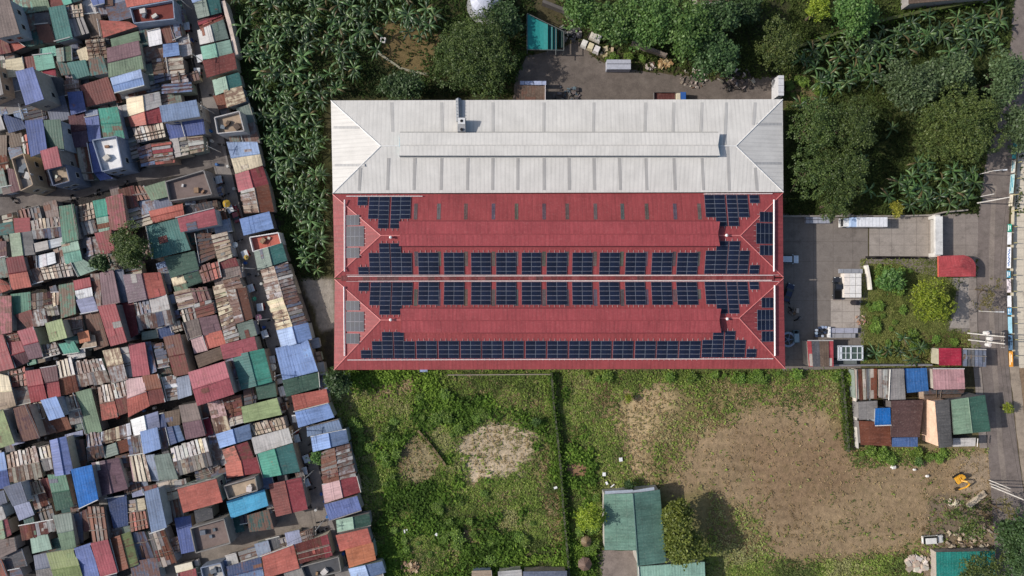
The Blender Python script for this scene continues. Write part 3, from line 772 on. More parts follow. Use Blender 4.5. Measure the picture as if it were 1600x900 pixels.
def colour(key, a=0.06):
    return jit(lin(CT[key][0]), a)

def slope(m, A, B, C, D, key, o, wear, strip=.9):
    """Sheets laid from the eave edge A-B up to the edge D-C (A under D)."""
    A, B, C, D = [Vector(q) - o for q in (A, B, C, D)]
    L = ((B - A).length + (C - D).length) / 2
    pal = key[0] == '@'
    n = max(1, int(round(L / (strip if pal else 1.9))))
    cur = None; duo = None
    if pal: duo = [rng.choice(PAL[key][0]) for _ in range(3)]
    hl = (D - A).length
    base = None if pal else colour(key, 0.05)
    cuts = [i / n for i in range(n + 1)]
    if pal:
        cuts = [0.0]
        for i in range(n):
            if rng.random() < .7: cuts.append((i + rng.uniform(.6, .78)) / n)
            cuts.append((i + 1) / n)
    n = len(cuts) - 1
    for i in range(n):
        t0, t1 = cuts[i], cuts[i + 1]
        narrow = pal and (t1 - t0) * L < .5 * strip
        if pal: t1 = min(1.0, t1 + 0.015)
        a, b, c, d = A.lerp(B, t0), A.lerp(B, t1), D.lerp(C, t1), D.lerp(C, t0)
        if pal:
            if cur is None or rng.random() < 0.6: cur = rng.choice(duo) if rng.random() < .85 else rng.choice(PAL[key][0])
            col = colour(cur, 0.14); wr = min(1.0, wear + rng.uniform(-.3, .35))
            za, zb = rng.uniform(0.06, 0.14), rng.uniform(0.0, 0.05)
            if narrow:
                col = tuple(v * rng.uniform(.38, .7) for v in jit(lin(rng.choice([CT[cur][0], (112, 92, 78), CT[duo[0]][0]])), .1)); wr = min(1, wear + .2); za = zb = -.04
            cut = rng.uniform(-0.25, 0.2)
            dn = (a - d).normalized() * cut
            a = a + dn; b = b + dn
            up1, up2 = Vector((0, 0, za + 0.07)), Vector((0, 0, zb))
            m.face([a + up1, b + up2, c + up2, d + up1], col, wr, uv=[(t0 * L, 0), (t1 * L, 0), (t1 * L, hl), (t0 * L, hl)])
            # the raised lapped edge
            m.face([a + up1, d + up1, d - Vector((0, 0, .05)), a - Vector((0, 0, .05))], tuple(v * .7 for v in col), wr)
            m.face([b + up2, a + up1, a - Vector((0, 0, .08)), b - Vector((0, 0, .08))], tuple(v * .7 for v in col), wr)
            if rng.random() < 0.28:      # a patch or a sheet half slid over another
                k0 = rng.uniform(0.05, .5); k1 = k0 + rng.uniform(.2, .45)
                q = [a.lerp(d, k0) + Vector((0, 0, .15)), b.lerp(c, k0) + Vector((0, 0, .13)), b.lerp(c, k1) + Vector((0, 0, .13)), a.lerp(d, k1) + Vector((0, 0, .15))]
                m.face(q, colour(rng.choice(PAL[key][0]), .15), min(1, wear + .2))
        else:
            col = jit(base, 0.025)
            z = Vector((0, 0, 0.012 * (i % 2)))
            m.face([a + z, b + z, c + z, d + z], col, wear, uv=[(t0 * L, 0), (t1 * L, 0), (t1 * L, hl), (t0 * L, hl)])
            if rng.random() < 0.16 and hl > 2.0 and key not in ('s1', 's2', 's3', 'tl', 'cr2', 'blue2', 'bblue', 'g1', 'g2'):
                k0 = rng.uniform(0.1, .6); k1 = k0 + rng.uniform(.15, .3)
                q = [a.lerp(d, k0) + Vector((0, 0, .05)), b.lerp(c, k0) + Vector((0, 0, .05)), b.lerp(c, k1) + Vector((0, 0, .05)), a.lerp(d, k1) + Vector((0, 0, .05))]
                m.face(q, jit(col, .2) if rng.random() < .75 else colour(rng.choice(['gray', 'rust', 'lgray', 'brred', 'tan', 'slate']), .15), min(1, wear + .35))

def skirt(m, pts, o, col, t=0.14):
    for a, b in zip(pts, pts[1:] + pts[:1]):
        a = Vector(a) - o; b = Vector(b) - o
        dz = Vector((0, 0, t))
        m.face([a - dz, b - dz, b, a], col)

def house(typ, h, c1, c2, q, wear=None, windows=None, name="house"):
    """q: TL TR BR BL of the roof in photograph pixels; h: eave height in metres."""
    cx = sum(p[0] for p in q) / 4; cy = sum(p[1] for p in q) / 4
    root = empty(name, P(cx, cy, 0) * 1.0)
    # stand on the ground right below the roof's middle
    mid = P(cx, cy, h); root.location = (mid.x, mid.y, 0)
    o = Vector((mid.x, mid.y, 0))
    pal = c1[0] == '@'
    if wear is None: wear = rng.uniform(.4, .95) if pal else max(0.0, rng.uniform(-.1, .9) + (.12 if c1 in ('red', 'coral', 'brred', 'rust', 'dred', 'maroon', 'gray', 'lgray') else 0)) * (.45 if c1 in ('sky', 'bblue', 'cyan', 'white', 'pblue', 'royal', 'peri') else 1)
    TL, TR, BR, BL = [P(p[0], p[1], h) for p in q]
    wallc = jit(lin(rng.choice(WALLC)), .1)
    m = MB(); w = MB()
    ins = 0.22
    cen = (TL + TR + BR + BL) / 4
    def inset(p, z):
        d = cen - p; d.z = 0
        k = ins * 1.5 / max(d.length, .5)
        return Vector((p.x + d.x * k - o.x, p.y + d.y * k - o.y, z))
    corner = [TL, BL, BR, TR]
    tops = {}
    if typ in ('gh', 'gv'):
        if typ == 'gh': a, b = (TL + BL) / 2, (TR + BR) / 2; span = ((TL - BL).length + (TR - BR).length) / 4
        else: a, b = (TL + TR) / 2, (BL + BR) / 2; span = ((TL - TR).length + (BL - BR).length) / 4
        rise = min(0.95, span * rng.uniform(.16, .26))
        pa, pb = [P(800 + p.x / (MPP * (HC - h) / HC), 450 - p.y / (MPP * (HC - h) / HC), h + rise) for p in (a, b)]
        if typ == 'gh':
            slope(m, TR, TL, pa, pb, c1, o, wear); slope(m, BL, BR, pb, pa, c2, o, wear)
            gables = [(BL, TL, pa), (TR, BR, pb)]
        else:
            slope(m, TL, BL, pb, pa, c1, o, wear); slope(m, BR, TR, pa, pb, c2, o, wear)
            gables = [(TL, TR, pa), (BR, BL, pb)]
        kc = jit(lin(CT[(c1 if c1[0] != '@' else PAL[c1][0][0])][0]), .12)
        m.tube([pa - o + Vector((0, 0, .05)), pb - o + Vector((0, 0, .05))], 0.13, 4, kc, wear)
        for g in gables:
            w.face([inset(g[0], h - .12), inset(g[1], h - .12), inset(g[2], h + rise - .2)], wallc)
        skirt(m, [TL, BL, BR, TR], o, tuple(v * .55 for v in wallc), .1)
        for k, p in enumerate(corner): tops[k] = h - .1
    elif typ in ('m', 'mh', 'mv', 'mr', 'ml'):
        W = ((TL - TR).length + (BL - BR).length) / 2; H = ((TL - BL).length + (TR - BR).length) / 2
        if typ == 'm': typ = 'mv' if H > W * 1.05 else rng.choice(['mh', 'mr', 'mv'])
        d = {'mv': (0, 1), 'mh': (1, 0), 'mr': (1, 0), 'ml': (-1, 0)}[typ]
        run = H if typ == 'mv' else W
        dz = min(0.75, run * rng.uniform(.05, .11))
        hi = h + dz
        PT = lambda p, z: P(p[0], p[1], z)
        if typ == 'mv':
            up = rng.random() < .6
            a, b, c, dd = (PT(q[3], h), PT(q[2], h), PT(q[1], hi), PT(q[0], hi)) if up else (PT(q[1], h), PT(q[0], h), PT(q[3], hi), PT(q[2], hi))
            tops = {0: hi, 3: hi, 1: h, 2: h} if up else {0: h, 3: h, 1: hi, 2: hi}
        elif typ in ('mh', 'mr'):   # falls to the right
            a, b, c, dd = PT(q[2], h), PT(q[1], h), PT(q[0], hi), PT(q[3], hi)
            tops = {0: hi, 1: hi, 2: h, 3: h}
        else:
            a, b, c, dd = PT(q[0], h), PT(q[3], h), PT(q[2], hi), PT(q[1], hi)
            tops = {0: h, 1: h, 2: hi, 3: hi}
        slope(m, a, b, c, dd, c1, o, wear)
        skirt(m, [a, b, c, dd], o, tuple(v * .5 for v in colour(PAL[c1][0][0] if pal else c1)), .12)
    elif typ == 'd':
        fl = MB(); base = colour(c1, .05)
        fl.face([Vector((p.x - o.x, p.y - o.y, h - .95)) for p in corner], base, .3)
        fl.build("roof_deck", M_CONC, root)
        pc = colour(c2, .05)
        for a, b in zip(corner, corner[1:] + corner[:1]):
            dv = (b - a); L = dv.length; dv.normalize(); nrm = Vector((-dv.y, dv.x, 0))
            c = (a + b) / 2 + nrm * 0.11 - o
            m.box((c.x, c.y, h - .5), (L - .22, 0.22, 1.0), pc, .2, rz=math.atan2(dv.y, dv.x))
        # stair hatch and odds and ends on the slab are parts of the house
        for k in range(rng.randint(2, 4)):
            t, u = rng.uniform(.2, .8), rng.uniform(.2, .8)
            p = TL.lerp(TR, t).lerp(BL.lerp(BR, t), u) - o
            s = rng.uniform(.5, 1.5)
            bx = MB(); bx.box((p.x, p.y, h - .95 + s * .3), (s, s * rng.uniform(.5, 1.2), s * .6), jit(lin(rng.choice([(190, 184, 176), (150, 120, 96), (110, 116, 124), (206, 200, 186), (96, 82, 72)])), .15), .3, rz=rng.uniform(0, 1.5))
            bx.build("roof_block", M_DULL, root)
        for k in range(4): tops[k] = h - .97
    # pale flashing along an edge, battens holding loose sheets down
    if typ != 'd':
        e = None
        if rng.random() < .42:
            k = rng.randrange(4); order = [TL, TR, BR, BL]; pa_, pb_ = order[k] - o, order[(k + 1) % 4] - o
            z = {0: (3, 0), 1: (2, 3), 2: (2, 1), 3: (1, 0)}
            idx = {0: (0, 3), 1: (3, 2), 2: (2, 1), 3: (1, 0)}[k]
            a_, b_ = Vector((pa_.x, pa_.y, tops[idx[0]] + .22)), Vector((pb_.x, pb_.y, tops[idx[1]] + .22))
            e = MB(); e.tube([a_, b_], .11, 4, jit(lin(rng.choice([(206, 200, 192), (190, 186, 182), (150, 140, 132), (214, 212, 208)])), .1))
            e.build("flashing_or_shade_strip", M_METAL, root)
    # walls
    wc = jit(lin(rng.choice(WALLC)), .08) if typ != 'd' else colour(c2, .08)
    cs = [inset(p, 0) for p in corner] if typ != 'd' else [Vector((p.x - o.x, p.y - o.y, 0)) for p in corner]
    for k in range(4):
        j = (k + 1) % 4
        a, b = cs[k], cs[j]
        w.face([a, b, Vector((b.x, b.y, tops[j] - .06)), Vector((a.x, a.y, tops[k] - .06))], wc, .3)
    if pal and typ[0] == 'm' and rng.random() < .6:
        for k in range(rng.randint(1, 3)):
            t_ = rng.uniform(.15, .85)
            if typ == 'mv': a_, b_ = TL.lerp(BL, t_), TR.lerp(BR, t_); za = tops[0] + (tops[1] - tops[0]) * t_; zb = za
            else: a_, b_ = TL.lerp(TR, t_), BL.lerp(BR, t_); za = tops[0] + (tops[3] - tops[0]) * t_; zb = za
            bt = MB(); bt.tube([Vector((a_.x - o.x, a_.y - o.y, za + .3)), Vector((b_.x - o.x, b_.y - o.y, zb + .3))], .08, 4, jit(lin(rng.choice([(92, 74, 60), (120, 110, 100), (150, 140, 130)])), .15))
            bt.build("batten", M_DULL, root)
    if typ == 'd': m.build("parapet", M_CONC, root)
    else: m.build("roof", M_TIN, root)
    w.build("wall", M_WALL, root)
    if windows or (windows is None and h >= 6.0):
        for k in range(4):
            j = (k + 1) % 4
            a, b = cs[k], cs[j]
            dv = b - a; L = dv.length
            nrm = Vector((dv.y, -dv.x, 0)).normalized()
            mid = (a + b) / 2 + o
            if nrm.dot(Vector((-mid.x, -mid.y, 0))) <= 0: continue
            for st in range(int((h - .6) // 2.9)):
                for t in ((.28, .72) if L > 4 else (.5,)):
                    if rng.random() < .2: continue
                    p = a.lerp(b, t) + nrm * 0.02
                    ang = math.atan2(dv.y, dv.x)
                    f = MB(); f.box((p.x, p.y, 1.75 + st * 2.9), (1.25, .12, 1.25), lin((176, 172, 166)), rz=ang)
                    fo = f.build("window", M_WALL, root)
                    g = MB(); pp = p + nrm * 0.05; g.box((pp.x, pp.y, 1.75 + st * 2.9), (1.05, .06, 1.05), lin((34, 38, 44)), rz=ang)
                    g.build("pane", M_GLASS, fo)
    area = abs(sum(q[i][0] * q[(i + 1) % 4][1] - q[(i + 1) % 4][0] * q[i][1] for i in range(4))) / 2
    HOUSES.append(dict(q=q, o=root, typ=typ, h=h, c1=c1, c2=c2, x=cx, y=cy, area=area))
    return root

DATA = """
F 0 0 6
m 7 taupe -90 0 85 -10 180 312 -40 350
m 4 dred -60 350 50 350 100 490 -60 520
mr 3.5 coral 45 355 120 362 238 440 110 478
m 3 mint 100 -60 275 -40 320 108 170 130
m 3.5 sage 280 -40 430 -50 465 82 335 110
m 3.2 brred 430 -50 560 -60 600 30 465 78
gv 4.5 eme,dteal 555 -60 720 -80 752 0 600 42
m 5 teal 458 75 610 55 680 350 530 390
m 3 maroon 345 240 460 230 520 390 390 402
m 3 dgray 332 130 455 125 468 225 342 238
mv 4 @tan 618 55 760 40 772 145 630 172
mv 4 @gray 640 185 770 155 832 310 690 342
m 3 brown 790 150 935 135 960 330 850 350
m 4.2 coral 945 190 1200 203 1278 247 975 352
m 4 peri 840 -40 970 -45 976 32 880 62
m 3.4 brown 975 -20 1050 -30 1055 50 985 55
mh 4 @tan 810 380 970 365 1002 540 840 552
m 3.5 cream 725 475 815 440 836 556 752 572
gv 4 ggreen,sage 530 460 665 440 675 562 545 572
m 5.5 teal 630 592 800 570 832 705 690 742
m 5.5 teal 835 558 960 535 1002 680 852 702
m 3.6 mint 385 460 512 435 530 520 395 535
m 4 mint 325 530 480 505 512 632 345 657
m 3.3 crim 395 655 502 630 526 718 430 692
m 4 cream 60 570 215 540 232 700 75 722
m 3.5 brred 225 545 328 522 348 640 238 660
m 9 peri 150 672 305 630 408 925 245 985
mv 3 @dark 345 660 402 650 452 880 392 902
m 3 dgray 415 690 590 740 608 900 450 940
mv 4 @gray 610 765 740 752 760 870 622 890
m 4.6 brred 765 800 1010 725 1085 932 805 995
gh 5.5 mauve,sage 1005 455 1300 385 1345 640 1020 716
m 4.2 sage 1040 365 1288 300 1305 384 1060 452
gh 6 pblue,sky 1045 735 1310 652 1350 800 1085 870
m 6.5 gray -220 640 -20 610 20 880 -160 960
mv 3 @tan -50 585 50 565 60 690 -50 722
m 4 dteal 535 582 625 600 652 692 580 702
mv 3 @rust 1010 840 1090 820 1140 950 1090 960
F 200 0 6
d 6 brred,bluegray 15 70 415 5 435 182 55 215
m 5 coral -30 -50 410 -90 415 -5 0 62
m 4 white 185 300 295 278 320 405 205 432
m 3.6 brred 292 272 400 248 450 382 325 412
mv 3.6 @blue 402 240 490 225 502 332 420 372
m 4 sky 335 425 465 410 477 512 340 536
mh 3.4 @dark 222 560 368 535 408 740 260 780
mh 4 @tan 375 550 497 530 520 680 398 690
mh 3.8 @gray 410 692 530 675 560 765 420 790
mh 4 @blue 320 790 580 765 602 852 330 882
mh 3.6 @rust 0 850 160 850 165 900 20 930
gv 4.2 ggreen,teal 618 30 848 -42 872 112 660 165
m 4 pblue 590 -40 700 -80 745 -20 612 28
mh 3.6 @red 660 195 872 122 900 178 690 285
gv 4.2 lgray,ggreen 662 292 893 188 935 358 682 415
gv 4.2 mint,pgreen 692 440 945 380 977 506 715 570
m 4.6 brred 710 572 985 502 1016 640 745 720
gv 3.6 pgreen,teal 800 752 1030 682 1060 800 830 890
m 4.2 cream 905 855 1065 808 1105 950 935 1003
m 3.6 rust 800 905 905 880 935 1003 850 1015
F 0 150 6
m 4 lgray -50 180 0 180 40 312 -50 330
mv 4 navy 20 172 208 240 240 300 92 335
m 8 royal 240 240 395 225 436 502 290 566
m 7.5 dgreen 412 236 560 230 602 500 440 492
m 9 rose 385 515 530 480 570 646 425 686
d 8 tan,slate 450 692 615 642 646 797 495 836
m 3 brown 60 345 190 320 228 450 100 480
mv 4 @red 192 390 250 372 276 540 226 542
d 8 gray,tan 110 592 215 545 300 822 185 880
gh 4.2 maroon,purple 640 190 790 170 832 462 680 482
m 4.5 peri 800 206 915 188 946 402 836 422
m 4 bluegray 810 142 908 126 920 186 806 204
gh 5.5 eme,eme 930 122 1100 105 1170 396 975 402
d 7 white,bluegray 868 420 1085 380 1142 662 960 702
m 4.2 royal 830 450 868 420 955 705 880 712
mv 3.5 royal 880 716 955 708 1052 765 938 785
mv 3 @rust 692 492 832 482 872 780 740 782
m 5 royal 640 -30 770 -42 802 132 670 176
m 3 maroon 70 682 130 700 182 880 100 902
m 3 brown -40 380 55 372 62 562 -40 580
F 200 150 6
gv 4.2 cream,lgray -10 22 290 -30 302 95 8 190
gv 4 coral,red 5 195 300 98 322 240 30 288
mv 4 @tan 50 312 322 252 350 382 92 432
m 6.5 steel 300 96 635 40 672 186 325 242
m 5 royal 506 216 700 196 720 346 546 376
m 3.6 royal 360 262 488 232 540 380 400 412
gv 4.2 gray,@tan 403 412 550 382 572 546 432 576
mh 4 @tan 556 372 690 362 716 512 590 532
mh 4.5 @red 225 448 390 430 432 618 262 640
mh 4.4 @blue 95 500 212 455 258 632 130 652
d 6 tan,lgray 812 200 1042 145 1086 322 838 352
F 0 0 1
gh 4 pblue,cream 355 223 401 223 409 257 368 271
gv 3.6 rose,red 368 273 410 261 418 288 374 299
gv 4 @tan,rust 376 300 418 289 427 330 383 333
m 4.6 sky 375 343 419 331 427 356 382 367
d 6 taupe,gray 258 283 317 267 330 303 265 313
m 4.2 sage 226 292 257 284 263 306 238 312
mv 3 @rust 206 294 225 291 236 310 214 312
mv 3.2 @dark 288 323 337 312 341 325 294 340
F 0 300 6
m 3.5 teal -20 310 108 282 130 380 -10 402
m 4 red 132 256 270 245 276 372 140 392
gv 4 sage,gray 90 402 290 372 322 582 120 602
gh 4 @tan,@gray 295 270 560 225 580 416 330 442
m 5 green 560 140 700 120 737 440 586 472
gh 4.4 pgreen,mint 580 476 726 445 766 636 616 670
mv 4 @tan 746 132 866 102 886 242 756 276
mv 3.5 @gray 760 280 890 252 922 372 802 402
gh 4.2 eme,pgreen 876 90 990 66 1030 362 930 382
m 5 rose 992 60 1146 20 1190 322 1036 362
m 5 red 886 396 1036 366 1070 562 950 582
gv 3.6 bluegray,lgray 816 440 884 420 940 562 822 602
m 5 white 365 600 505 566 521 662 370 712
gv 4 gray,white 322 482 580 426 590 500 336 560
mv 4 @rust 510 546 590 516 612 650 540 672
mv 3 @rust 232 612 330 592 350 702 250 722
mv 4 @tan 240 745 360 712 406 835 290 862
mv 4.2 @tan 376 702 655 662 690 782 420 822
gh 5 dred,coral 60 622 210 602 290 882 116 916
m 4 pgreen 682 666 770 642 920 722 740 786
m 3 maroon -40 470 50 460 60 610 -40 640
mv 3.4 @red -30 800 60 850 112 905 0 950
F 0 450 6
gh 5 red,white 690 -60 835 -90 862 70 722 105
m 5 green 550 -20 690 -50 712 240 570 280
m 4.4 gray 848 -118 930 -132 962 150 914 190
m 5 mauve 934 -134 1060 -166 1116 136 966 166
m 4 slate 1078 -160 1150 -172 1212 122 1118 140
m 5 pink -20 86 100 80 110 410 -10 436
m 4.2 green 105 66 275 46 286 208 135 246
mv 4 @lt 276 60 402 50 412 186 290 206
mv 4 @mar 410 60 482 32 492 150 430 162
mv 4 @cream 490 50 548 40 548 150 500 162
mv 4 @gray 290 222 420 192 450 330 330 352
mv 3.8 @tan 430 180 536 162 552 242 460 262
m 4 brred 150 252 286 212 332 350 260 372
m 6 lime 425 336 576 296 622 465 470 502
mv 4 @lt 610 302 760 262 792 420 640 442
m 3 brown 772 222 920 222 1010 530 882 580
m 5 orange 735 422 826 402 842 490 750 512
m 3.6 tan 842 442 882 450 902 540 765 562
m 6 red 920 182 1076 152 1186 495 1036 542
m 4 dred 1086 152 1250 136 1290 420 1186 480
m 5 lav 720 112 866 82 912 210 762 236
gh 5 rose,mauve 165 406 310 372 406 640 270 666
m 4.5 red -20 450 30 440 132 740 -20 782
gh 4 red,maroon 76 522 195 502 262 690 150 742
mv 3.6 @red 60 432 160 420 180 490 90 512
mv 4 @gray 390 532 520 512 562 612 420 652
m 4 eme 556 532 682 502 736 602 602 622
m 3.8 dteal 600 472 722 452 732 512 640 522
m 3.5 lgray 632 632 790 562 792 642 690 662
gv 3.4 green,tan 265 686 410 652 416 690 276 722
mv 4 @red 90 782 232 745 250 900 112 925
gh 5 red,red 236 790 376 766 440 1036 290 1066
m 4 gray 110 958 245 926 292 1065 152 1100
gh 5 maroon,red 385 756 530 736 570 1010 456 1030
gh 4.4 @tan,@rust 530 692 670 660 736 960 590 1002
gh 4.2 @lt,@tan 690 692 946 656 1036 890 742 926
gh 5 cream,lgray 970 592 1120 562 1190 850 1046 886
mv 4 @tan 1135 566 1215 552 1245 830 1190 850
gh 5 cream,tan -30 810 80 830 150 1100 -20 1146
F 0 600 6
m 6 maroon 135 236 266 196 370 500 196 540
mv 4 @cream 275 195 386 176 430 312 320 336
m 6 sky 386 160 530 120 602 296 460 332
m 4 gray 320 346 460 316 522 450 400 482
m 4 rust 476 340 620 306 666 410 530 452
gh 4 @tan,gray 612 130 716 100 786 346 666 376
m 4 sage 712 80 856 50 952 440 812 462
gh 4.2 @tan,coral 915 30 1030 6 1106 300 960 336
gh 4.5 @lt,brred 1045 -10 1190 -30 1252 240 1116 290
m 7 lime -20 260 25 246 130 550 -20 602
gh 4.2 @tan,@tan 60 662 330 592 400 880 100 920
gh 4 @tan,@gray 350 602 464 572 502 790 410 806
gv 6 peri,peri 466 532 616 496 682 826 516 862
mv 3.5 @dark 640 540 782 520 822 760 690 812
gh 4 @blue,@dark 806 472 932 455 982 680 832 722
mv 4.4 @lt 956 450 1212 370 1232 500 966 562
gv 4 ggreen,rust 962 590 1212 510 1232 612 992 692
gv 5 purple,mauve 860 742 1112 700 1188 980 910 1052
m 4 lav 612 472 766 436 772 482 622 506
gh 4 sky,royal -30 656 36 646 92 960 -20 982
m 6 bblue 665 812 855 762 912 1080 746 1156
F 0 750 6
gh 5 green,dgreen 455 -40 610 -52 682 236 530 282
m 6 slate 40 72 190 20 250 206 122 242
m 4 lav 132 242 270 206 312 322 182 372
gh 4 @tan,@rust 262 30 380 0 462 230 332 262
m 4 brred 386 0 452 -20 492 150 422 172
mv 4 @mix 190 422 500 370 522 480 220 560
m 4 pgreen 286 542 440 512 482 640 312 682
gh 5 ggreen,sage 496 340 660 316 706 626 582 656
gh 5 olive,olive 440 692 690 646 782 960 530 1002
gh 4 slate,gray 322 712 438 688 522 940 352 962
mv 5 @rust 822 260 970 250 1012 562 872 582
m 3.5 maroon 772 292 818 282 852 470 782 482
m 3 slate 666 332 766 302 782 580 702 602
m 4 navy 1012 172 1180 142 1202 420 1062 452
m 5 peri 705 646 850 592 940 918 780 942
m 5.5 rose 856 602 1010 566 1092 866 946 902
gv 4.5 rust,olive 1040 552 1220 492 1292 780 1112 856
gv 4 sage,rose -10 392 70 372 102 510 0 562
m 4 lgray -20 240 20 252 50 350 -10 402
m 4 taupe -10 572 130 542 152 660 0 732
m 4 coral -20 750 20 750 72 900 -20 910
m 4 slate 90 842 190 832 212 910 112 930
F 200 300 6
gh 4.5 coral,coral 206 180 500 112 522 216 242 292
m 5 teal 176 320 470 250 576 532 246 622
m 6 rose 476 242 800 156 836 306 506 376
m 4.6 dgreen 340 612 620 556 656 716 402 796
gv 5 purple,coral -40 782 300 752 350 962 12 1040
gh 4 cream,sage 415 812 520 776 560 922 452 942
m 4 dgreen 525 772 655 736 690 842 556 892
mv 4 @red 656 706 840 642 882 790 706 846
mh 3.4 @dark 640 402 780 392 822 600 690 662
mh 4 @tan 782 412 922 382 985 600 846 650
m 4 dred 850 652 1002 622 1032 690 880 722
m 3.8 taupe 888 725 1038 698 1062 800 900 832
mh 4 @tan 896 836 1032 792 1110 990 960 1020
F 200 450 6
gh 4 @gray,@gray 50 132 185 102 246 370 116 392
gh 5 lgray,@gray 200 102 355 66 420 332 252 370
m 3 navy 280 382 412 350 422 442 300 472
m 3 ggreen 130 412 275 392 282 460 142 482
gh 5 dred,red 332 472 486 432 576 796 430 826
mh 4 @gray 240 532 328 512 386 722 290 742
m 5 rose 5 532 150 520 202 806 52 826
m 4 steel 160 512 214 506 266 780 206 802
gh 5 rust,brred 140 832 282 814 342 1062 192 1096
gh 5 ppink,coral -10 862 132 836 196 1100 0 1200
mh 4 @lt 328 842 440 822 476 1030 382 1052
m 4 bluegray 448 850 568 822 596 996 476 1032
mh 4 @tan 440 42 580 12 622 160 482 192
mv 4 @mar 590 0 740 -2 772 100 622 132
mv 4 @rust 490 188 616 166 642 280 520 316
mh 4 @red 626 152 780 112 812 236 652 272
m 4 taupe 530 322 652 292 692 440 576 482
m 4 mauve 672 282 830 252 872 390 712 440
m 4 ppink 590 482 690 456 737 576 626 612
m 4 coral 714 442 870 402 912 522 746 572
m 4 brown 635 640 860 552 892 662 670 748
m 5 rose 866 540 1182 460 1216 602 906 666
gh 6 pink,rose 570 796 896 696 986 990 656 1096
mh 4 @cream 802 -10 910 -30 985 240 870 290
mh 4 @cream 872 294 985 248 1050 476 920 512
gv 4 @gray,rust 918 40 1100 0 1160 280 1010 332
m 4 ggreen 1022 342 1166 302 1202 440 1060 472
F 0 0 1
gv 5 teal,eme 364 557 412 546 424 596 378 608
F 200 600 6
gv 4.5 white,lav 36 336 270 256 292 416 60 482
m 5.5 sky 120 452 270 416 306 602 155 646
m 4 slate 276 430 360 420 372 592 312 602
m 4 navy 276 292 340 282 362 402 292 412
m 4 brown 350 268 474 246 486 380 370 402
gh 5 taupe,mauve 478 212 640 186 720 472 542 516
gv 5 navy,steel 360 412 470 396 522 522 400 562
gh 4.5 @lt,@tan 410 602 720 502 786 760 460 852
m 5 ggreen 250 682 390 652 466 880 292 902
m 4 bluegray 166 672 248 662 288 900 216 902
mv 4 @blue 0 490 118 472 142 642 20 672
mv 4 @tan 10 682 152 652 216 900 52 906
m 3.5 crim 710 332 760 320 802 460 736 482
gh 4.2 ppink,@cream 752 182 880 150 966 430 822 456
mh 4 @rust 892 140 1050 106 1082 356 962 390
gv 5 sky,steel 830 472 1130 380 1156 510 866 596
gv 5 coral,red 886 622 1110 540 1172 692 932 742
gv 5 coral,red 916 756 1206 686 1226 830 940 882
mh 3 @tan 745 745 845 695 872 790 790 826
F 0 0 1
m 5 lime 378 636 432 622 440 648 382 661
m 5 lgray 393 685 449 670 456 692 400 709
mv 4 @tan 384 666 442 652 447 669 393 682
gv 5.2 eme,teal 402 710 457 693 468 737 413 747
mh 4 @dark 378 585 392 582 401 628 382 632
m 4 dgreen 400 600 428 596 432 619 404 623
gv 5 brred,red 420 757 470 747 480 794 432 807
m 5 cyan 356 784 412 766 418 790 363 809
m 4 dteal 388 806 419 796 427 826 391 830
d 6.3 tan,gray 350 760 398 746 402 767 357 781
F 200 750 6
m 7 coral 470 75 822 -10 880 202 522 306
m 6 steel 158 112 286 80 356 440 215 482
mv 4 @rust 200 492 340 462 452 770 292 812
gv 4 @tan,cream 0 192 142 172 160 272 2 300
mv 4 @red 10 304 160 290 190 440 32 480
m 4 lav 40 122 142 82 150 142 50 162
m 4 red 146 62 260 42 266 86 160 112
mv 3 @dark 60 502 160 492 262 750 102 772
d 6 taupe,gray 588 452 900 370 956 592 640 682
m 4 royal 440 362 588 342 622 662 502 690
m 5 dgray 632 292 782 262 792 352 640 402
F 0 0 1
gh 4 navy,steel 355 886 406 871 413 905 360 915
m 4.5 coral 410 868 457 852 467 888 416 902
mv 4.5 @red 463 850 510 836 518 869 470 880
d 4.2 dgray,gray 470 885 528 870 532 894 478 906
m 3.6 slate 203 880 244 872 250 905 210 912
m 4 red 279 897 305 890 310 915 284 920
d 4.6 lgray,bluegray 314 888 344 880 350 902 320 910
gv 4 ppink,red 505 757 556 744 563 768 509 785
gv 4 @rust,@gray 501 708 545 694 556 743 505 756
m 5 peri 508 789 556 776 564 798 516 813
gv 4 pgreen,dgreen 527 813 575 803 578 820 529 831
m 4.6 coral 526 837 574 826 580 848 532 860
m 4.6 orange 540 859 581 849 587 874 546 886
gv 4 pblue,steel 546 889 596 877 602 895 552 909
m 5 sky 432 545 481 531 495 579 443 593
gv 4.5 pblue,sky 434 516 480 504 487 529 441 543
m 4.5 dgreen 443 594 496 581 499 604 448 619
m 4.5 coral 457 619 508 608 513 629 462 641
m 5 sky 462 643 513 631 521 652 468 668
m 3.6 steel 480 668 527 655 533 670 482 682
gv 5 sky,steel 487 683 539 671 543 692 491 706
gv 4.5 ggreen,teal 398 393 440 381 448 406 404 421
d 4.4 coral,white 390 371 433 364 439 381 396 393
gv 4 @tan,@gray 407 422 450 411 465 458 420 470
gv 4 @cream,@gray 420 471 465 459 480 503 434 515
"""
def rec(s):
    return s
fx, fy, fs = 0.0, 0.0, 1.0
for line in DATA.strip().split("\n"):
    t = line.split()
    if t[0] == 'F':
        fx, fy, fs = float(t[1]), float(t[2]), float(t[3]); continue
    cc = t[2].split(",")
    v = [float(x) for x in t[3:]]
    q = [(fx + v[i] / fs, fy + v[i + 1] / fs) for i in range(0, 8, 2)]
    mx, my = sum(a[0] for a in q) / 4, sum(a[1] for a in q) / 4
    q = [(a[0] + (a[0] - mx) / math.hypot(a[0] - mx, a[1] - my) * 1.5 + rng.uniform(-.9, .9), a[1] + (a[1] - my) / math.hypot(a[0] - mx, a[1] - my) * 1.5 + rng.uniform(-.9, .9)) for a in q]   # eaves overhang the traced edge a little
    hh = float(t[1])
    house(t[0], hh if hh > 5.8 else 2.4 + (hh - 3) * 0.8, cc[0], cc[-1], q)

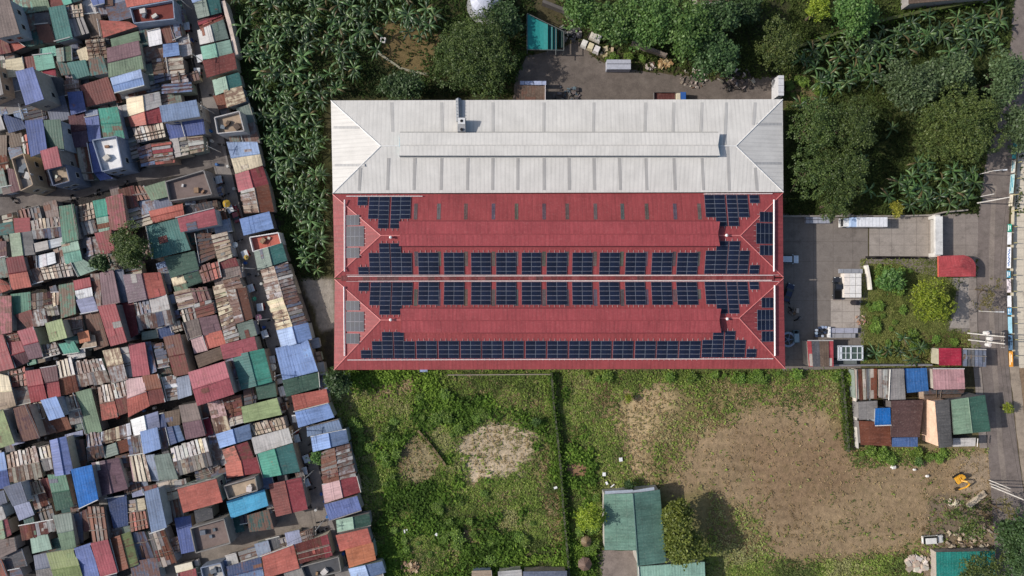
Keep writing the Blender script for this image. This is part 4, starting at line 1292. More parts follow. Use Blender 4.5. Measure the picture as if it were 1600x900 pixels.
# ------------------------------------------------------------------ what tells one house from the next
def phrase(k): return PAL[k][1] if k[0] == '@' else CT[k][1]
def base_label(r):
    a, b = phrase(r['c1']), phrase(r['c2'])
    if r['typ'] == 'd': return "flat %s roof terrace house" % a
    if r['typ'] in ('gh', 'gv'):
        if a == b: return "%s gabled house" % a
        return "%s and %s gabled house" % (a, b) if (len(a) + len(b)) < 34 else "%s gabled house" % a
    return "%s sheet roofed house" % a if r['c1'][0] == '@' else "%s tin roofed house" % a
def seg_dist(x, y, line):
    return min(float(-sdist(np.array([x]), np.array([y]), [line[i], line[i + 1], line[i]])[0]) for i in range(len(line) - 1))
def facts(r, all_):
    f = []
    best = {}
    for s in all_:
        if s is r: continue
        dx, dy = s['x'] - r['x'], s['y'] - r['y']; d = math.hypot(dx, dy)
        if d > 75: continue
        k = ('right' if dx > 0 else 'left') if abs(dx) > abs(dy) else ('below' if dy > 0 else 'above')
        if k not in best or d < best[k][0]: best[k] = (d, phrase(s['c1']))
    for k in ('left', 'right', 'above', 'below'):
        if k in best: f.append({'left': "right of a %s roof", 'right': "left of a %s roof", 'above': "below a %s roof", 'below': "above a %s roof"}[k] % best[k][1])
    ds, dc, dl = seg_dist(r['x'], r['y'], STREET), seg_dist(r['x'], r['y'], CROSS), seg_dist(r['x'], r['y'], LOWER)
    if ds < 42: f.append("beside the long slanting street")
    elif dc < 45: f.append("beside the upper cross street")
    elif dl < 45: f.append("beside the lower street")
    if r['x'] < 25: f.append("at the photo's left edge")
    if r['y'] < 25: f.append("at the photo's top edge")
    if r['y'] > 880: f.append("at the photo's bottom edge")
    if r['h'] >= 6 and r['typ'] != 'd': f.append("two storeys high")
    f.append("in the upper left blocks" if r['y'] < 290 else "in the middle left blocks" if r['y'] < 620 else "in the lower left blocks")
    return f
def give_labels(recs, group, cat="house"):
    import itertools
    for r in recs: r['base'] = base_label(r); r['facts'] = facts(r, recs)
    used = set(); left = []
    for r in recs:
        same = [s for s in recs if s['base'] == r['base'] and s is not r]
        done = None
        for n in (1, 2, 3, 4):
            for comb in itertools.combinations(r['facts'], n):
                if any(all(c in s['facts'] for c in comb) for s in same): continue
                lab = r['base'] + ", " + " and ".join(comb) if n < 3 else r['base'] + ", " + ", ".join(comb)
                w = len(lab.replace(",", "").split())
                if w <= 16 and lab not in used: done = lab; break
            if done: break
        if not done: left.append(r); done = r['base'] + ", " + r['facts'][0]
        used.add(done)
        tag(r['o'], done, cat, group)
    return left
_left = give_labels(HOUSES, "tin roofed houses of the dense settlement")
if _left: print("LABEL NOT UNIQUE", [(r['base'], r['facts']) for r in _left])
N_SLUM = len(HOUSES)
print("HOUSES", N_SLUM)

# low lean-tos that fill what is left between the taller roofs
def lean_tos():
    gx = np.arange(-6, 600, 3.0); gy = np.arange(-6, 906, 3.0); X, Y = np.meshgrid(gx, gy)
    free = sdist(X, Y, SLUM) - 4
    for r in HOUSES[:N_SLUM]:
        q = r['q']; x0, x1 = min(p[0] for p in q) - 26, max(p[0] for p in q) + 26; y0, y1 = min(p[1] for p in q) - 26, max(p[1] for p in q) + 26
        i0, i1 = np.searchsorted(gx, [x0, x1]); j0, j1 = np.searchsorted(gy, [y0, y1])
        if i1 <= i0 or j1 <= j0: continue
        sub = (slice(j0, j1), slice(i0, i1)); free[sub] = np.minimum(free[sub], -sdist(X[sub], Y[sub], q))
    for line, w in ((STREET, 15), (CROSS, 17), (LOWER, 18), ([(0, 583), (60, 567), (130, 552), (200, 537), (275, 520)], 5), ([(20, 700), (70, 688), (135, 672), (215, 648), (255, 638), (310, 622)], 5), ([(3, 760), (20, 810), (38, 860), (45, 905)], 6), ([(268, 440), (285, 500), (300, 560), (308, 585)], 5), ([(330, 440), (340, 480), (352, 530)], 5), ([(0, 465), (60, 450), (110, 437), (160, 420)], 4), ([(40, 82), (90, 72), (140, 60)], 4)):
        free = np.minimum(free, -sdist(X, Y, ribbon(line, w * 2)))
    n = 0
    while n < 170:
        j, i = np.unravel_index(np.argmax(free), free.shape); d = free[j, i]
        if d < 3.3: break
        cx, cy = X[j, i], Y[j, i]
        hw, hh = min(d * rng.uniform(1.1, 1.9), 17) + 2, min(d * rng.uniform(.9, 1.3), 14) + 2
        if rng.random() < .5: hw, hh = hh, hw
        a = -0.25 + rng.uniform(-.06, .06); ca, sa = math.cos(a), math.sin(a)
        q = [(cx + u * hw * ca - v * hh * sa, cy + u * hw * sa + v * hh * ca) for u, v in ((-1, -1), (1, -1), (1, 1), (-1, 1))]
        free = np.minimum(free, np.hypot(X - cx, Y - cy) - max(hw, hh) * .92)
        if rng.random() < .2: continue
        c = rng.choice(['@gray', '@tan', '@gray', '@dark', 'gray', 'bluegray', 'slate', '@rust', 'dgray', 'ggreen', 'lgray', 'gray', 'steel', 'taupe', 'dteal', 'lav'])
        r = house('m', rng.uniform(1.9, 2.5), c, c, q, wear=rng.uniform(.2, .9), windows=False, name="lean_to")
        tag(r, "low lean-to roof filling a gap between taller tin roofs of the settlement", "lean-to", "low lean-tos between the tin roofs")
        n += 1
    del HOUSES[N_SLUM:]
    print("LEAN-TOS", n)
lean_tos()
# ------------------------------------------------------------------ trees
def leaf_mesh(name, quads, cols, mat):
    """quads: (n,4,3) array, cols: (n,3)."""
    n = len(quads)
    me = bpy.data.meshes.new(name)
    me.vertices.add(n * 4); me.vertices.foreach_set("co", quads.astype(np.float32).ravel())
    me.loops.add(n * 4); me.loops.foreach_set("vertex_index", np.arange(n * 4, dtype=np.int32))
    me.polygons.add(n); me.polygons.foreach_set("loop_start", np.arange(0, n * 4, 4, dtype=np.int32)); me.polygons.foreach_set("loop_total", np.full(n, 4, dtype=np.int32))
    me.update(calc_edges=True)
    ca = me.color_attributes.new("Col", 'FLOAT_COLOR', 'POINT')
    c = np.concatenate([np.repeat(cols, 4, axis=0), np.ones((n * 4, 1))], 1)
    ca.data.foreach_set("color", c.astype(np.float32).ravel())
    me.materials.append(mat)
    return me

def cards(centers, size, r, up=1.0, aspect=0.6):
    """Leaf cards at centres with random tilt biased upward -> (n,4,3)."""
    n = len(centers)
    nrm = r.normal(0, 1, (n, 3)); nrm[:, 2] = np.abs(nrm[:, 2]) + up
    nrm /= np.linalg.norm(nrm, axis=1, keepdims=True)
    a = r.normal(0, 1, (n, 3)); a -= nrm * (a * nrm).sum(1, keepdims=True); a /= np.linalg.norm(a, axis=1, keepdims=True) + 1e-9
    b = np.cross(nrm, a)
    s = (size * r.uniform(.6, 1.35, n))[:, None] if np.isscalar(size) else (size * r.uniform(.7, 1.3, n))[:, None]
    A, B = a * s * .5, b * s * .5 * aspect
    return np.stack([centers - A, centers - B * 1.1, centers + A, centers + B], 1)

def crown_mesh(name, seed, rx, ry, h0, h1, lobes, dens, leaf, col, col2, gap=0.0, spread=0.62):
    """A crown of several uneven lobes covered with leaf sprays; real gaps between them."""
    r = np.random.default_rng(seed)
    C, COLS = [], []
    L = []
    for i in range(lobes):
        a = r.uniform(0, 2 * np.pi); d = np.sqrt(r.uniform(0, 1)) * spread * r.uniform(.85, 1.2)
        z = h0 + (h1 - h0) * (0.38 + 0.42 * (1 - d) + r.uniform(-.16, .16))
        s = r.uniform(.2, .4)
        L.append((np.cos(a) * d * rx, np.sin(a) * d * ry, z, s * rx, s * ry, (h1 - h0) * r.uniform(.22, .36)))
    L.append((0, 0, h0 + (h1 - h0) * .62, rx * .5, ry * .5, (h1 - h0) * .34))
    for (x, y, z, sx, sy, sz) in L:
        ns = max(10, int(sx * sy * dens))
        for k in range(ns):
            v = r.normal(0, 1, 3); v[2] = abs(v[2]) * 1.1 - .25; v /= np.linalg.norm(v)
            if r.uniform() < gap: continue
            q = np.array([x + v[0] * sx * r.uniform(.82, 1.08), y + v[1] * sy * r.uniform(.82, 1.08), z + v[2] * sz * r.uniform(.8, 1.15)])
            m = 11
            cs = leaf * r.uniform(1.0, 1.9)
            pts = q + r.normal(0, 1, (m, 3)) * np.array([cs, cs, cs * .45]) * .55
            t = r.uniform(0, 1)
            base = np.array(col) * (1 - t) + np.array(col2) * t
            C.append(pts); COLS.append(base * r.uniform(.8, 1.2, (m, 1)))
    C = np.concatenate(C); COLS = np.concatenate(COLS)
    return leaf_mesh(name, cards(C, leaf, r), COLS, M_LEAF)

def trunk_mesh(h, rad, rx, seed, col=(92, 80, 66), nl=6):
    r = random.Random(seed); m = MB(); c = lin(col)
    bx, by = r.uniform(-.3, .3), r.uniform(-.3, .3)
    m.tube([(0, 0, -.1), (bx * .4, by * .4, h * .22), (bx, by, h * .5)], [rad * 1.25, rad, rad * .75], 8, c)
    for k in range(nl):
        a = k * 2 * math.pi / nl + r.uniform(-.4, .4); z0 = h * r.uniform(.3, .5); d = rx * r.uniform(.45, .8)
        p1 = (bx + math.cos(a) * d * .45, by + math.sin(a) * d * .45, z0 + h * .15)
        p2 = (bx + math.cos(a + r.uniform(-.3, .3)) * d, by + math.sin(a + r.uniform(-.3, .3)) * d, h * r.uniform(.6, .78))
        m.tube([(bx * .8, by * .8, z0), p1, p2], [rad * .5, rad * .34, rad * .12], 6, c)
    return m

_crown = {}
KIND = {  # tones as leaf colours
 'mango': ((62, 80, 42), (90, 106, 54)), 'dark': ((58, 80, 48), (80, 106, 62)), 'green': ((70, 104, 52), (104, 134, 70)), 'deep': ((74, 92, 62), (94, 114, 74)),
 'bright': ((108, 130, 40), (150, 164, 54)), 'yellow': ((134, 138, 46), (160, 158, 62)), 'olive': ((74, 94, 48), (104, 118, 60)), 'bright2': ((88, 104, 46), (126, 138, 62)), 'dry': ((100, 98, 58), (122, 112, 72)),
}
def tree(px, py, rpx, ht, kind, label, seed, ry=None, lobes=10, dens=3.4, leaf=0.5, gap=0.08, name="tree", group=None, cat="tree"):
    rpy = ry or rpx
    top = ht * .8
    p = P(px, py, top); k = MPP * (HC - top) / HC
    root = empty(name, (p.x, p.y, 0)); tag(root, label, cat, group)
    rx, rry = rpx * k, rpy * k
    a, b = KIND[kind]
    me = crown_mesh("crown", seed, rx, rry, ht * .3, ht, lobes, dens, leaf, lin(a), lin(b), gap)
    o = bpy.data.objects.new("crown", me); COL.objects.link(o); o.parent = root
    trunk_mesh(ht, max(.12, ht * .03), min(rx, rry), seed).build("trunk", M_BARK, root)
    return root

BROAD = [
 (738, 86, 74, 10.5, 'mango', "huge round olive tree touching the white roof's upper edge", 1, 78, 22),
 (632, 136, 46, 8, 'dark', "dark tree wedged between banana plants and the white roof", 2, 26, 10),
 (905, 12, 36, 10, 'green', "leafy tree overhanging the rubble by the teal canopy", 3, 34, 10),
 (962, 34, 46, 11, 'green', "leafy tree behind the striped row of scrap cabs", 4, 44, 12),
 (1022, 28, 50, 12, 'green', "second tree of the wood along the back yard, upper side", 5, 48, 12),
 (1076, 48, 52, 12, 'green', "broad leafy tree over the earth bank of the back yard", 6, 50, 14),
 (1118, 86, 42, 11, 'dark', "dark leafy tree coming down onto the back yard's edge", 7, 44, 12),
 (1128, 24, 42, 11, 'dark', "dark leafy tree at the top edge, end of the wood", 8, 36, 12),
 (790, 26, 32, 6.5, 'dark', "shadowy tree between the round tank and teal canopy", 81, 40, 10),
 (1160, 12, 34, 9, 'dark', "dark crown in the gap at the end of the wood, top edge", 91, 28, 10),
 (1216, 66, 38, 10, 'olive', "lone olive tree between the wood and banana rows", 9, 46, 12),
 (1278, 14, 26, 8, 'bright', "bright yellow green tree at the top edge", 10, 22, 9),
 (1334, 24, 48, 9, 'green', "spreading green tree above the upper banana rows", 11, 36, 12),
 (1270, 196, 46, 12, 'mango', "olive crown nearest the white roof's right corner", 12, 50, 14),
 (1338, 192, 50, 12, 'mango', "olive crown forming the upper middle of the big clump", 13, 52, 14),
 (1268, 270, 44, 11, 'mango', "olive crown against the warehouse's right wall", 14, 46, 13),
 (1322, 266, 46, 11.5, 'mango', "olive crown at the centre of the big clump", 15, 50, 13),
 (1304, 318, 30, 9, 'mango', "low olive crown above the stacked steel panels", 16, 26, 9),
 (1430, 128, 50, 11, 'deep', "greyish green crown beside the upper banana rows", 17, 46, 13),
 (1490, 112, 44, 11, 'deep', "greyish green crown in the middle of the right wood", 18, 34, 12),
 (1506, 190, 76, 13, 'olive', "largest olive crown beside the road on the right", 19, 68, 22),
 (1574, 122, 40, 11, 'deep', "dark crown hanging over the road's upper end", 20, 50, 11),
 (1594, 196, 30, 10, 'deep', "dark crown at the right edge over the mural fence", 21, 44, 9),
 (1456, 472, 42, 8, 'bright', "round bright green tree on the gatehouse lawn", 22, 38, 16),
 (1058, 811, 31, 9, 'bright2', "round tree at the green shed's upper right corner", 24, 29, 16),
 (1066, 852, 35, 10, 'bright2', "taller tree along the green shed's right wall", 25, 37, 18),
 (924, 812, 28, 8.5, 'bright', "yellow green tree against the green shed's left wall", 26, 26, 10),
 (202, 386, 34, 10, 'mango', "single tree standing among the tin roofs", 27, 42, 13),
 (152, 408, 15, 7, 'dark', "small dark tree beside the single tall tree among tin roofs", 28, 14, 6),
 (524, 598, 24, 6, 'dark', "bushy tree at the red warehouse's lower left corner", 29, 22, 9),
 (1392, 438, 24, 5, 'green', "bushy green tree by the white wall on the lawn", 30, 20, 9),
 (495, 712, 7, 3.5, 'green', "little tree on the pavement of the slanting street", 31, 7, 5),
 (1534, 893, 44, 8, 'olive', "tree leaning over the teal roof in the lower right corner", 32, 40, 12),
 (1590, 850, 30, 9, 'dark', "dark tree at the right edge beside the lower road", 33, 60, 9),
]
for t in BROAD:
    tree(t[0], t[1], t[2], t[3], t[4], t[5], t[6], t[7], lobes=int(t[8] * 1.5), leaf=0.38 if t[4] in ('mango', 'olive', 'bright') else 0.6, dens=5.2 if t[2] > 36 else 10)
tree(1404, 325, 15, 3.5, 'yellow', "round yellow bush beside the parked white truck", 40, 14, lobes=7, dens=9, leaf=.35, gap=0, name="bush", cat="bush")
tree(1505, 815, 46, 8, 'olive', "sparse tree with bare limbs above the rubble", 41, 38, lobes=12, dens=2.0, leaf=.5, gap=.35)
tree(1546, 452, 32, 6, 'dry', "almost leafless tree in front of the curved red roof", 42, 40, lobes=9, dens=.9, leaf=.35, gap=.5)
tree(1574, 800, 30, 7, 'dry', "bare brown tree beside the three slim poles", 43, 34, lobes=7, dens=.8, leaf=.35, gap=.5)
tree(1574, 639, 9, 3, 'bright', "small bright bush on the road's far verge", 44, 12, lobes=5, dens=9, leaf=.35, name="bush", cat="bush")
tree(983, 621, 6, 2, 'bright', "small lime bush alone on the weedy field", 45, 6, lobes=4, dens=14, leaf=.3, name="bush", cat="bush")
tree(838, 657, 9, 2, 'green', "dark bush at the edge of the pale bare patch", 46, 7, lobes=4, dens=12, leaf=.35, name="bush", cat="bush")
tree(1436, 722, 6, 2, 'green', "bush below the brown patched roofs", 47, 7, lobes=4, dens=12, leaf=.35, name="bush", cat="bush")
tree(985, 758, 11, 3, 'dark', "dark bush behind the green shed's top wall", 48, 8, lobes=5, dens=10, leaf=.35, name="bush", cat="bush")

# ------------------------------------------------------------------ banana plants
def banana_proto(seed):
    r = random.Random(seed)
    q, c = [], []
    n = r.randint(7, 12); big = r.uniform(.75, 1.2); tone = r.uniform(.7, 1.25); yel = r.uniform(-.06, .05)
    for i in range(n):
        a = i * 2.399 + r.uniform(-.35, .35)
        L = r.uniform(1.7, 3.3) * big; wd = r.uniform(.30, .44); rise = r.uniform(.35, 1.15); droop = r.uniform(.25, .55)
        col = np.array(lin(r.choice([(68, 96, 50), (80, 108, 58), (58, 84, 45), (98, 122, 74), (52, 74, 45)]))) * r.uniform(.8, 1.25) * tone * np.array([1 + yel, 1, 1 - yel])
        if r.random() < .025: col = np.array(lin((104, 92, 58)))
        seg = 6
        ca, sa = math.cos(a), math.sin(a); prev = None
        for k in range(seg + 1):
            t = k / seg
            d = .12 + L * t * (1 - .12 * t); z = 2.6 + rise * math.sin(t * 2.0) - droop * L * t * t
            w = wd * (math.sin(math.pi * min(1, .08 + t * .92)) ** .55) * (1 if t < .98 else .15) * .5
            mid = np.array([ca * d, sa * d, z]); left = mid + np.array([-sa * w, ca * w, -w * .35]); right = mid + np.array([sa * w, -ca * w, -w * .35])
            if prev is not None:
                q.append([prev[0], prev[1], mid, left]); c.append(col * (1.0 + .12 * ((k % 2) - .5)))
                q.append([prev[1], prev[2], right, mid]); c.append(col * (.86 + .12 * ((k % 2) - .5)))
            prev = (left, mid, right)
    return leaf_mesh("crown", np.array(q), np.array(c), M_BANANA)
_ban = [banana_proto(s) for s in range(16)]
_bt = MB(); _bt.tube([(0, 0, -.1), (0, 0, 1.4), (.03, 0, 2.7)], [.2, .16, .1], 7, lin((96, 104, 62))); _bto = _bt.build("trunk", M_BARK)
_btm = _bto.data; bpy.data.objects.remove(_bto)
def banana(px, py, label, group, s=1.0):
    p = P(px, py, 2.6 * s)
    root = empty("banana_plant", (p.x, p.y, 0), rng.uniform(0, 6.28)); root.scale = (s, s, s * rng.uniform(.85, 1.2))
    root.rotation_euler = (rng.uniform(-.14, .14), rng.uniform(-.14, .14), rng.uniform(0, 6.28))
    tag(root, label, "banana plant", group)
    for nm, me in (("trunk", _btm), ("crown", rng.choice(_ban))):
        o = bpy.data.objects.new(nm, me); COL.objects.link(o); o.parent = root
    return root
def fill(poly, step, label, group, smin=.85, smax=1.2, avoid=(), keep=1.0):
    xs = [p[0] for p in poly]; ys = [p[1] for p in poly]
    y = min(ys)
    row = 0
    while y < max(ys):
        x = min(xs) + (row % 2) * step / 2
        while x < max(xs):
            qx, qy = x + rng.uniform(-.42, .42) * step, y + rng.uniform(-.42, .42) * step
            if sdist(np.array([qx]), np.array([qy]), poly)[0] > 2 and rng.random() < keep and not any((qx - ax) ** 2 + (qy - ay) ** 2 < ar * ar for ax, ay, ar in avoid):
                banana(qx, qy, label, group, rng.uniform(smin, smax))
            x += step
        y += step * .87; row += 1
L1 = "banana plant with arching leaves in the grove left of the white warehouse"
fill([(362, -12), (600, -12), (585, 40), (600, 100), (560, 130), (512, 160), (512, 428), (478, 428), (446, 340), (412, 215), (384, 105)], 15.4, L1, "banana plants of the left grove", .66, 1.18, avoid=((505, 95, 22), (470, 225, 9), (472, 262, 10), (585, 110, 14)), keep=.84)
fill([(600, -10), (690, -8), (685, 50), (640, 60), (602, 42)], 17, "banana plant in the thin clump left of the huge olive tree", "banana plants by the huge olive tree", keep=.8)
L2 = "banana plant in the rows between the wood and the right road"
fill([(1235, 100), (1268, 62), (1330, 58), (1420, 28), (1560, 14), (1590, 30), (1560, 78), (1500, 85), (1440, 80), (1392, 98), (1380, 132), (1330, 138), (1290, 140)], 18, L2, "banana plants of the upper right rows", avoid=((1255, 118, 12),))
L3 = "banana plant on the corner between largest olive crown and the road"
fill([(1395, 285), (1440, 240), (1480, 258), (1528, 262), (1530, 300), (1515, 326), (1400, 332), (1372, 316)], 18, L3, "banana plants of the road corner", avoid=((1404, 325, 15),), keep=.9)
for x, y in ((1368, 550), (1386, 545), (1412, 526), (1404, 548), (1424, 560), (1436, 545), (1352, 556)):
    banana(x, y, "banana plant on the lawn behind the boundary wall", "banana plants on the lawn", .9)
for x, y in ((1252, 163), (1282, 160), (1318, 312), (1358, 300), (1345, 252), (1392, 200)):
    banana(x, y, "banana plant poking out around the big olive clump", "banana plants round the olive clump", 1.0)

# ------------------------------------------------------------------ weeds and dry grass
def scatter(name, n, region, field, size, cols, mat, seed, hgt=(.15, .6), blades=4, avoid=None):
    r = np.random.default_rng(seed)
    px = r.uniform(region[0], region[2], n); py = r.uniform(region[1], region[3], n)
    c, g, d = zone_fields(px, py)
    w = (g if field == 'g' else d)
    X, Y = (px - 800) * MPP, (450 - py) * MPP
    clump = fbm(X, Y, 7.0, seed + 3)
    thr = (1.0 + 1.3 * clump) if name != 'tall_weeds' else np.clip((clump + .5 * fbm(X, Y, 20, 77) - .05) * 4, 0, 1)
    keep = r.uniform(0, 1, n) < np.clip(w * thr, 0, 1)
    if avoid is not None:
        for poly in avoid: keep &= sdist(px, py, poly) < 0
    X, Y, clump = X[keep], Y[keep], clump[keep]
    m = len(X)
    tone = np.clip(.5 + 1.1 * fbm(X, Y, 11, seed + 8) + .5 * fbm(X, Y, 2.2, seed + 5) + r.normal(0, .16, m), 0, 1)
    hs = (hgt[0] + (hgt[1] - hgt[0]) * np.clip(.5 + .8 * fbm(X, Y, 5, seed + 11), 0, 1)) * r.uniform(.6, 1.3, m)
    cl = np.array([lin(k) for k in cols]); f = tone * (len(cols) - 1); i0 = np.clip(f.astype(int), 0, len(cols) - 2); fr = (f - i0)[:, None]
    base = cl[i0] * (1 - fr) + cl[i0 + 1] * fr
    base *= r.uniform(.75, 1.25, (m, 1))
    Cc = np.repeat(np.stack([X, Y, hs * .6], 1), blades, 0)
    Cc[:, :2] += r.normal(0, 1, (m * blades, 2)) * size * .55
    Cc[:, 2] *= r.uniform(.4, 1.3, m * blades)
    Q = cards(Cc, np.repeat(np.full(m, size), blades), r, up=1.0, aspect=.5)
    Q[:, :, 2] = np.maximum(Q[:, :, 2], 0.0)
    me = leaf_mesh(name, Q, np.repeat(base, blades, 0) * r.uniform(.85, 1.15, (m * blades, 1)), mat)
    o = bpy.data.objects.new(name, me); COL.objects.link(o); tag(o, kind="stuff")
    return o
NOGO = [[(800, 160), (806, 120), (822, 88), (870, 78), (905, 62), (925, 88), (955, 104), (1005, 112), (1060, 118), (1120, 126), (1217, 120), (1217, 160)], [(1222, 400), (1345, 400), (1345, 580), (1222, 580)], [(938, 762), (1106, 762), (1106, 905), (938, 905)], [(1333, 572), (1560, 572), (1560, 702), (1333, 702)], [(505, 150), (1228, 150), (1228, 580), (505, 580)], ROADL + ROADR[::-1]]
scatter("weeds", 78000, (500, 575, 1560, 920), 'g', .55, [(92, 106, 60), (108, 126, 66), (124, 148, 70), (144, 160, 84), (158, 158, 108)], M_GRASS, 31, (.06, .5), 4, NOGO)
scatter("tall_weeds", 16000, (500, 575, 930, 920), 'g', .8, [(70, 96, 42), (92, 124, 50), (122, 152, 64)], M_GRASS, 41, (.5, 1.5), 6, NOGO)
scatter("dry_grass", 52000, (500, 575, 1560, 920), 'd', .38, [(140, 122, 88), (160, 140, 104), (178, 160, 124), (146, 140, 94)], M_GRASS, 57, (.05, .3), 4, NOGO)
scatter("undergrowth", 26000, (350, -20, 840, 440), 'g', .6, [(40, 52, 28), (56, 74, 36), (74, 94, 48)], M_GRASS, 77, (.2, .8), 4, NOGO)
scatter("wood_undergrowth", 30000, (870, -20, 1600, 335), 'g', .6, [(44, 56, 30), (62, 76, 38), (84, 98, 50)], M_GRASS, 79, (.2, .8), 4, NOGO)
scatter("lawn_grass", 18000, (1345, 405, 1535, 575), 'g', .4, [(82, 94, 48), (108, 116, 62), (126, 130, 76)], M_GRASS, 83, (.05, .3), 4, NOGO)

# bushes that stand out of the weeds
def bush_proto(seed, a, b):
    return crown_mesh("foliage", seed, 1.0, 1.0, 0.0, 1.3, 5, 26, .3, lin(a), lin(b), 0.0, .5)
_bush = [bush_proto(900 + i, (82, 112, 46), (126, 152, 66)) for i in range(4)]
def bush(px, py, s, label, group):
    p = P(px, py, .6)
    root = empty("bush", (p.x, p.y, 0), rng.uniform(0, 6.28)); root.scale = (s, s * rng.uniform(.8, 1.2), s * rng.uniform(.6, .9))
    tag(root, label, "bush", group)
    o = bpy.data.objects.new("foliage", rng.choice(_bush)); COL.objects.link(o); o.parent = root
for poly, n, lab, grp in (([(550, 640), (640, 640), (625, 740), (590, 790), (560, 720)], 22, "low green bush on the left side of the weedy field", "bushes on the left of the field"),
                          ([(640, 600), (760, 600), (770, 650), (700, 690), (660, 665)], 14, "low green bush on the upper weedy field below the red roof", "bushes on the upper field"),
                          ([(605, 770), (850, 760), (860, 880), (760, 885), (620, 880)], 30, "low green bush in the lower weedy field", "bushes on the lower field"),
                          ([(895, 770), (935, 770), (935, 890), (898, 850)], 9, "low green bush in the strip left of the green shed", "bushes left of the green shed"),
                          ([(1345, 703), (1480, 703), (1470, 722), (1350, 718)], 14, "low bush along the foot of the brown patched roofs", "bushes below the patched roofs"),
                          ([(860, 583), (1330, 583), (1330, 592), (860, 592)], 26, "low bush along the foot of the red warehouse wall", "bushes along the warehouse wall"),
                          ([(1352, 455), (1420, 480), (1440, 530), (1500, 530), (1500, 540), (1352, 565)], 22, "low bush scattered on the gatehouse lawn", "bushes on the lawn"),
                          ([(1365, 415), (1425, 415), (1415, 465), (1365, 450)], 12, "bush in the leafy upper part of the lawn", "bushes on the upper lawn"),
                          ([(1225, 110), (1290, 130), (1290, 170), (1232, 168)], 12, "bush on the brown corner beside the white gatepost wall", "bushes by the gatepost wall"),
                          ([(930, 75), (1010, 92), (1005, 100), (940, 92)], 8, "low bush behind the grey container in the back yard", "bushes behind the container")):
    k = 0
    while k < n:
        qx, qy = rng.uniform(min(p[0] for p in poly), max(p[0] for p in poly)), rng.uniform(min(p[1] for p in poly), max(p[1] for p in poly))
        if sdist(np.array([qx]), np.array([qy]), poly)[0] > 0:
            bush(qx, qy, rng.uniform(.6, 1.5), lab, grp); k += 1
# ------------------------------------------------------------------ hedge-topped boundary walls in the field
def long_wall(name, label, line, h, thick, col, cat="wall", mat=None, vines=0.0, group=None, wear=.3):
    """A free-standing wall along a line of photograph pixels (traced at its top)."""
    w = [P(x, y, h) for x, y in line]
    o = Vector((w[0].x, w[0].y, 0)); root = empty(name, o); tag(root, label, cat, group)
    m = MB(); c = lin(col)
    for a, b in zip(w, w[1:]):
        d = b - a; L = d.length; q = (a + b) / 2 - o
        m.box((q.x, q.y, h / 2 - .05), (L + thick * .9, thick, h + .1 + rng.uniform(0, .02)), jit(c, .06), wear, rz=math.atan2(d.y, d.x))
    m.build("wall", mat or M_CONC, root)
    if vines:
        r = np.random.default_rng(int(abs(line[0][0])))
        C = []
        for a, b in zip(w, w[1:]):
            n = int((b - a).length * 60 * vines); t = r.uniform(0, 1, (n, 1))
            p = np.array(a - o) * (1 - t) + np.array(b - o) * t
            p[:, :2] += r.normal(0, thick * 1.1, (n, 2)); p[:, 2] = h * r.uniform(.25, 1.15, n); C.append(p)
        C = np.concatenate(C); t = r.uniform(0, 1, (len(C), 1))
        cc = np.array(lin((52, 72, 30))) * (1 - t) + np.array(lin((86, 112, 42))) * t
        me = leaf_mesh("foliage", cards(C, .45, r), cc, M_GRASS)
        ob = bpy.data.objects.new("foliage", me); COL.objects.link(ob); ob.parent = root
    return root
long_wall("boundary_wall", "low overgrown wall running down the middle of the weedy field", [(862, 584), (866, 640), (872, 690), (877, 740), (880, 790), (885, 845), (890, 905)], 1.7, .45, (84, 84, 70), vines=1.0)
long_wall("boundary_wall", "low overgrown wall beside the patched roofs on the right", [(1316, 582), (1320, 620), (1324, 660), (1327, 705)], 1.7, .45, (84, 84, 70), vines=1.0)
long_wall("boundary_wall", "low wall along the red warehouse's lower side", [(700, 586), (860, 585)], 1.2, .2, (150, 140, 128))
long_wall("boundary_wall", "grey concrete wall between the lawn and the patched roofs", [(1304, 571), (1456, 570.5)], 2.2, .35, (128, 128, 132))
long_wall("boundary_wall", "white wall along the left side of the patched roofs", [(1336, 577), (1338, 640), (1341, 700)], 1.6, .22, (206, 200, 190))
long_wall("boundary_wall", "short white wall piece at the lawn's upper left corner", [(1355.5, 416), (1359, 434), (1361, 451)], 1.4, .5, (224, 218, 206))
long_wall("boundary_wall", "stone wall slanting through the trees to the road corner", [(1222, 337.5), (1400, 337.5), (1455, 336), (1478, 331), (1512, 328)], 1.6, .3, (150, 142, 132))
long_wall("boundary_wall", "pale wall behind the tin houses next to the banana grove", [(349, 4), (358, 36), (369, 84)], 3.0, .9, (206, 186, 172))
long_wall("boundary_wall", "mossy field wall along the top of the upper right rows", [(1232, 78), (1300, 54), (1352, 37), (1420, 22), (1480, 10), (1560, -6)], 2.0, .7, (78, 84, 52), vines=.35)
long_wall("boundary_wall", "crumbling brown wall leaning along the back yard's earth bank", [(990, 66), (1015, 76), (1040, 85)], 1.8, .8, (130, 118, 108))
long_wall("boundary_wall", "long ruined wall behind the teal canopy", [(850, 2), (880, 14), (905, 32)], 2.0, .7, (96, 92, 88))
long_wall("footpath_kerb", "pale curving kerb through the clearing by the olive tree", [(590, 82), (606, 93), (625, 106), (645, 112), (668, 116)], .25, .5, (150, 144, 124), cat="kerb")

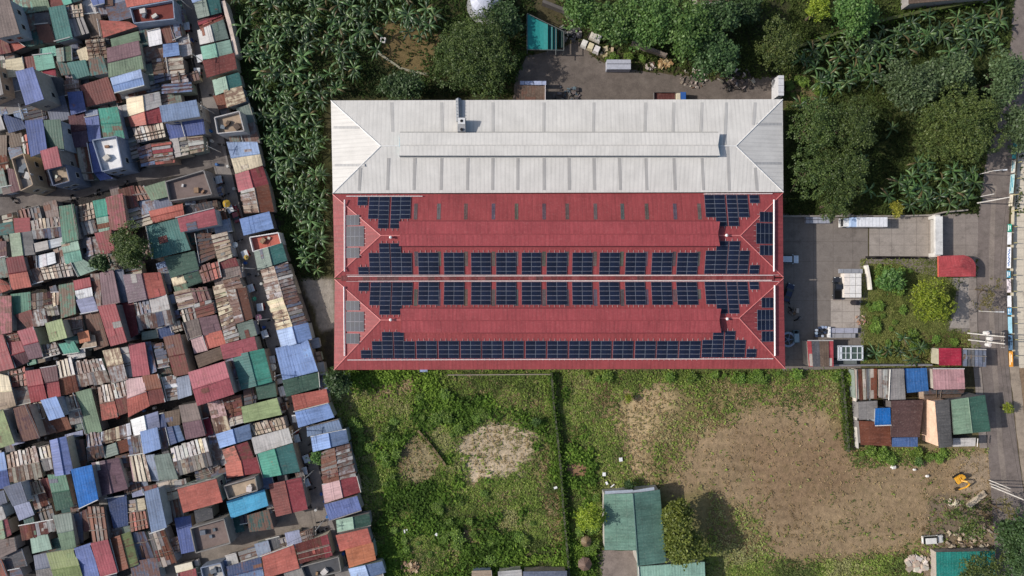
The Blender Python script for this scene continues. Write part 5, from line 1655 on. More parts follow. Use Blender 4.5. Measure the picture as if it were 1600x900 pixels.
# ------------------------------------------------------------------ houses on the right
N0 = len(HOUSES)
EAST = [
 ('mv', 3.5, '@rust', [(1335, 577), (1371, 576), (1371, 624), (1338, 625)], "rusty low roof with white sheets in the upper left corner by the white wall"),
 ('mv', 4, '@tan', [(1372, 577), (1387, 577), (1387, 622), (1373, 621)], "narrow stained tan roof right of the rusty corner roof"),
 ('mv', 4.4, 'gray', [(1388, 576.5), (1412, 576), (1415, 624), (1388, 625)], "plain grey brown roof left of the blue sheet roof"),
 ('mv', 4, 'blue2', [(1413, 576), (1448, 575), (1451, 611), (1417, 614)], "bright blue sheet roof against the grey lawn wall"),
 ('mv', 5, 'pinkt', [(1457, 576), (1506, 576), (1508, 608), (1459, 609)], "pink ribbed roof beside the road below the crimson roof"),
 ('mh', 3.5, 'gray', [(1341, 628), (1371, 626), (1371, 655), (1342, 656)], "stained grey roof left of the small bright blue roof"),
 ('mv', 4.4, 'bblue', [(1368, 638), (1391, 637), (1392, 664), (1367, 665)], "small bright blue roof amid the brown roofs"),
 ('mh', 3.4, 'rust', [(1342, 657.5), (1391, 660), (1393, 697), (1345, 695)], "rust brown flat roof in the lower left corner by the white wall"),
 ('mh', 4, 'darkb', [(1392.5, 626), (1443, 625), (1437, 683), (1392.5, 683)], "wide dark brown flat roof left of the peach walled house"),
 ('mv', 3.5, 'navy2', [(1394, 684), (1434, 683), (1434, 698), (1394, 698)], "low faded blue lean-to roof below the wide brown roof"),
 ('mh', 3.2, '@dark', [(1443, 608), (1506, 610), (1500, 620), (1444, 624)], "dark cluttered roof squeezed between pink and green roofs"),
 ('ml', 3.6, 'lgray', [(1489, 685), (1525, 684), (1524, 697), (1489, 698)], "light grey porch roof below the green gabled house"),
]
CT.update({'blue2': ((56, 104, 162), 'blue'), 'pinkt': ((176, 134, 136), 'pink'), 'darkb': ((88, 66, 62), 'dark brown'), 'navy2': ((74, 98, 142), 'faded blue'), 'tdark': ((92, 90, 88), 'dark grey'), 'g1': ((104, 128, 108), 'green'), 'g2': ((66, 100, 84), 'green'), 's1': ((98, 128, 113), 'green'), 's2': ((90, 122, 111), 'green'), 's3': ((134, 168, 152), 'pale green'), 'tl': ((44, 132, 122), 'teal'), 'cr2': ((176, 50, 70), 'crimson'), 'gr2': ((164, 70, 74), 'red')})
for typ, h, c, q, lab in EAST:
    r = house(typ, h, c, c, q, wear=.45 if c[0] == '@' else (.3 if c in ('gray', 'rust', 'darkb') else .05))
    tag(r, lab, "house", "patched roof houses beside the right road")
r = house('gv', 6.0, 'g1', 'g2', [(1486, 625), (1539, 617), (1548, 674), (1490, 679)], wear=.1, windows=False)
tag(r, "green gabled two-storey house facing the road", "house")
def peach_house():
    q = [(1461, 626), (1483, 624), (1488, 698), (1467, 700)]; h = 6.4
    r = house('mh', h, 'tdark', 'tdark', q, wear=.25, windows=False)
    tag(r, "tall peach walled house with a dark tiled roof", "house")
    for ch in list(r.children):
        if ch.name.startswith("wall"):
            ca = ch.data.color_attributes["Col"]; n = len(ca.data); c = lin((226, 190, 164))
            ca.data.foreach_set("color", [v for _ in range(n) for v in (c[0], c[1], c[2], .2)])
    a, b = P(1461, 626, h), P(1467, 700, h); o = r.location
    for t, z in ((.12, 4.4), (.25, 4.4)):
        p = a.lerp(b, t); 
        f = MB(); f.box((p.x - o.x + .25, p.y - o.y, z), (.14, .9, 1.0), lin((90, 70, 60))); wd = f.build("window", M_WALL, r)
        g = MB(); g.box((p.x - o.x + .20, p.y - o.y, z), (.12, .7, .8), lin((30, 30, 32))); g.build("pane", M_GLASS, wd)
peach_house()
del HOUSES[N0:]

# the green shed
def green_shed():
    r = house('gv', 5.2, 's1', 's2', [(943.5, 772), (1031, 765), (1041, 879), (994, 860)], wear=0, windows=False)
    return r
def shed():
    h = 4.6; top = 5.9
    root = empty("green_shed", P(990, 815, 0)); tag(root, "long green gabled shed standing in the field between two trees", "shed")
    o = root.location
    A, B, C = P(943.5, 772.5, h), P(944.5, 859.5, h), P(994, 860, top); D = P(988.5, 771, top)
    E, F, G = P(1031, 765, h), P(1041, 879, h), P(997, 884, top)
    D2 = P(988.8, 774, top)
    for key, q, nm in (('s1', (A, B, C, D), "roof"), ('s2', (F, E, D, G), "roof")):
        m = MB(); slope(m, q[0], q[1], q[2], q[3], key, o, 0.0); m.build(nm, M_TIN, root)
    k = MB(); k.tube([D - o + Vector((0, 0, .05)), G - o + Vector((0, 0, .05))], .14, 5, lin((84, 112, 106)))
    k.build("ridge_cap", M_METAL, root)
    w = MB(); c = lin((172, 168, 160))
    for a, b in ((A, B), (B, C), (C, G), (G, F), (F, E), (E, D), (D, A)):
        a2, b2 = a - o, b - o
        w.face([(a2.x * .97, a2.y * .98, 0), (b2.x * .97, b2.y * .98, 0), (b2.x * .97, b2.y * .98, b.z - .15), (a2.x * .97, a2.y * .98, a.z - .15)], c, .3)
    w.build("wall", M_WALL, root)
    t = MB()
    for a, b in ((P(945, 769.5, h - .2), P(989, 767.5, h)), (P(989, 769, h), P(1022, 763, h - .2))):
        d = b - a; q = (a + b) / 2 - o; t.box((q.x, q.y, q.z), (d.length, .7, .14), lin((164, 172, 184)), .2, rz=math.atan2(d.y, d.x))
    t.build("canopy", M_METAL, root)
shed()
r = house('mv', 4.2, 's3', 's3', [(997.5, 885), (1101, 878), (1103, 925), (1000, 930)], wear=0, windows=False); del HOUSES[N0:]
tag(r, "pale green low building joined to the green shed's lower end", "building")
r = house('mv', 2.8, 'tl', 'tl', [(1463, 863), (1554, 861), (1556, 925), (1464, 930)], wear=0, windows=False); del HOUSES[N0:]
tag(r, "teal roofed building in the lower right corner under trees", "building")
r = house('mh', 3.6, 'cr2', 'cr2', [(1467, 544), (1502, 544), (1502, 571), (1467.5, 571)], wear=0, windows=False); del HOUSES[N0:]
tag(r, "small crimson roofed hut between lawn and road", "hut")
r = house('mv', 3.6, '@dark', '@dark', [(1504, 545), (1540, 546), (1540, 573), (1504, 572)], wear=.3, windows=False); del HOUSES[N0:]
tag(r, "dark junk covered shack right of the crimson hut", "shack")

def arched_gatehouse():
    """Barrel-fronted red canopy with a rounded end."""
    h = 3.2; pts = [(1466.5, 400)]
    pts += [(1505, 398.5)]
    for k in range(1, 9):
        a = -math.pi / 2 + k * math.pi / 2 / 8
        pts.append((1505 + 20 * math.cos(a), 418.5 + 19.5 * math.sin(a)))
    pts += [(1524.5, 432), (1467, 432.5)]
    root = empty("gatehouse", P(1495, 416, 0)); tag(root, "gatehouse under a red roof with one rounded end", "gatehouse"); o = root.location
    m = MB(); c = lin((172, 74, 76)); w = [P(x, y, h) - o for x, y in pts]
    cen = P(1495, 416, h + .7) - o; cen2 = P(1480, 416, h + .7) - o
    rid = [P(1467, 416, h + .55) - o, P(1500, 416, h + .7) - o]
    for i in range(len(w)):
        a, b = w[i], w[(i + 1) % len(w)]
        if i == 0: m.face([b, a, rid[0], rid[1]], jit(c, .03))
        elif i == len(w) - 2: m.face([b, a, rid[1], rid[0]] if False else [a, rid[1], rid[0], b][::-1], jit(c, .03))
        elif i == len(w) - 1: m.face([a, rid[0], b], c)
        else: m.face([a, rid[1], b], jit(c, .03))
    m.build("roof", M_TIN, root)
    s = MB()
    for a, b in zip(w, w[1:] + w[:1]): s.face([a, b, b - Vector((0, 0, .5)), a - Vector((0, 0, .5))], lin((196, 96, 80)))
    s.build("fascia", M_WALL, root)
    b = MB(); b.prism([(p.x * .62 + .3, p.y * .85) for p in w], 0, h - .1, lin((190, 178, 166)), .3); b.build("wall", M_WALL, root)
arched_gatehouse()
def gate_beam():
    h = 3.3; root = empty("entrance_gate", P(1467, 368, 0)); tag(root, "white concrete entrance beam spanning the driveway", "gate"); o = root.location
    a, b = P(1467.3, 338, h), P(1467.6, 398, h); m = MB(); d = b - a; q = (a + b) / 2 - o
    m.box((q.x, q.y, h - .35), (d.length, 1.65, .7), lin((206, 204, 200)), .2, rz=math.atan2(d.y, d.x)); m.build("beam", M_CONC, root)
    for p in (a, b):
        c = MB(); c.box((p.x - o.x + .1, p.y - o.y, (h - .7) / 2), (1.2, .9, h - .7), lin((196, 192, 186)), .2); c.build("pillar", M_CONC, root)
    w = MB(); w.box((q.x + .25, q.y, (h - .7) / 2), (d.length - 1.0, .5, h - .7), lin((180, 176, 170)), .2, rz=math.atan2(d.y, d.x)); w.build("gate_leaf", M_METAL, root)
gate_beam()
def red_storehouse():
    h = 3.8; root = empty("storehouse", P(1282, 553, 0)); tag(root, "brown roofed store with red side strips against the lower wall", "storehouse"); o = root.location
    q = [(1261, 532.5), (1302, 532.5), (1302.5, 573), (1264, 573)]
    for (u0, u1, key, nm, z) in ((0, .17, 'gr2', "side_canopy", -.25), (.17, .47, 'dgray', "roof", 0), (.47, .82, 'brown', "roof", .02), (.82, 1, 'gr2', "side_canopy", -.2)):
        m = MB(); T = lambda t, hh: Vector((P(q[0][0] + (q[1][0] - q[0][0]) * t, q[0][1], hh))); Bq = lambda t, hh: P(q[3][0] + (q[2][0] - q[3][0]) * t, q[3][1], hh)
        slope(m, Bq(u0, h + z), Bq(u1, h + z), T(u1, h + z + .3), T(u0, h + z + .3), key, o, .3)
        skirt(m, [Bq(u0, h + z), Bq(u1, h + z), T(u1, h + z + .3), T(u0, h + z + .3)], o, lin((80, 40, 40)), .12)
        m.build(nm, M_TIN, root)
    w = MB(); w.prism([(P(x, y, h).x * 1 - o.x, P(x, y, h).y - o.y) for x, y in ((1263, 534), (1300, 534), (1300.5, 572), (1266, 572))], 0, h - .1, lin((170, 160, 150)), .3); w.build("wall", M_WALL, root)
    e = MB(); a, b = P(1262, 532, h + .45) - o, P(1302, 532, h + .45) - o; e.tube([a, b], .12, 4, lin((190, 186, 182))); e.build("gutter", M_METAL, root)
red_storehouse()
def glass_canopy():
    h = 3.2; root = empty("glazed_kiosk", P(1329, 553, 0)); tag(root, "kiosk with a white framed glass roof in a grid", "kiosk"); o = root.location
    c = [P(x, y, h) - o for x, y in ((1310, 541), (1347.5, 541), (1347.5, 562), (1310, 562))]
    W = c[1].x - c[0].x; H = c[0].y - c[3].y; cx, cy = (c[0].x + c[1].x) / 2, (c[0].y + c[3].y) / 2
    f = MB(); fc = lin((198, 202, 206))
    for y in (cy - H / 2, cy + H / 2): f.box((cx, y, h), (W + .3, .3, .24), fc)
    for x in (cx - W / 2, cx - W / 2 + .55, cx + .1, cx + W / 2): f.box((x, cy, h + .01), (.28 if x != cx - W / 2 + .55 else .5, H, .22), fc)
    f.box((cx, cy, h + .02), (W, .1, .2), fc); f.box((cx - W * .19, cy, h + .015), (.1, H, .2), fc); f.box((cx + W * .29, cy, h + .015), (.1, H, .2), fc)
    f.build("frame", M_METAL, root)
    for ix in range(2):
        g = MB(); g.box((cx - W * .19 + ix * W * .48, cy, h - .08), (W * .44, H, .04), lin((70, 84, 76))); g.build("pane", M_GLASS, root)
    w = MB(); w.box((cx, cy, h / 2 - .1), (W - .3, H - .3, h - .3), lin((150, 154, 152)), .2); w.build("wall", M_WALL, root)
    s = MB(); s.box((cx - .1, cy - H / 2 - .8, 1.0), (W * .95, 1.2, .2), lin((106, 112, 112)), .2); s.box((cx - .1, cy - H / 2 - .8, .45), (W * .9, 1.0, .9), lin((96, 100, 100))); s.build("step", M_CONC, root)
glass_canopy()

# ------------------------------------------------------------------ vehicles and yard goods
def wheels(root, xs, y, r=.36, w=.24):
    for x in xs:
        for s in (-1, 1):
            m = MB(); m.tube([(x, s * y - w / 2, r), (x, s * y + w / 2, r)], r, 14, lin((28, 28, 29))); wo_ = m.build("wheel", M_DULL, root)
            q = MB(); q.tube([(x, s * (y + w / 2) - .01, r), (x, s * (y + w / 2) + .015, r)], r * .55, 10, lin((150, 150, 152))); q.build("rim", M_METAL, wo_)
def body_shape(prof, wd, col, mat, name, root, taper=.9):
    """A car body from side-profile stations (x, z0, z1, half-width factor at top)."""
    m = MB(); secs = []
    for x, z0, z1, kw in prof:
        hw = wd / 2
        secs.append([(x, -hw * .94, z0), (x, -hw, (z0 + z1) * .5), (x, -hw * kw, z1), (x, hw * kw, z1), (x, hw, (z0 + z1) * .5), (x, hw * .94, z0)])
    for s, t in zip(secs, secs[1:]):
        for i in range(6):
            j = (i + 1) % 6; m.face([s[i], t[i], t[j], s[j]], col)
    m.face(secs[0], col); m.face(secs[-1][::-1], col)
    bm_o = m.build(name, mat, root); return bm_o
def car(px, py, ang, label, col, kind='suv', L=4.6, W=1.86, group=None, name="parked_car", cat="car"):
    p = P(px, py, 1.2); root = empty(name, (p.x, p.y, 0), ang); tag(root, label, cat, group)
    c = lin(col); h = L / 2
    body_shape([(-h, .45, .8, .86), (-h * .95, .32, .98, .9), (-h * .3, .28, 1.0, .94), (h * .45, .28, .98, .93), (h * .85, .3, .88, .88), (h, .42, .7, .8)], W, c, M_PAINT, "body", root)
    if kind == 'suv': cab = [(-h * .93, .9, 1.05, .84), (-h * .86, .9, 1.62, .78), (-h * .2, .9, 1.68, .78), (h * .16, .9, 1.62, .76), (h * .46, .9, 1.0, .8)]
    elif kind == 'pickup': cab = [(-h * .12, .9, 1.05, .84), (-h * .06, .9, 1.66, .78), (h * .25, .9, 1.7, .78), (h * .34, .9, 1.6, .76), (h * .56, .9, 1.0, .8)]
    else: cab = [(-h * .7, .9, 1.0, .84), (-h * .42, .9, 1.42, .76), (0, .9, 1.46, .76), (h * .12, .9, 1.42, .75), (h * .45, .9, .98, .8)]
    body_shape(cab, W * .98, lin((30, 34, 38)), M_GLASS, "window_band", root)
    x0, x1 = cab[1][0], cab[-2][0]; z = max(k[2] for k in cab)
    m = MB(); m.box(((x0 + x1) / 2, 0, z + .005), (x1 - x0 + .04, W * .76, .06), c, taper=.96); m.build("roof", M_PAINT, root)
    if kind == 'pickup':
        b = MB(); b.box((-h * .55, 0, 1.012), (L * .38, W * .8, .03), lin((18, 18, 19))); b.build("cargo_bed", M_DULL, root)
    for s in (-1, 1):
        l = MB(); l.box((h * .94, s * W * .33, .72), (.22, .34, .14), lin((220, 220, 214))); l.build("headlight", M_GLASS, root)
        t = MB(); t.box((-h * .98, s * W * .36, .8), (.08, .24, .2), lin((130, 24, 22))); t.build("tail_light", M_GLASS, root)
        mr = MB(); mr.box((h * .36, s * (W / 2 + .1), 1.02), (.14, .2, .14), c); mr.build("mirror", M_PAINT, root)
    wheels(root, (-h * .62, h * .62), W / 2 - .12)
    return root
car(1234, 405, 0, "white suv half under the red warehouse's right eave", (206, 216, 226), 'suv', 4.5, 1.85)
car(1310, 450.5, math.pi / 2, "black pickup beside the three white roof bundles", (42, 44, 50), 'pickup', 5.3, 1.9, name="pickup_truck", cat="pickup")
car(1233, 457, 1.2, "dark blue car in the shade of the red warehouse", (40, 48, 74), 'sedan', 4.3, 1.75)

def box_truck():
    p = P(1352, 347, 3.0); root = empty("box_truck", (p.x, p.y, 0), math.pi); tag(root, "long white box truck parked under the yellow bush", "truck")
    b = MB(); b.box((-1.5, 0, 2.05), (7.0, 2.2, 2.3), lin((222, 222, 224)), .1); bo = b.build("cargo_box", M_PAINT, root)
    s = MB()
    for k in range(9): s.box((-4.8 + k * .82, 0, 3.22), (.06, 2.1, .03), lin((186, 188, 192)))
    s.build("roof_rib", M_METAL, root)
    b2 = MB(); b2.box((2.7, 0, 2.0), (1.36, 2.16, 2.1), lin((170, 190, 218)), .1); b2.build("front_panel", M_PAINT, root)
    c = MB(); c.box((4.05, 0, 1.45), (1.3, 2.05, 1.7), lin((224, 222, 218)), taper=.94); c.build("cab", M_PAINT, root)
    wsh = MB(); wsh.box((4.78, 0, 1.72), (.14, 1.8, .8), lin((28, 32, 38))); wsh.build("windscreen", M_GLASS, root)
    v = MB(); v.box((4.98, 0, 1.0), (.28, 2.05, .5), lin((226, 224, 220))); v.build("bumper", M_PAINT, root)
    f = MB(); f.box((0, 0, .75), (9.2, .9, .3), lin((40, 40, 42))); f.build("chassis", M_METAL, root)
    wheels(root, (-3.4, 3.6), .95, .48, .3)
box_truck()
def tipper():
    p = P(1050, 151, 2.2); root = empty("flatbed_truck", (p.x, p.y, 0), 0); tag(root, "blue cabbed truck with an empty red bed at the white roof's edge", "truck")
    b = MB(); c = lin((92, 52, 48))
    b.box((-1.6, 0, 1.2), (5.0, 2.2, .16), c, .6)
    for y in (-1.08, 1.08): b.box((-1.6, y, 1.55), (5.0, .1, .6), lin((70, 62, 62)), .5)
    b.box((-4.1, 0, 1.55), (.1, 2.1, .6), lin((120, 116, 114)), .3); b.build("cargo_bed", M_TIN, root)
    k = MB(); k.box((2.55, 0, 1.6), (1.3, 2.1, 1.7), lin((52, 92, 158)), taper=.94); k.build("cab", M_PAINT, root)
    s = MB(); s.box((1.45, 0, 1.9), (.8, 1.5, 1.2), lin((206, 196, 172)), .2); s.build("crane_base", M_METAL, root)
    g = MB(); g.box((3.24, 0, 1.9), (.12, 1.8, .7), lin((30, 34, 40))); g.build("windscreen", M_GLASS, root)
    f = MB(); f.box((0, 0, .8), (6.6, .8, .3), lin((36, 36, 38))); f.build("chassis", M_METAL, root)
    wheels(root, (-2.9, 2.5), .92, .46, .28)
tipper()
def slab_stack(px, py, w, d, h, label, col, rz=0, n=1, group=None, name="panel_bundle", rib=True):
    p = P(px, py, h); root = empty(name, (p.x, p.y, 0), rz); tag(root, label, "bundle", group)
    m = MB(); m.box((0, 0, h / 2), (w, d, h), lin(col), .15); m.build("panel", M_METAL, root)
    s = MB()
    L = max(w, d)
    for k in range(3):
        t = -L / 2 + L * (k + .5) / 3
        if w > d: s.box((t, 0, h + .02), (.08, d + .04, .05), lin((120, 120, 122)))
        else: s.box((0, t, h + .02), (w + .04, .08, .05), lin((120, 120, 122)))
    s.build("strap", M_METAL, root)
    return root
for i, (x, lab) in enumerate(((1323.5, "left white roof panel bundle beside the black pickup"), (1332.3, "middle of the three white roof panel bundles"), (1341.6, "right white roof panel bundle, next to the lawn"))):
    slab_stack(x, 446, 1.24, 5.6, 1.9, lab, (222, 218, 212) if i else (226, 216, 206))
slab_stack(1330, 423.5, 5.4, 1.0, .8, "grey panel bundle laid across the head of the white bundles", (142, 144, 150))
slab_stack(1278, 340.5, 5.6, .7, .9, "upper grey steel bundle at the shaded yard's top wall", (150, 152, 162))
slab_stack(1278, 346.2, 5.6, .75, .8, "lower grey steel bundle at the shaded yard's top wall", (160, 162, 172))
slab_stack(1319, 516.5, 6.4, 1.15, 1.0, "upper lavender grey panel bundle beside the drums", (160, 160, 172))
slab_stack(1317, 524.5, 5.8, 1.0, .9, "lower lavender grey panel bundle beside the drums", (152, 150, 152))
slab_stack(1296.8, 519, .34, 2.5, 1.3, "thin white board standing between drums and panel bundles", (226, 226, 226))
for i, (x, y) in enumerate([(1277 + a * 4.4, 511.5 + b * 4.6) for b in range(4) for a in range(4)]):
    if i in (0, 5, 15): continue
    p = P(x + rng.uniform(-.8, .8), y + rng.uniform(-.8, .8), .9); root = empty("drum", (p.x, p.y, 0))
    tag(root, "steel drum in the cluster against the lavender grey panel bundles", "drum", "drums beside the panel bundles")
    cc = jit(lin(rng.choice([(168, 184, 206), (196, 204, 214), (60, 72, 96), (44, 48, 56)])), .1)
    m = MB(); m.tube([(0, 0, 0), (0, 0, .3), (0, 0, .6), (0, 0, .9)], [.3, .31, .31, .3], 12, cc, .2); m.build("barrel", M_METAL, root)
    t = MB(); t.tube([(0, 0, .88), (0, 0, .93)], .24, 12, tuple(v * .8 for v in cc)); t.build("lid", M_METAL, root)
def reel():
    p = P(1232, 530.5, 1.0); root = empty("cable_reel", (p.x, p.y, 0)); tag(root, "big grey spoked reel lying beside the red warehouse", "cable reel")
    m = MB(); pts = [(1.55 * math.cos(a), 1.55 * math.sin(a), .8) for a in [k * 2 * math.pi / 28 for k in range(29)]]
    m.tube(pts, .27, 6, lin((150, 160, 176))); m.build("rim", M_METAL, root)
    h = MB(); h.tube([(0, 0, 0), (0, 0, 1.0)], .38, 12, lin((110, 118, 132))); h.build("hub", M_METAL, root)
    for k in range(5):
        a = k * 2 * math.pi / 5; s = MB(); s.tube([(0, 0, .8), (1.5 * math.cos(a), 1.5 * math.sin(a), .8)], .1, 5, lin((130, 140, 156))); s.build("spoke", M_METAL, root)
    l = MB(); l.tube([(0, 0, 0), (0, 0, .55)], .8, 14, lin((70, 74, 82))); l.build("base", M_METAL, root)
reel()
def skip():
    p = P(1245, 526, 1.4); root = empty("rubbish_skip", (p.x, p.y, 0), math.pi / 2 + .05); tag(root, "teal grey steel skip beside the big spoked reel", "skip")
    m = MB(); c = lin((120, 142, 150))
    for y in (-.55, .55): m.box((0, y, .75), (2.9, .07, 1.3), c, .4)
    for x in (-1.42, 1.42): m.box((x, 0, .75), (.07, 1.04, 1.3), c, .4)
    m.box((0, 0, .2), (2.8, 1.04, .1), lin((60, 62, 62)), .6); m.build("hull", M_TIN, root)
    l = MB(); l.box((-.3, .02, 1.44), (2.0, 1.1, .06), lin((140, 160, 168))); l.build("lid", M_METAL, root)
skip()
def tank(px, py, r, h, col, label, name="water_tank"):
    p = P(px, py, h); root = empty(name, (p.x, p.y, 0)); tag(root, label, "tank")
    c = lin(col); m = MB(); m.tube([(0, 0, 0), (0, 0, h * .25), (0, 0, h * .5), (0, 0, h * .8), (0, 0, h * .94)], [r, r * 1.02, r, r, r * .7], 18, c); m.build("body", M_METAL, root)
    l = MB(); l.tube([(0, 0, h * .92), (0, 0, h)], r * .36, 12, tuple(v * .8 for v in c)); l.build("lid", M_METAL, root)
tank(1341, 473, .62, 2.6, (36, 34, 40), "black round tank at the edge of the lawn")
def dome_tank():
    p = P(757, -4, 5.0); root = empty("storage_tank", (p.x, p.y, 0)); tag(root, "round pale blue storage tank at the photo's top edge", "tank")
    r = 3.2; c = lin((184, 188, 202))
    m = MB(); m.tube([(0, 0, 0), (0, 0, 4.4)], r, 28, c, .2, caps=False); m.build("body", M_METAL, root)
    t = MB(); n = 28
    for k in range(n):
        a, b = 2 * math.pi * k / n, 2 * math.pi * (k + 1) / n
        cc = c if k % 2 else tuple(v * .9 for v in c)
        for (r0, z0, r1, z1) in ((r * 1.03, 4.35, r * .55, 5.15), (r * .55, 5.15, .05, 5.5)):
            t.face([(r0 * math.cos(a), r0 * math.sin(a), z0), (r0 * math.cos(b), r0 * math.sin(b), z0), (r1 * math.cos(b), r1 * math.sin(b), z1), (r1 * math.cos(a), r1 * math.sin(a), z1)], cc)
    t.build("roof", M_METAL, root)
    d = MB(); d.tube([(0, 0, 0), (0, 0, .35)], r * 1.35, 28, lin((150, 150, 146)), .3); d.build("base", M_CONC, root)
dome_tank()

def teal_canopy():
    h = 3.4; root = empty("pool_canopy", P(850, 55, 0)); tag(root, "teal sheet canopy with a slanting upper edge beside the rubble", "canopy"); o = root.location
    c = lin((34, 126, 122))
    def strip(x0, x1, y0, y1, yb, col, nm, dz=0):
        m = MB(); q = [P(x0, y0, h + dz) - o, P(x0, yb, h + dz) - o, P(x1, yb, h + dz) - o, P(x1, y1, h + dz) - o]
        n = 5
        for k in range(n):
            t0, t1 = k / n, (k + 1) / n; sag0, sag1 = Vector((0, 0, -.35 * math.sin(math.pi * t0))), Vector((0, 0, -.35 * math.sin(math.pi * t1)))
            m.face([q[0].lerp(q[3], t0) + sag0, q[1].lerp(q[2], t0) + sag0, q[1].lerp(q[2], t1) + sag1, q[0].lerp(q[3], t1) + sag1], jit(col, .03))
        m.build(nm, M_METAL, root)
    strip(824, 856, 22, 38, 77, c, "tarp"); strip(857, 863.5, 38.5, 42, 77, lin((26, 92, 92)), "tarp", -.3); strip(865, 870, 42, 45, 78, lin((40, 112, 114)), "tarp", -.1); strip(873, 879, 46, 49, 74, lin((14, 48, 46)), "tarp", -.5)
    f = MB()
    for a, b in (((823.5, 22), (823.5, 78)), ((823.5, 77.5), (881, 78.5)), ((824, 21), (881, 49)), ((881, 49), (881, 79)), ((868.5, 44), (868.5, 86))):
        f.tube([P(a[0], a[1], h + .1) - o, P(b[0], b[1], h + .1) - o], .1, 5, lin((92, 96, 94)))
    f.build("frame", M_METAL, root)
    for x, y in ((824, 23), (824, 77), (881, 50), (881, 78), (856, 77), (856, 37)):
        p = P(x, y, h) - o; l = MB(); l.tube([(p.x, p.y, 0), (p.x, p.y, h)], .07, 6, lin((120, 120, 118))); l.build("post", M_METAL, root)
teal_canopy()
def container():
    p = P(967, 100.5, 2.4); root = empty("cargo_container", (p.x, p.y, 0)); tag(root, "grey cargo container standing in the back yard", "container")
    m = MB(); m.box((0, 0, 1.2), (5.5, 2.2, 2.4), lin((172, 174, 184)), .1)
    for k in range(22): m.box((-2.6 + k * .25, -1.12, 1.2), (.1, .06, 2.1), lin((150, 152, 162)))
    m.build("body", M_METAL, root)
    s = MB(); s.box((0, .1, 2.42), (5.5, .12, .06), lin((60, 62, 70))); s.build("roof_seam", M_METAL, root)
    d = MB(); d.box((2.78, 0, 1.2), (.06, 2.0, 2.1), lin((140, 142, 150))); d.build("door", M_METAL, root)
container()
r = house('mv', 3.8, 'brown', 'brown', [(808, 133), (852, 134), (852, 166), (806, 166)], wear=.7, windows=False); del HOUSES[N0:]
tag(r, "rusty brown shed poking out from the white roof's upper edge", "shed")
slab_stack(833, 129.5, 6.0, .9, 2.9, "white blue awning strip over the rusty brown shed", (170, 178, 204), name="awning")
slab_stack(1220.5, 133.5, 1.25, 4.6, 4.2, "white gatepost wall at the back yard's right end", (206, 206, 208), name="gate_wall")
def scrap_cab(px, py, rz, label, col):
    p = P(px, py, 1.8); root = empty("scrap_cab", (p.x, p.y, 0), rz); tag(root, label, "scrap cab", "scrap truck cabs in the back yard")
    c = lin(col); m = MB(); m.box((0, 0, .95), (1.5, 1.6, 1.5), c, .3, taper=.86); m.build("body", M_TIN, root)
    t = MB(); t.box((-.02, 0, 1.73), (1.15, 1.36, .07), tuple(min(.9, v * 1.1) for v in c), .2); t.build("roof", M_METAL, root)
    w = MB(); w.box((.72, 0, 1.3), (.12, 1.3, .55), lin((26, 28, 32))); w.build("windscreen", M_GLASS, root)
    g = MB(); g.box((-.9, 0, .4), (.5, 1.3, .4), lin((52, 48, 46))); g.build("chassis", M_DULL, root)
for x, y, lab, col in ((913.5, 67, "left white scrap cab of the row by the teal canopy", (212, 208, 200)), (923.5, 71.5, "cream scrap cab between the two white ones", (204, 192, 160)), (933, 76, "right white scrap cab of the row, by the hedge", (212, 206, 202))):
    scrap_cab(x, y, -.42, lab, col)
scrap_cab(927, 55, -.42, "upper left scrap cab of the pair under the trees", (204, 196, 182)); scrap_cab(935, 58.5, -.42, "upper right scrap cab of the pair under the trees", (214, 208, 198))
def debris(px, py, n, spread, label, cols, seed, name="scrap_heap", cat="scrap", smax=1.2, kind=None):
    r = random.Random(seed); p = P(px, py, 0); root = empty(name, (p.x, p.y, 0)); tag(root, label, cat)
    m = MB()
    for k in range(n):
        a, d = r.uniform(0, 6.28), spread * math.sqrt(r.uniform(0, 1)); s = r.uniform(.25, smax)
        m.box((math.cos(a) * d, math.sin(a) * d * .7, s * .2 + r.uniform(0, .3)), (s, s * r.uniform(.15, .8), s * r.uniform(.2, .5)), jit(lin(r.choice(cols)), .2), r.uniform(0, .8), rz=r.uniform(0, 3.1), taper=r.uniform(.6, 1))
    if kind:
        bpy.data.objects.remove(root); tag(m.build(name, M_DULL, None, origin=(0, 0, 0)), kind=kind).location = (p.x, p.y, 0); return
    m.build("heap", M_DULL, root)
GREYS = [(170, 160, 150), (130, 120, 110), (92, 84, 78), (196, 188, 176), (110, 88, 70)]
debris(1038, 100, 60, 1.6, "heap of split timber under the wood's edge", [(206, 182, 138), (176, 146, 104), (150, 120, 86)], 3, "timber_heap", "timber")
debris(946, 82, 40, 1.7, "heap of pale offcuts behind the scrap cabs", [(196, 180, 150), (150, 140, 110), (110, 110, 70)], 4)
debris(1016, 104, 26, 1.2, "grey tangle of scrap right of the grey container", GREYS, 5)
debris(1085, 122, 60, 3.4, "rubble scattered along the wood's lower edge", GREYS, 6, "rubble_heap", "rubble", .8)
debris(1150, 126, 80, 4.2, "dark scrap strewn at the back yard's far end", [(60, 56, 54), (100, 92, 86), (160, 150, 142)], 7)
debris(890, 52, 60, 2.8, "grey scrap right of the teal canopy", [(60, 60, 64), (96, 92, 92), (140, 134, 128)], 8)
debris(885, 148, 44, 3.0, "machine parts heaped by the white roof's upper edge", [(110, 104, 100), (70, 66, 66), (90, 100, 110)], 9)
debris(1432, 880, 80, 2.7, "pale broken slabs beside the teal roof", [(196, 178, 160), (176, 156, 140), (190, 180, 168)], 10, "rubble_heap", "rubble", 1.9)
debris(1490, 786, 30, 1.6, "pale rubble below the yellow excavator", [(186, 170, 150), (160, 146, 128), (204, 190, 170)], 11, "rubble_heap", "rubble", .9)
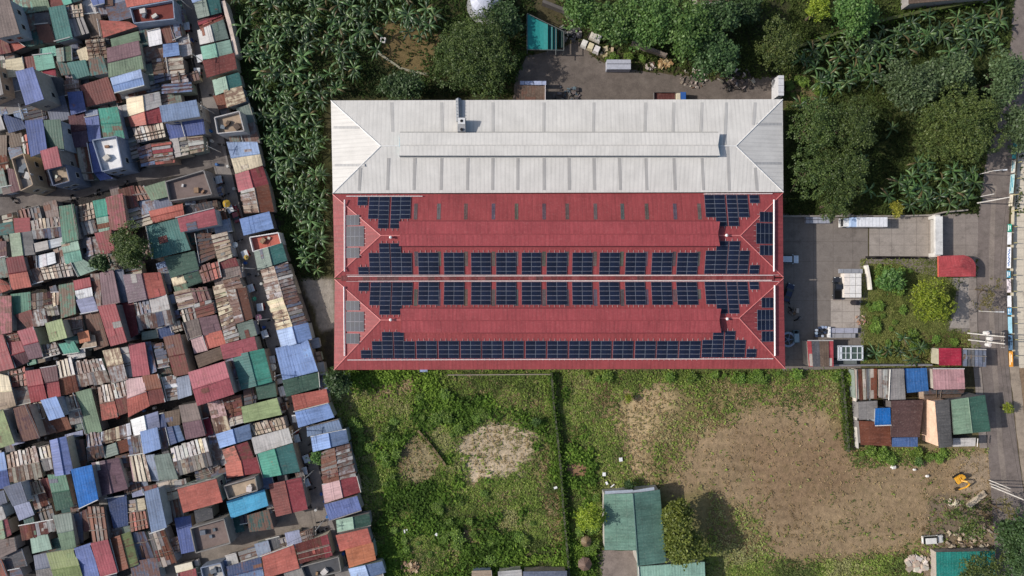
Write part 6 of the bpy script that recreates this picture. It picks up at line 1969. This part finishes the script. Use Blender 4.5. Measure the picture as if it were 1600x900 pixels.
debris(1512, 838, 60, 5.5, "stones and rubble under the sparse tree", [(176, 160, 140), (150, 138, 122), (180, 166, 144), (120, 108, 96)], 12, "rubble", None, 1.1, kind="stuff")
debris(1240, 487, 10, 1.0, "small scrap beside the red warehouse's right wall", GREYS, 13)
debris(640, 884, 50, 2.2, "dead branches piled at the field's lower edge", [(150, 124, 96), (110, 92, 74), (180, 160, 130)], 14, "brush_pile", "branches")
debris(1345, 500, 30, 1.6, "bricks stacked along the lawn's edge", [(170, 128, 104), (196, 170, 150), (150, 130, 116)], 15, "brick_pile", "bricks", .6)
for x, y, s, lab in ((1396, 730, 1.4, "larger white sack on the bare plot"), (1429, 734, .8, "small white sack on the bare plot"), (1449, 744, .9, "buff sack beside small bushes on the bare plot")):
    p = P(x, y, .4); root = empty("sack", (p.x, p.y, 0)); tag(root, lab, "sack")
    m = MB(); m.tube([(-s * .5, 0, .3), (-s * .2, 0, .36), (s * .25, .03, .34), (s * .5, 0, .28)], [.12, s * .36, s * .34, .1], 9, lin((222, 216, 208))); m.build("cloth", M_DULL, root, smooth=True)
    n = MB(); n.tube([(s * .46, 0, .28), (s * .62, 0, .26)], .09, 6, lin((180, 170, 150))); n.build("neck", M_DULL, root)
def slab():
    p = P(1527, 781, .6); root = empty("concrete_slab", (p.x, p.y, .25), .66); tag(root, "long pale concrete slab lying below the excavator", "slab")
    m = MB(); m.box((0, 0, 0), (5.2, 1.25, .5), lin((186, 170, 148)), .2); m.build("slab", M_CONC, root)
    s = MB(); s.box((2.2, .1, .3), (.5, .7, .2), lin((160, 146, 128))); s.build("broken_edge", M_CONC, root)
slab()

def excavator():
    p = P(1503, 749, 1.5); root = empty("excavator", (p.x, p.y, 0), 0.55); root.scale = (.84, .84, .84); tag(root, "yellow excavator with its arm folded out on the bare plot", "excavator")
    Y = lin((222, 164, 52)); K = lin((40, 40, 40))
    for s in (-1, 1):
        m = MB(); m.box((0, s * .85, .35), (2.7, .46, .6), K, .2); m.box((0, s * .85, .68), (2.1, .42, .1), K); m.build("track", M_DULL, root)
    m = MB(); m.box((-.35, 0, 1.15), (2.0, 1.8, .75), Y, .1); m.box((-.95, 0, 1.35), (.9, 1.7, .7), Y, .1, taper=.9); m.build("body", M_PAINT, root)
    c = MB(); c.box((.45, .45, 1.75), (1.1, .85, 1.3), Y, taper=.9); co = c.build("cab", M_PAINT, root)
    w = MB(); w.box((.5, .45, 1.95), (1.18, .7, .6), lin((36, 42, 48)), taper=.94); w.build("window", M_GLASS, co)
    b = MB(); b.tube([(-.2, -.4, 1.5), (.6, -.9, 2.5), (1.0, -2.0, 2.2)], [.24, .26, .2], 6, Y); b.build("boom", M_PAINT, root)
    a = MB(); a.tube([(1.0, -2.0, 2.2), (.1, -2.7, 1.4), (-1.9, -2.5, .9)], [.2, .22, .16], 6, Y); a.build("arm", M_PAINT, root)
    k = MB(); k.box((-2.2, -2.3, .55), (.9, .85, .55), lin((60, 52, 40)), .4, taper=.8); k.build("bucket", M_DULL, root)
    h = MB(); h.tube([(.2, -.5, 1.7), (.7, -1.2, 2.2)], .07, 6, lin((170, 170, 170))); h.build("hydraulic_ram", M_METAL, root)
excavator()
root = car(1459, 844, 0.06, "wrecked white van stripped open on the bare plot", (214, 212, 206), 'suv', 4.9, 1.8, name="wrecked_van", cat="van")

# road furniture: poles, lamps, transformers, fence banners
def pole(px, py, h, label, lamp=None, group=None, r=.16, arms=1, name="utility_pole", cat="pole"):
    p = P(px, py, 0); root = empty(name, (p.x, p.y, 0)); tag(root, label, cat, group)
    m = MB(); m.tube([(0, 0, 0), (0, 0, h)], [r, r * .7], 8, lin((206, 202, 196))); m.build("shaft", M_CONC, root)
    if lamp:
        a = MB(); a.tube([(0, 0, h - .2), (lamp[0] * .5, lamp[1] * .5, h + .35), (lamp[0], lamp[1], h + .2)], .09, 6, lin((196, 198, 200))); a.build("lamp_arm", M_METAL, root)
        l = MB(); l.box((lamp[0], lamp[1], h + .16), (.9, .3, .16), lin((224, 226, 228)), rz=math.atan2(lamp[1], lamp[0])); l.build("lamp_head", M_METAL, root)
    for k in range(arms):
        c = MB(); c.box((0, 0, h - .4 - k * .7), (.12, 1.9, .12), lin((120, 112, 104))); co = c.build("crossarm", M_DULL, root)
        for y in (-.8, 0, .8):
            i = MB(); i.tube([(0, y, h - .34 - k * .7), (0, y, h - .1 - k * .7)], .07, 6, lin((190, 186, 180))); i.build("insulator", M_METAL, co)
    return root
pole(1526, 317.5, 11.0, "tall white pole by the banana corner at the road", r=.16)
pole(1530, 307.5, 5.0, "short white pole just above the tall one at the banana corner", r=.12, arms=0)
pole(1529, 272.5, 5.2, "upper curved-arm street lamp beside the olive crown", lamp=(2.4, .15), r=.1, arms=0, name="street_lamp", cat="street lamp")
pole(1529, 486, 5.6, "street lamp beside the leafless tree", lamp=(1.4, 0), r=.09, arms=0, name="street_lamp", cat="street lamp")
pole(1512, 520.5, 12.2, "upper pole of the transformer pair", arms=2, r=.16)
pole(1513, 531.0, 12.0, "lower pole of the transformer pair", arms=2, r=.16)
pole(1545, 750, 7.0, "upper slim pole of three below the road bend", r=.12, arms=0)
pole(1546.5, 755, 6.6, "middle slim pole of three below the road bend", r=.12, arms=0)
pole(1549, 760, 11.5, "tallest pole of three below the road bend", r=.17)
def transformer(px, py, h, label):
    p = P(px, py, h + 1.1); root = empty("transformer", (p.x, p.y, h)); tag(root, label, "transformer", "pole transformers over the road")
    m = MB(); m.tube([(0, 0, 0), (0, 0, 1.0)], .42, 14, lin((222, 220, 216))); m.build("drum", M_METAL, root)
    l = MB(); l.tube([(0, 0, .98), (0, 0, 1.08)], .45, 14, lin((232, 230, 226))); l.build("lid", M_METAL, root)
    for k in range(3):
        a = k * 2.1; b = MB(); b.tube([(.25 * math.cos(a), .25 * math.sin(a), 1.05), (.25 * math.cos(a), .25 * math.sin(a), 1.45)], .07, 6, lin((150, 120, 100))); b.build("bushing", M_METAL, root)
def platform():
    a, b = P(1512, 520.5, 0), P(1513, 531, 0); root = empty("transformer_platform", (a.x, a.y, 6.4)); tag(root, "steel platform carrying three transformers across two poles", "platform")
    m = MB(); d = b - a
    m.box((.4 + d.x / 2, d.y / 2, 0), (1.3, abs(d.y) + 2.0, .18), lin((130, 126, 122))); m.build("deck", M_METAL, root)
    for y in (0, d.y):
        k = MB(); k.tube([(0, y, -.9), (.8, y, 0)], .06, 5, lin((120, 116, 112))); k.build("brace", M_METAL, root)
platform()
transformer(1543.5, 520.5, 6.5, "upper left white transformer on the platform"); transformer(1549, 529.5, 6.5, "middle white transformer on the platform"); transformer(1546.5, 539, 6.5, "lower white transformer on the platform")

def fence_banners():
    line = [(1586, 222), (1583, 260), (1578, 330), (1576, 352)]
    h = 2.0
    segs = [  # (y0, y1, colour, stripe colour)
     (222, 248, (70, 148, 160), None), (250, 270, (206, 204, 196), (60, 140, 160)), (272, 302, (178, 206, 208), (70, 150, 170)), (304, 322, (206, 198, 178), None),
     (350, 362, (40, 150, 130), (210, 230, 224)), (363, 382, (216, 220, 226), None), (386, 419, (222, 226, 232), (52, 104, 168)), (423, 434, (70, 140, 170), (220, 228, 232)), (436, 457, (214, 206, 212), None),
     (462, 480, (222, 224, 232), None), (481, 492, (86, 160, 206), (220, 232, 240)), (495, 521, (150, 196, 216), None), (523, 547, (86, 116, 146), (40, 56, 80)), (549, 573, (214, 148, 60), (230, 220, 190))]
    fx_ = lambda y: np.interp(y, [180, 245, 330, 430, 575], [1590, 1584.5, 1578, 1576, 1580])
    rootf = empty("fence", P(fx_(400), 400, 0)); tag(rootf, "low roadside fence carrying painted banners on the far side of the road", "fence"); o = rootf.location
    m = MB()
    ys = list(range(205, 580, 25))
    for y in ys:
        p = P(fx_(y) + 2.5, y, 0) - o; m.box((p.x, p.y, 1.05), (.16, .16, 2.1), lin((176, 168, 120)))
    m.build("post", M_CONC, rootf)
    w = MB()
    for a, b in zip(ys, ys[1:]):
        p, q = P(fx_(a) + 2.5, a, 0) - o, P(fx_(b) + 2.5, b, 0) - o; d = q - p; c = (p + q) / 2
        w.box((c.x, c.y, .45), (d.length, .14, .9), lin((188, 180, 160)), .3, rz=math.atan2(d.y, d.x))
    w.build("wall", M_CONC, rootf)
    names = {0: "teal banner at the fence's shaded top end", 1: "white banner with a blue band below the shaded teal one", 2: "long pale cyan banner opposite the upper street lamp", 3: "cream banner opposite the tall white pole", 4: "green banner at the gap in the fence", 5: "plain white banner below the green one", 6: "white banner with blue handwriting-like marks", 7: "small blue banner below the blue-marked white one", 8: "pinkish white banner opposite the leafless tree", 9: "plain white banner above the light blue one", 10: "light blue banner opposite the middle street lamp", 11: "long pale blue banner above the transformers", 12: "dark blue grey banner level with the transformers", 13: "orange banner at the fence's lower end"}
    for i, (y0, y1, c, st) in enumerate(segs):
        h0, h1 = .75, 2.1
        root = empty("banner", P(fx_((y0 + y1) / 2), (y0 + y1) / 2, 0)); tag(root, names[i], "banner", "banners along the roadside fence"); o2 = root.location
        # leans back from the road so it shows from above
        a0, a1 = P(fx_(y0) - 3.2, y0, h0) - o2, P(fx_(y1) - 3.2, y1, h0) - o2; b0, b1 = P(fx_(y0) + 3.2, y0, h1) - o2, P(fx_(y1) + 3.2, y1, h1) - o2
        m = MB(); m.face([a0, a1, b1, b0], lin(c), .1); m.face([b0, b1, a1, a0], lin((120, 116, 110)))
        m.v = [tuple(Vector(v) + (Vector((.03, 0, -.03)) if k >= 4 else Vector())) for k, v in enumerate(m.v)]
        m.build("sheet", M_DULL, root)
        if st:
            s = MB(); n = 7
            if i == 6:
                pts = []
                for k in range(22):
                    t = .1 + .8 * k / 21; u = .5 + .2 * math.sin(k * 1.7) + .08 * math.sin(k * .6)
                    pts.append(a0.lerp(a1, t).lerp(b0.lerp(b1, t), u) + Vector((-.03, 0, .04)))
                s.tube(pts, .1, 4, lin(st))
            else:
                for (t0, t1, u0, u1) in ((.12, .88, .15, .38), (.2, .7, .55, .75)):
                    q = [a0.lerp(a1, t).lerp(b0.lerp(b1, t), u) + Vector((-.02, 0, .03)) for t, u in ((t0, u0), (t1, u0), (t1, u1), (t0, u1))]
                    s.face(q, lin(st))
            s.build("painted_band", M_DULL, root)
fence_banners()

def wire(pts, label, group, r=.035, sag=.5):
    w0 = Vector(pts[0]); root = empty("power_line", w0); tag(root, label, "wire", group); m = MB(); path = []
    for a, b in zip(pts, pts[1:]):
        a, b = Vector(a), Vector(b)
        for k in range(8):
            t = k / 8; q = a.lerp(b, t); q.z -= sag * 4 * t * (1 - t); path.append(q - w0)
    path.append(Vector(pts[-1]) - w0)
    m.tube(path, r, 4, lin((66, 62, 60))); m.build("cable", M_DULL, root)
for i, x in enumerate((0, .9)):
    for j, (pa, pb, lab) in enumerate((((1526, 317.5), (1512, 520.5), "cable from the tall white pole down to the transformer pair"), ((1513, 531), (1549, 760), "cable from the transformer pair down to the three slim poles"))):
        a, b = P(pa[0], pa[1], 0), P(pb[0], pb[1], 0); wire([(a.x - .4 + x, a.y, 10.6), (b.x - .4 + x, b.y, 10.8)], lab, "overhead cables along the right road", .03, .8)
# ------------------------------------------------------------------ the settlement's streets
SP = [(299, 14), (322, 100), (336, 178), (345, 238), (372, 330), (398, 420), (421, 498), (446, 582), (472, 668), (490, 735), (507, 812)]
_tops = []
for i, (x, y) in enumerate(SP):
    nm = "%s utility pole down the long slanting street" % ORD[i]
    pole(x, y, 7.5, nm, r=.12, group="utility poles of the slanting street"); p = P(x, y, 0); _tops.append(Vector((p.x, p.y, 7.2)))
for i, (a, b) in enumerate(zip(_tops, _tops[1:])):
    for dx in (-.35, .35):
        wire([a + Vector((dx, 0, 0)), b + Vector((dx, 0, 0))], "thin cable strung above the long slanting street", "cables above the slanting street", .03, .35)
for i, (a, b) in enumerate((((345, 238), (215, 262)), ((322, 100), (282, 112)), ((398, 420), (330, 440)), ((421, 498), (372, 505)), ((490, 735), (430, 752)), ((446, 582), (392, 596)), ((507, 812), (440, 846)), ((345, 238), (392, 226)))):
    p, q = P(*a, 0), P(*b, 0)
    wire([(p.x, p.y, 7.2), (q.x, q.y, 5.2)], "service cable crossing from a street pole to a roof", "service cables of the settlement", .03, .3)

def tricycle_proto():
    """Motorcycle with a roofed sidecar."""
    root = empty("motor_tricycle"); 
    c = lin((150, 44, 44))
    b = MB(); b.box((0, 0, .75), (1.3, .26, .3), lin((40, 40, 44))); b.box((.1, 0, .95), (.5, .24, .2), c); b.build("motorcycle_frame", M_PAINT, root)
    h = MB(); h.tube([(.5, -.36, 1.05), (.55, 0, 1.1), (.5, .36, 1.05)], .03, 5, lin((120, 120, 122))); h.build("handlebar", M_METAL, root)
    s = MB(); s.box((0, -.75, .7), (1.5, .9, .7), c, taper=.92); s.build("sidecar", M_PAINT, root)
    r = MB(); r.box((-.05, -.55, 1.62), (1.8, 1.5, .07), lin((196, 198, 200)), taper=.93); r.build("roof", M_METAL, root)
    for x, y in ((.68, 0), (-.68, 0), (-.25, -1.22)):
        w = MB(); w.tube([(x, y - .06, .3), (x, y + .06, .3)], .3, 12, lin((26, 26, 27))); w.build("wheel", M_DULL, root)
    return root
def moto_proto():
    root = empty("motorcycle")
    b = MB(); b.tube([(-.6, 0, .6), (0, 0, .72), (.5, 0, .8)], [.1, .17, .1], 6, lin((44, 46, 56))); b.build("body", M_PAINT, root)
    s = MB(); s.box((-.3, 0, .84), (.75, .26, .1), lin((24, 24, 25))); s.build("seat", M_DULL, root)
    h = MB(); h.tube([(.4, -.36, 1.02), (.5, 0, 1.04), (.4, .36, 1.02)], .03, 5, lin((140, 140, 142))); h.build("handlebar", M_METAL, root)
    for x in (.62, -.62):
        w = MB(); w.tube([(x, -.06, .3), (x, .06, .3)], .3, 12, lin((26, 26, 27))); w.build("wheel", M_DULL, root)
    return root
tp, mp_ = tricycle_proto(), moto_proto()
tag(tp, "tricycle taxi parked along the long slanting street", "tricycle", "tricycles along the slanting street")
tag(mp_, "motorcycle parked at a house front on the slanting street", "motorcycle", "motorcycles along the slanting street")
def along(t):
    n = len(STREET) - 1; k = min(int(t * n), n - 1); f = t * n - k; a, b = STREET[k], STREET[k + 1]
    return (a[0] + (b[0] - a[0]) * f, a[1] + (b[1] - a[1]) * f, math.atan2(-(b[1] - a[1]), b[0] - a[0]))
first = True
for t in [.1, .15, .17, .32, .36, .42, .47, .5, .54, .58, .66, .69, .72, .735, .75]:
    x, y, a = along(t); s = rng.choice((-7, -5))
    p = P(x + s, y, 1.0)
    if first: tp.location = (p.x, p.y, 0); tp.rotation_euler = (0, 0, a + rng.uniform(-.2, .2)); first = False
    else: copy_thing(tp, (p.x, p.y, 0), a + rng.uniform(-.2, .2) + rng.choice((0, math.pi)))
first = True
for t in [.12, .2, .24, .27, .34, .4, .45, .52, .56, .6, .62, .64, .67, .7, .71, .725, .74, .76, .83, .85, .87]:
    x, y, a = along(t); p = P(x + rng.choice((7, 5, -6, -8)), y, .8)
    if first: mp_.location = (p.x, p.y, 0); mp_.rotation_euler = (0, 0, a + 1.2); first = False
    else: copy_thing(mp_, (p.x, p.y, 0), a + 1.57 + rng.uniform(-.4, .4))
for i in range(16):
    t = i / 15; x = 372 + t * 100 + rng.uniform(-4, 4); y = 868 - t * 28 + rng.uniform(-3, 3)
    p = P(x, y, .8); copy_thing(mp_, (p.x, p.y, 0), rng.uniform(0, 6), label="motorcycle parked in the line along the lower street", group="motorcycles along the lower street")
for i in range(10):
    p = P(20 + i * 22 + rng.uniform(-6, 6), 322 - i * 5.5 + rng.choice((-9, 9, 11)), .8); copy_thing(mp_, (p.x, p.y, 0), rng.uniform(0, 6), label="motorcycle parked beside the upper cross street", group="motorcycles along the cross street")
for x, y, lab in ((1237, 484, 'motorcycle beside the small scrap at the red warehouse wall'), (1247, 498, 'motorcycle parked in the shaded yard by the spoked reel'), (1233, 470, 'motorcycle just below the dark blue car in the shaded yard')):
    p = P(x, y, .8); m9 = copy_thing(mp_, (p.x, p.y, 0), rng.uniform(0, 6), label=lab, group='motorcycles in the shaded yard')
def umbrella(px, py, r, col, label):
    p = P(px, py, 2.2); root = empty("umbrella", (p.x, p.y, 0)); tag(root, label, "umbrella")
    m = MB(); c = lin(col); n = 8
    for k in range(n):
        a, b = 2 * math.pi * k / n, 2 * math.pi * (k + 1) / n
        m.face([(r * math.cos(a), r * math.sin(a), 2.1), (r * math.cos(b), r * math.sin(b), 2.1), (0, 0, 2.55)], c if k % 2 else tuple(v * .85 for v in c))
    m.build("canopy", M_DULL, root)
    q = MB(); q.tube([(0, 0, 0), (0, 0, 2.6)], .03, 5, lin((160, 160, 160))); q.build("pole", M_METAL, root)
umbrella(353.5, 318, .95, (178, 146, 58), "yellow umbrella in the slanting street's upper half")
umbrella(384.5, 402, .6, (178, 150, 80), "small yellow umbrella beside a dark red roof")
umbrella(403.5, 496, .8, (216, 150, 160), "pink umbrella in the slanting street")
umbrella(426, 574, .85, (222, 218, 206), "cream umbrella next to the emerald and teal gabled house")
umbrella(367, 382.5, .7, (222, 224, 220), "white umbrella in the shaded slanting street")
umbrella(397, 467, .55, (60, 140, 110), "small green umbrella in the slanting street")
car(367, 334, 1.9, "dark red car under the yellow umbrella", (120, 26, 44), 'sedan', 4.0, 1.65)
car(440, 606, 1.85, "white minibus squeezed in the slanting street", (224, 222, 218), 'suv', 4.4, 1.75, name="minibus", cat="minibus")
car(402, 860, .2, "silver car on the lower street", (196, 198, 200), 'sedan', 4.2, 1.7)
def jeepney():
    p = P(290, 886, 2.2); root = empty("jeepney", (p.x, p.y, 0), .24); tag(root, "cream roofed jeepney on the lower street", "jeepney")
    r = MB(); r.box((-.4, 0, 2.16), (4.2, 1.7, .12), lin((224, 214, 192)), taper=.97); r.build("roof", M_PAINT, root)
    b = MB(); b.box((-.4, 0, 1.35), (4.1, 1.66, 1.5), lin((160, 150, 140))); b.build("body", M_PAINT, root)
    h = MB(); h.box((2.2, 0, .95), (1.1, 1.5, .75), lin((180, 174, 170)), taper=.92); h.build("hood", M_PAINT, root)
    w = MB(); w.box((1.68, 0, 1.75), (.1, 1.4, .5), lin((30, 34, 38))); w.build("windscreen", M_GLASS, root)
    wheels(root, (-1.6, 1.9), .72)
jeepney()


# ------------------------------------------------------------------ odds and ends in the field and at the frame's edges
long_wall("field_wall", "short slanting mud wall beside the triangular bare patch", [(654, 674), (668, 690), (682, 708), (695, 726)], .9, .5, (120, 104, 78), vines=.3)
for q, c, h, lab in (([(737, 892), (768, 891), (769, 912), (737, 912)], 'tan', 3.0, "tan roofed shed at the field's bottom edge"), ([(778, 893), (815, 890), (817, 915), (779, 915)], 'lgray', 3.2, "light grey roofed shed at the field's bottom edge"), ([(817, 893), (886, 892), (886, 915), (818, 915)], 'slate', 3.2, "long slate roofed shed at the field's bottom edge"), ([(1086, -14), (1160, -10), (1166, 4), (1090, 8)], 'brown', 4.0, "brown roofed house among trees at the top edge"), ([(1420, -14), (1560, -30), (1560, -6), (1420, 6)], 'brown', 4.0, "long brown roofed house above the mossy field wall")):
    r = house('mh', h, c, c, q, wear=.4, windows=False); del HOUSES[N0:]; tag(r, lab, "shed" if "shed" in lab else "house")
def board(px, py, w, d, rz, label, col=(226, 226, 224)):
    p = P(px, py, .5); root = empty("board", (p.x, p.y, 0), rz); tag(root, label, "board")
    m = MB(); m.box((0, 0, .5), (w, d, .08), lin(col)); m.build("sheet", M_DULL, root)
    k = MB(); k.box((0, 0, .23), (w * .6, d * .5, .46), lin((120, 104, 84))); k.build("stand", M_DULL, root)
board(970, 718, .8, .9, .1, "square white board lying in the weeds above the green shed")
board(944, 741, .75, .85, .0, "white board near the green shed's upper left corner")
board(948, 755, .5, .7, .5, "small tilted white board just above the green shed's corner")
board(957, 759, 1.1, .25, .7, "narrow white plank above the green shed's corner")
board(634, 830, .9, .8, .2, "white board in the lower left weeds of the field")
board(682, 835, .6, .6, .9, "small white board among bushes of the lower field")
board(868, 762, .8, .5, .3, "white bits beside the middle field wall")
board(662, 578.5, 1.8, .8, 0, "blue grey sheet under the red warehouse's lower eave", (150, 162, 196))
def well():
    p = P(598, 62, .8); root = empty("well_box", (p.x, p.y, 0), -.2); tag(root, "square white well box in the clearing left of the olive tree", "well")
    m = MB()
    for s in (-1, 1): m.box((s * .5, 0, .4), (.2, 1.2, .8), lin((220, 214, 206))); m.box((0, s * .5, .4), (.8, .2, .8), lin((220, 214, 206)))
    m.build("rim", M_CONC, root)
    w = MB(); w.box((0, 0, .2), (.8, .8, .1), lin((20, 20, 20))); w.build("cover", M_DULL, root)
well()
def parasol(px, py, r, label, n=7, col=(104, 84, 72), tip=(188, 104, 60)):
    p = P(px, py, 2.3); root = empty("garden_hut", (p.x, p.y, 0)); tag(root, label, "garden hut")
    m = MB(); c = lin(col)
    for k in range(n):
        a, b = 2 * math.pi * k / n, 2 * math.pi * (k + 1) / n
        m.face([(r * math.cos(a), r * math.sin(a), 2.0), (r * math.cos(b), r * math.sin(b), 2.0), (0, 0, 2.9)], jit(c, .1), .4)
    m.build("roof", M_TIN, root)
    for k in range(n):
        a = 2 * math.pi * k / n; q = MB(); q.tube([(r * .85 * math.cos(a), r * .85 * math.sin(a), 0), (r * .85 * math.cos(a), r * .85 * math.sin(a), 2.1)], .07, 5, lin((100, 84, 68))); q.build("post", M_DULL, root)
parasol(914, 882, 1.7, "brown pointed hut roof on the court left of the green shed")
parasol(916, 847, 1.25, "round tan thatched parasol by the yellow green tree", 12, (116, 98, 72))

# water drums and tubs standing in the settlement's lanes
def water_drums():
    n = 0
    line = [along(t / 60) for t in range(4, 56)]
    spots = [(x + s * rng.uniform(7, 10), y + rng.uniform(-3, 3)) for x, y, a in line for s in (-1, 1) if rng.random() < .3]
    spots += [(x + rng.uniform(-3, 3), y + rng.uniform(-2, 2)) for x, y in [(20 + 13 * k, 578 - 3.4 * k) for k in range(18)] + [(30 + 14 * k, 696 - 3.9 * k) for k in range(18)] if rng.random() < .45]
    for x, y in spots:
        p = P(x, y, .9); root = empty("water_drum", (p.x, p.y, 0)); tag(root, "plastic water drum standing in a lane of the settlement", "drum", "water drums in the settlement lanes")
        c = lin(rng.choice([(40, 84, 160), (60, 110, 170), (200, 200, 196), (70, 74, 80), (170, 60, 50)]))
        m = MB(); m.tube([(0, 0, 0), (0, 0, .45), (0, 0, .95)], [.34, .37, .34], 10, c); m.build("barrel", M_METAL, root)
        l = MB(); l.tube([(0, 0, .94), (0, 0, 1.0)], .3, 10, tuple(v * .8 for v in c)); l.build("lid", M_METAL, root)
water_drums()
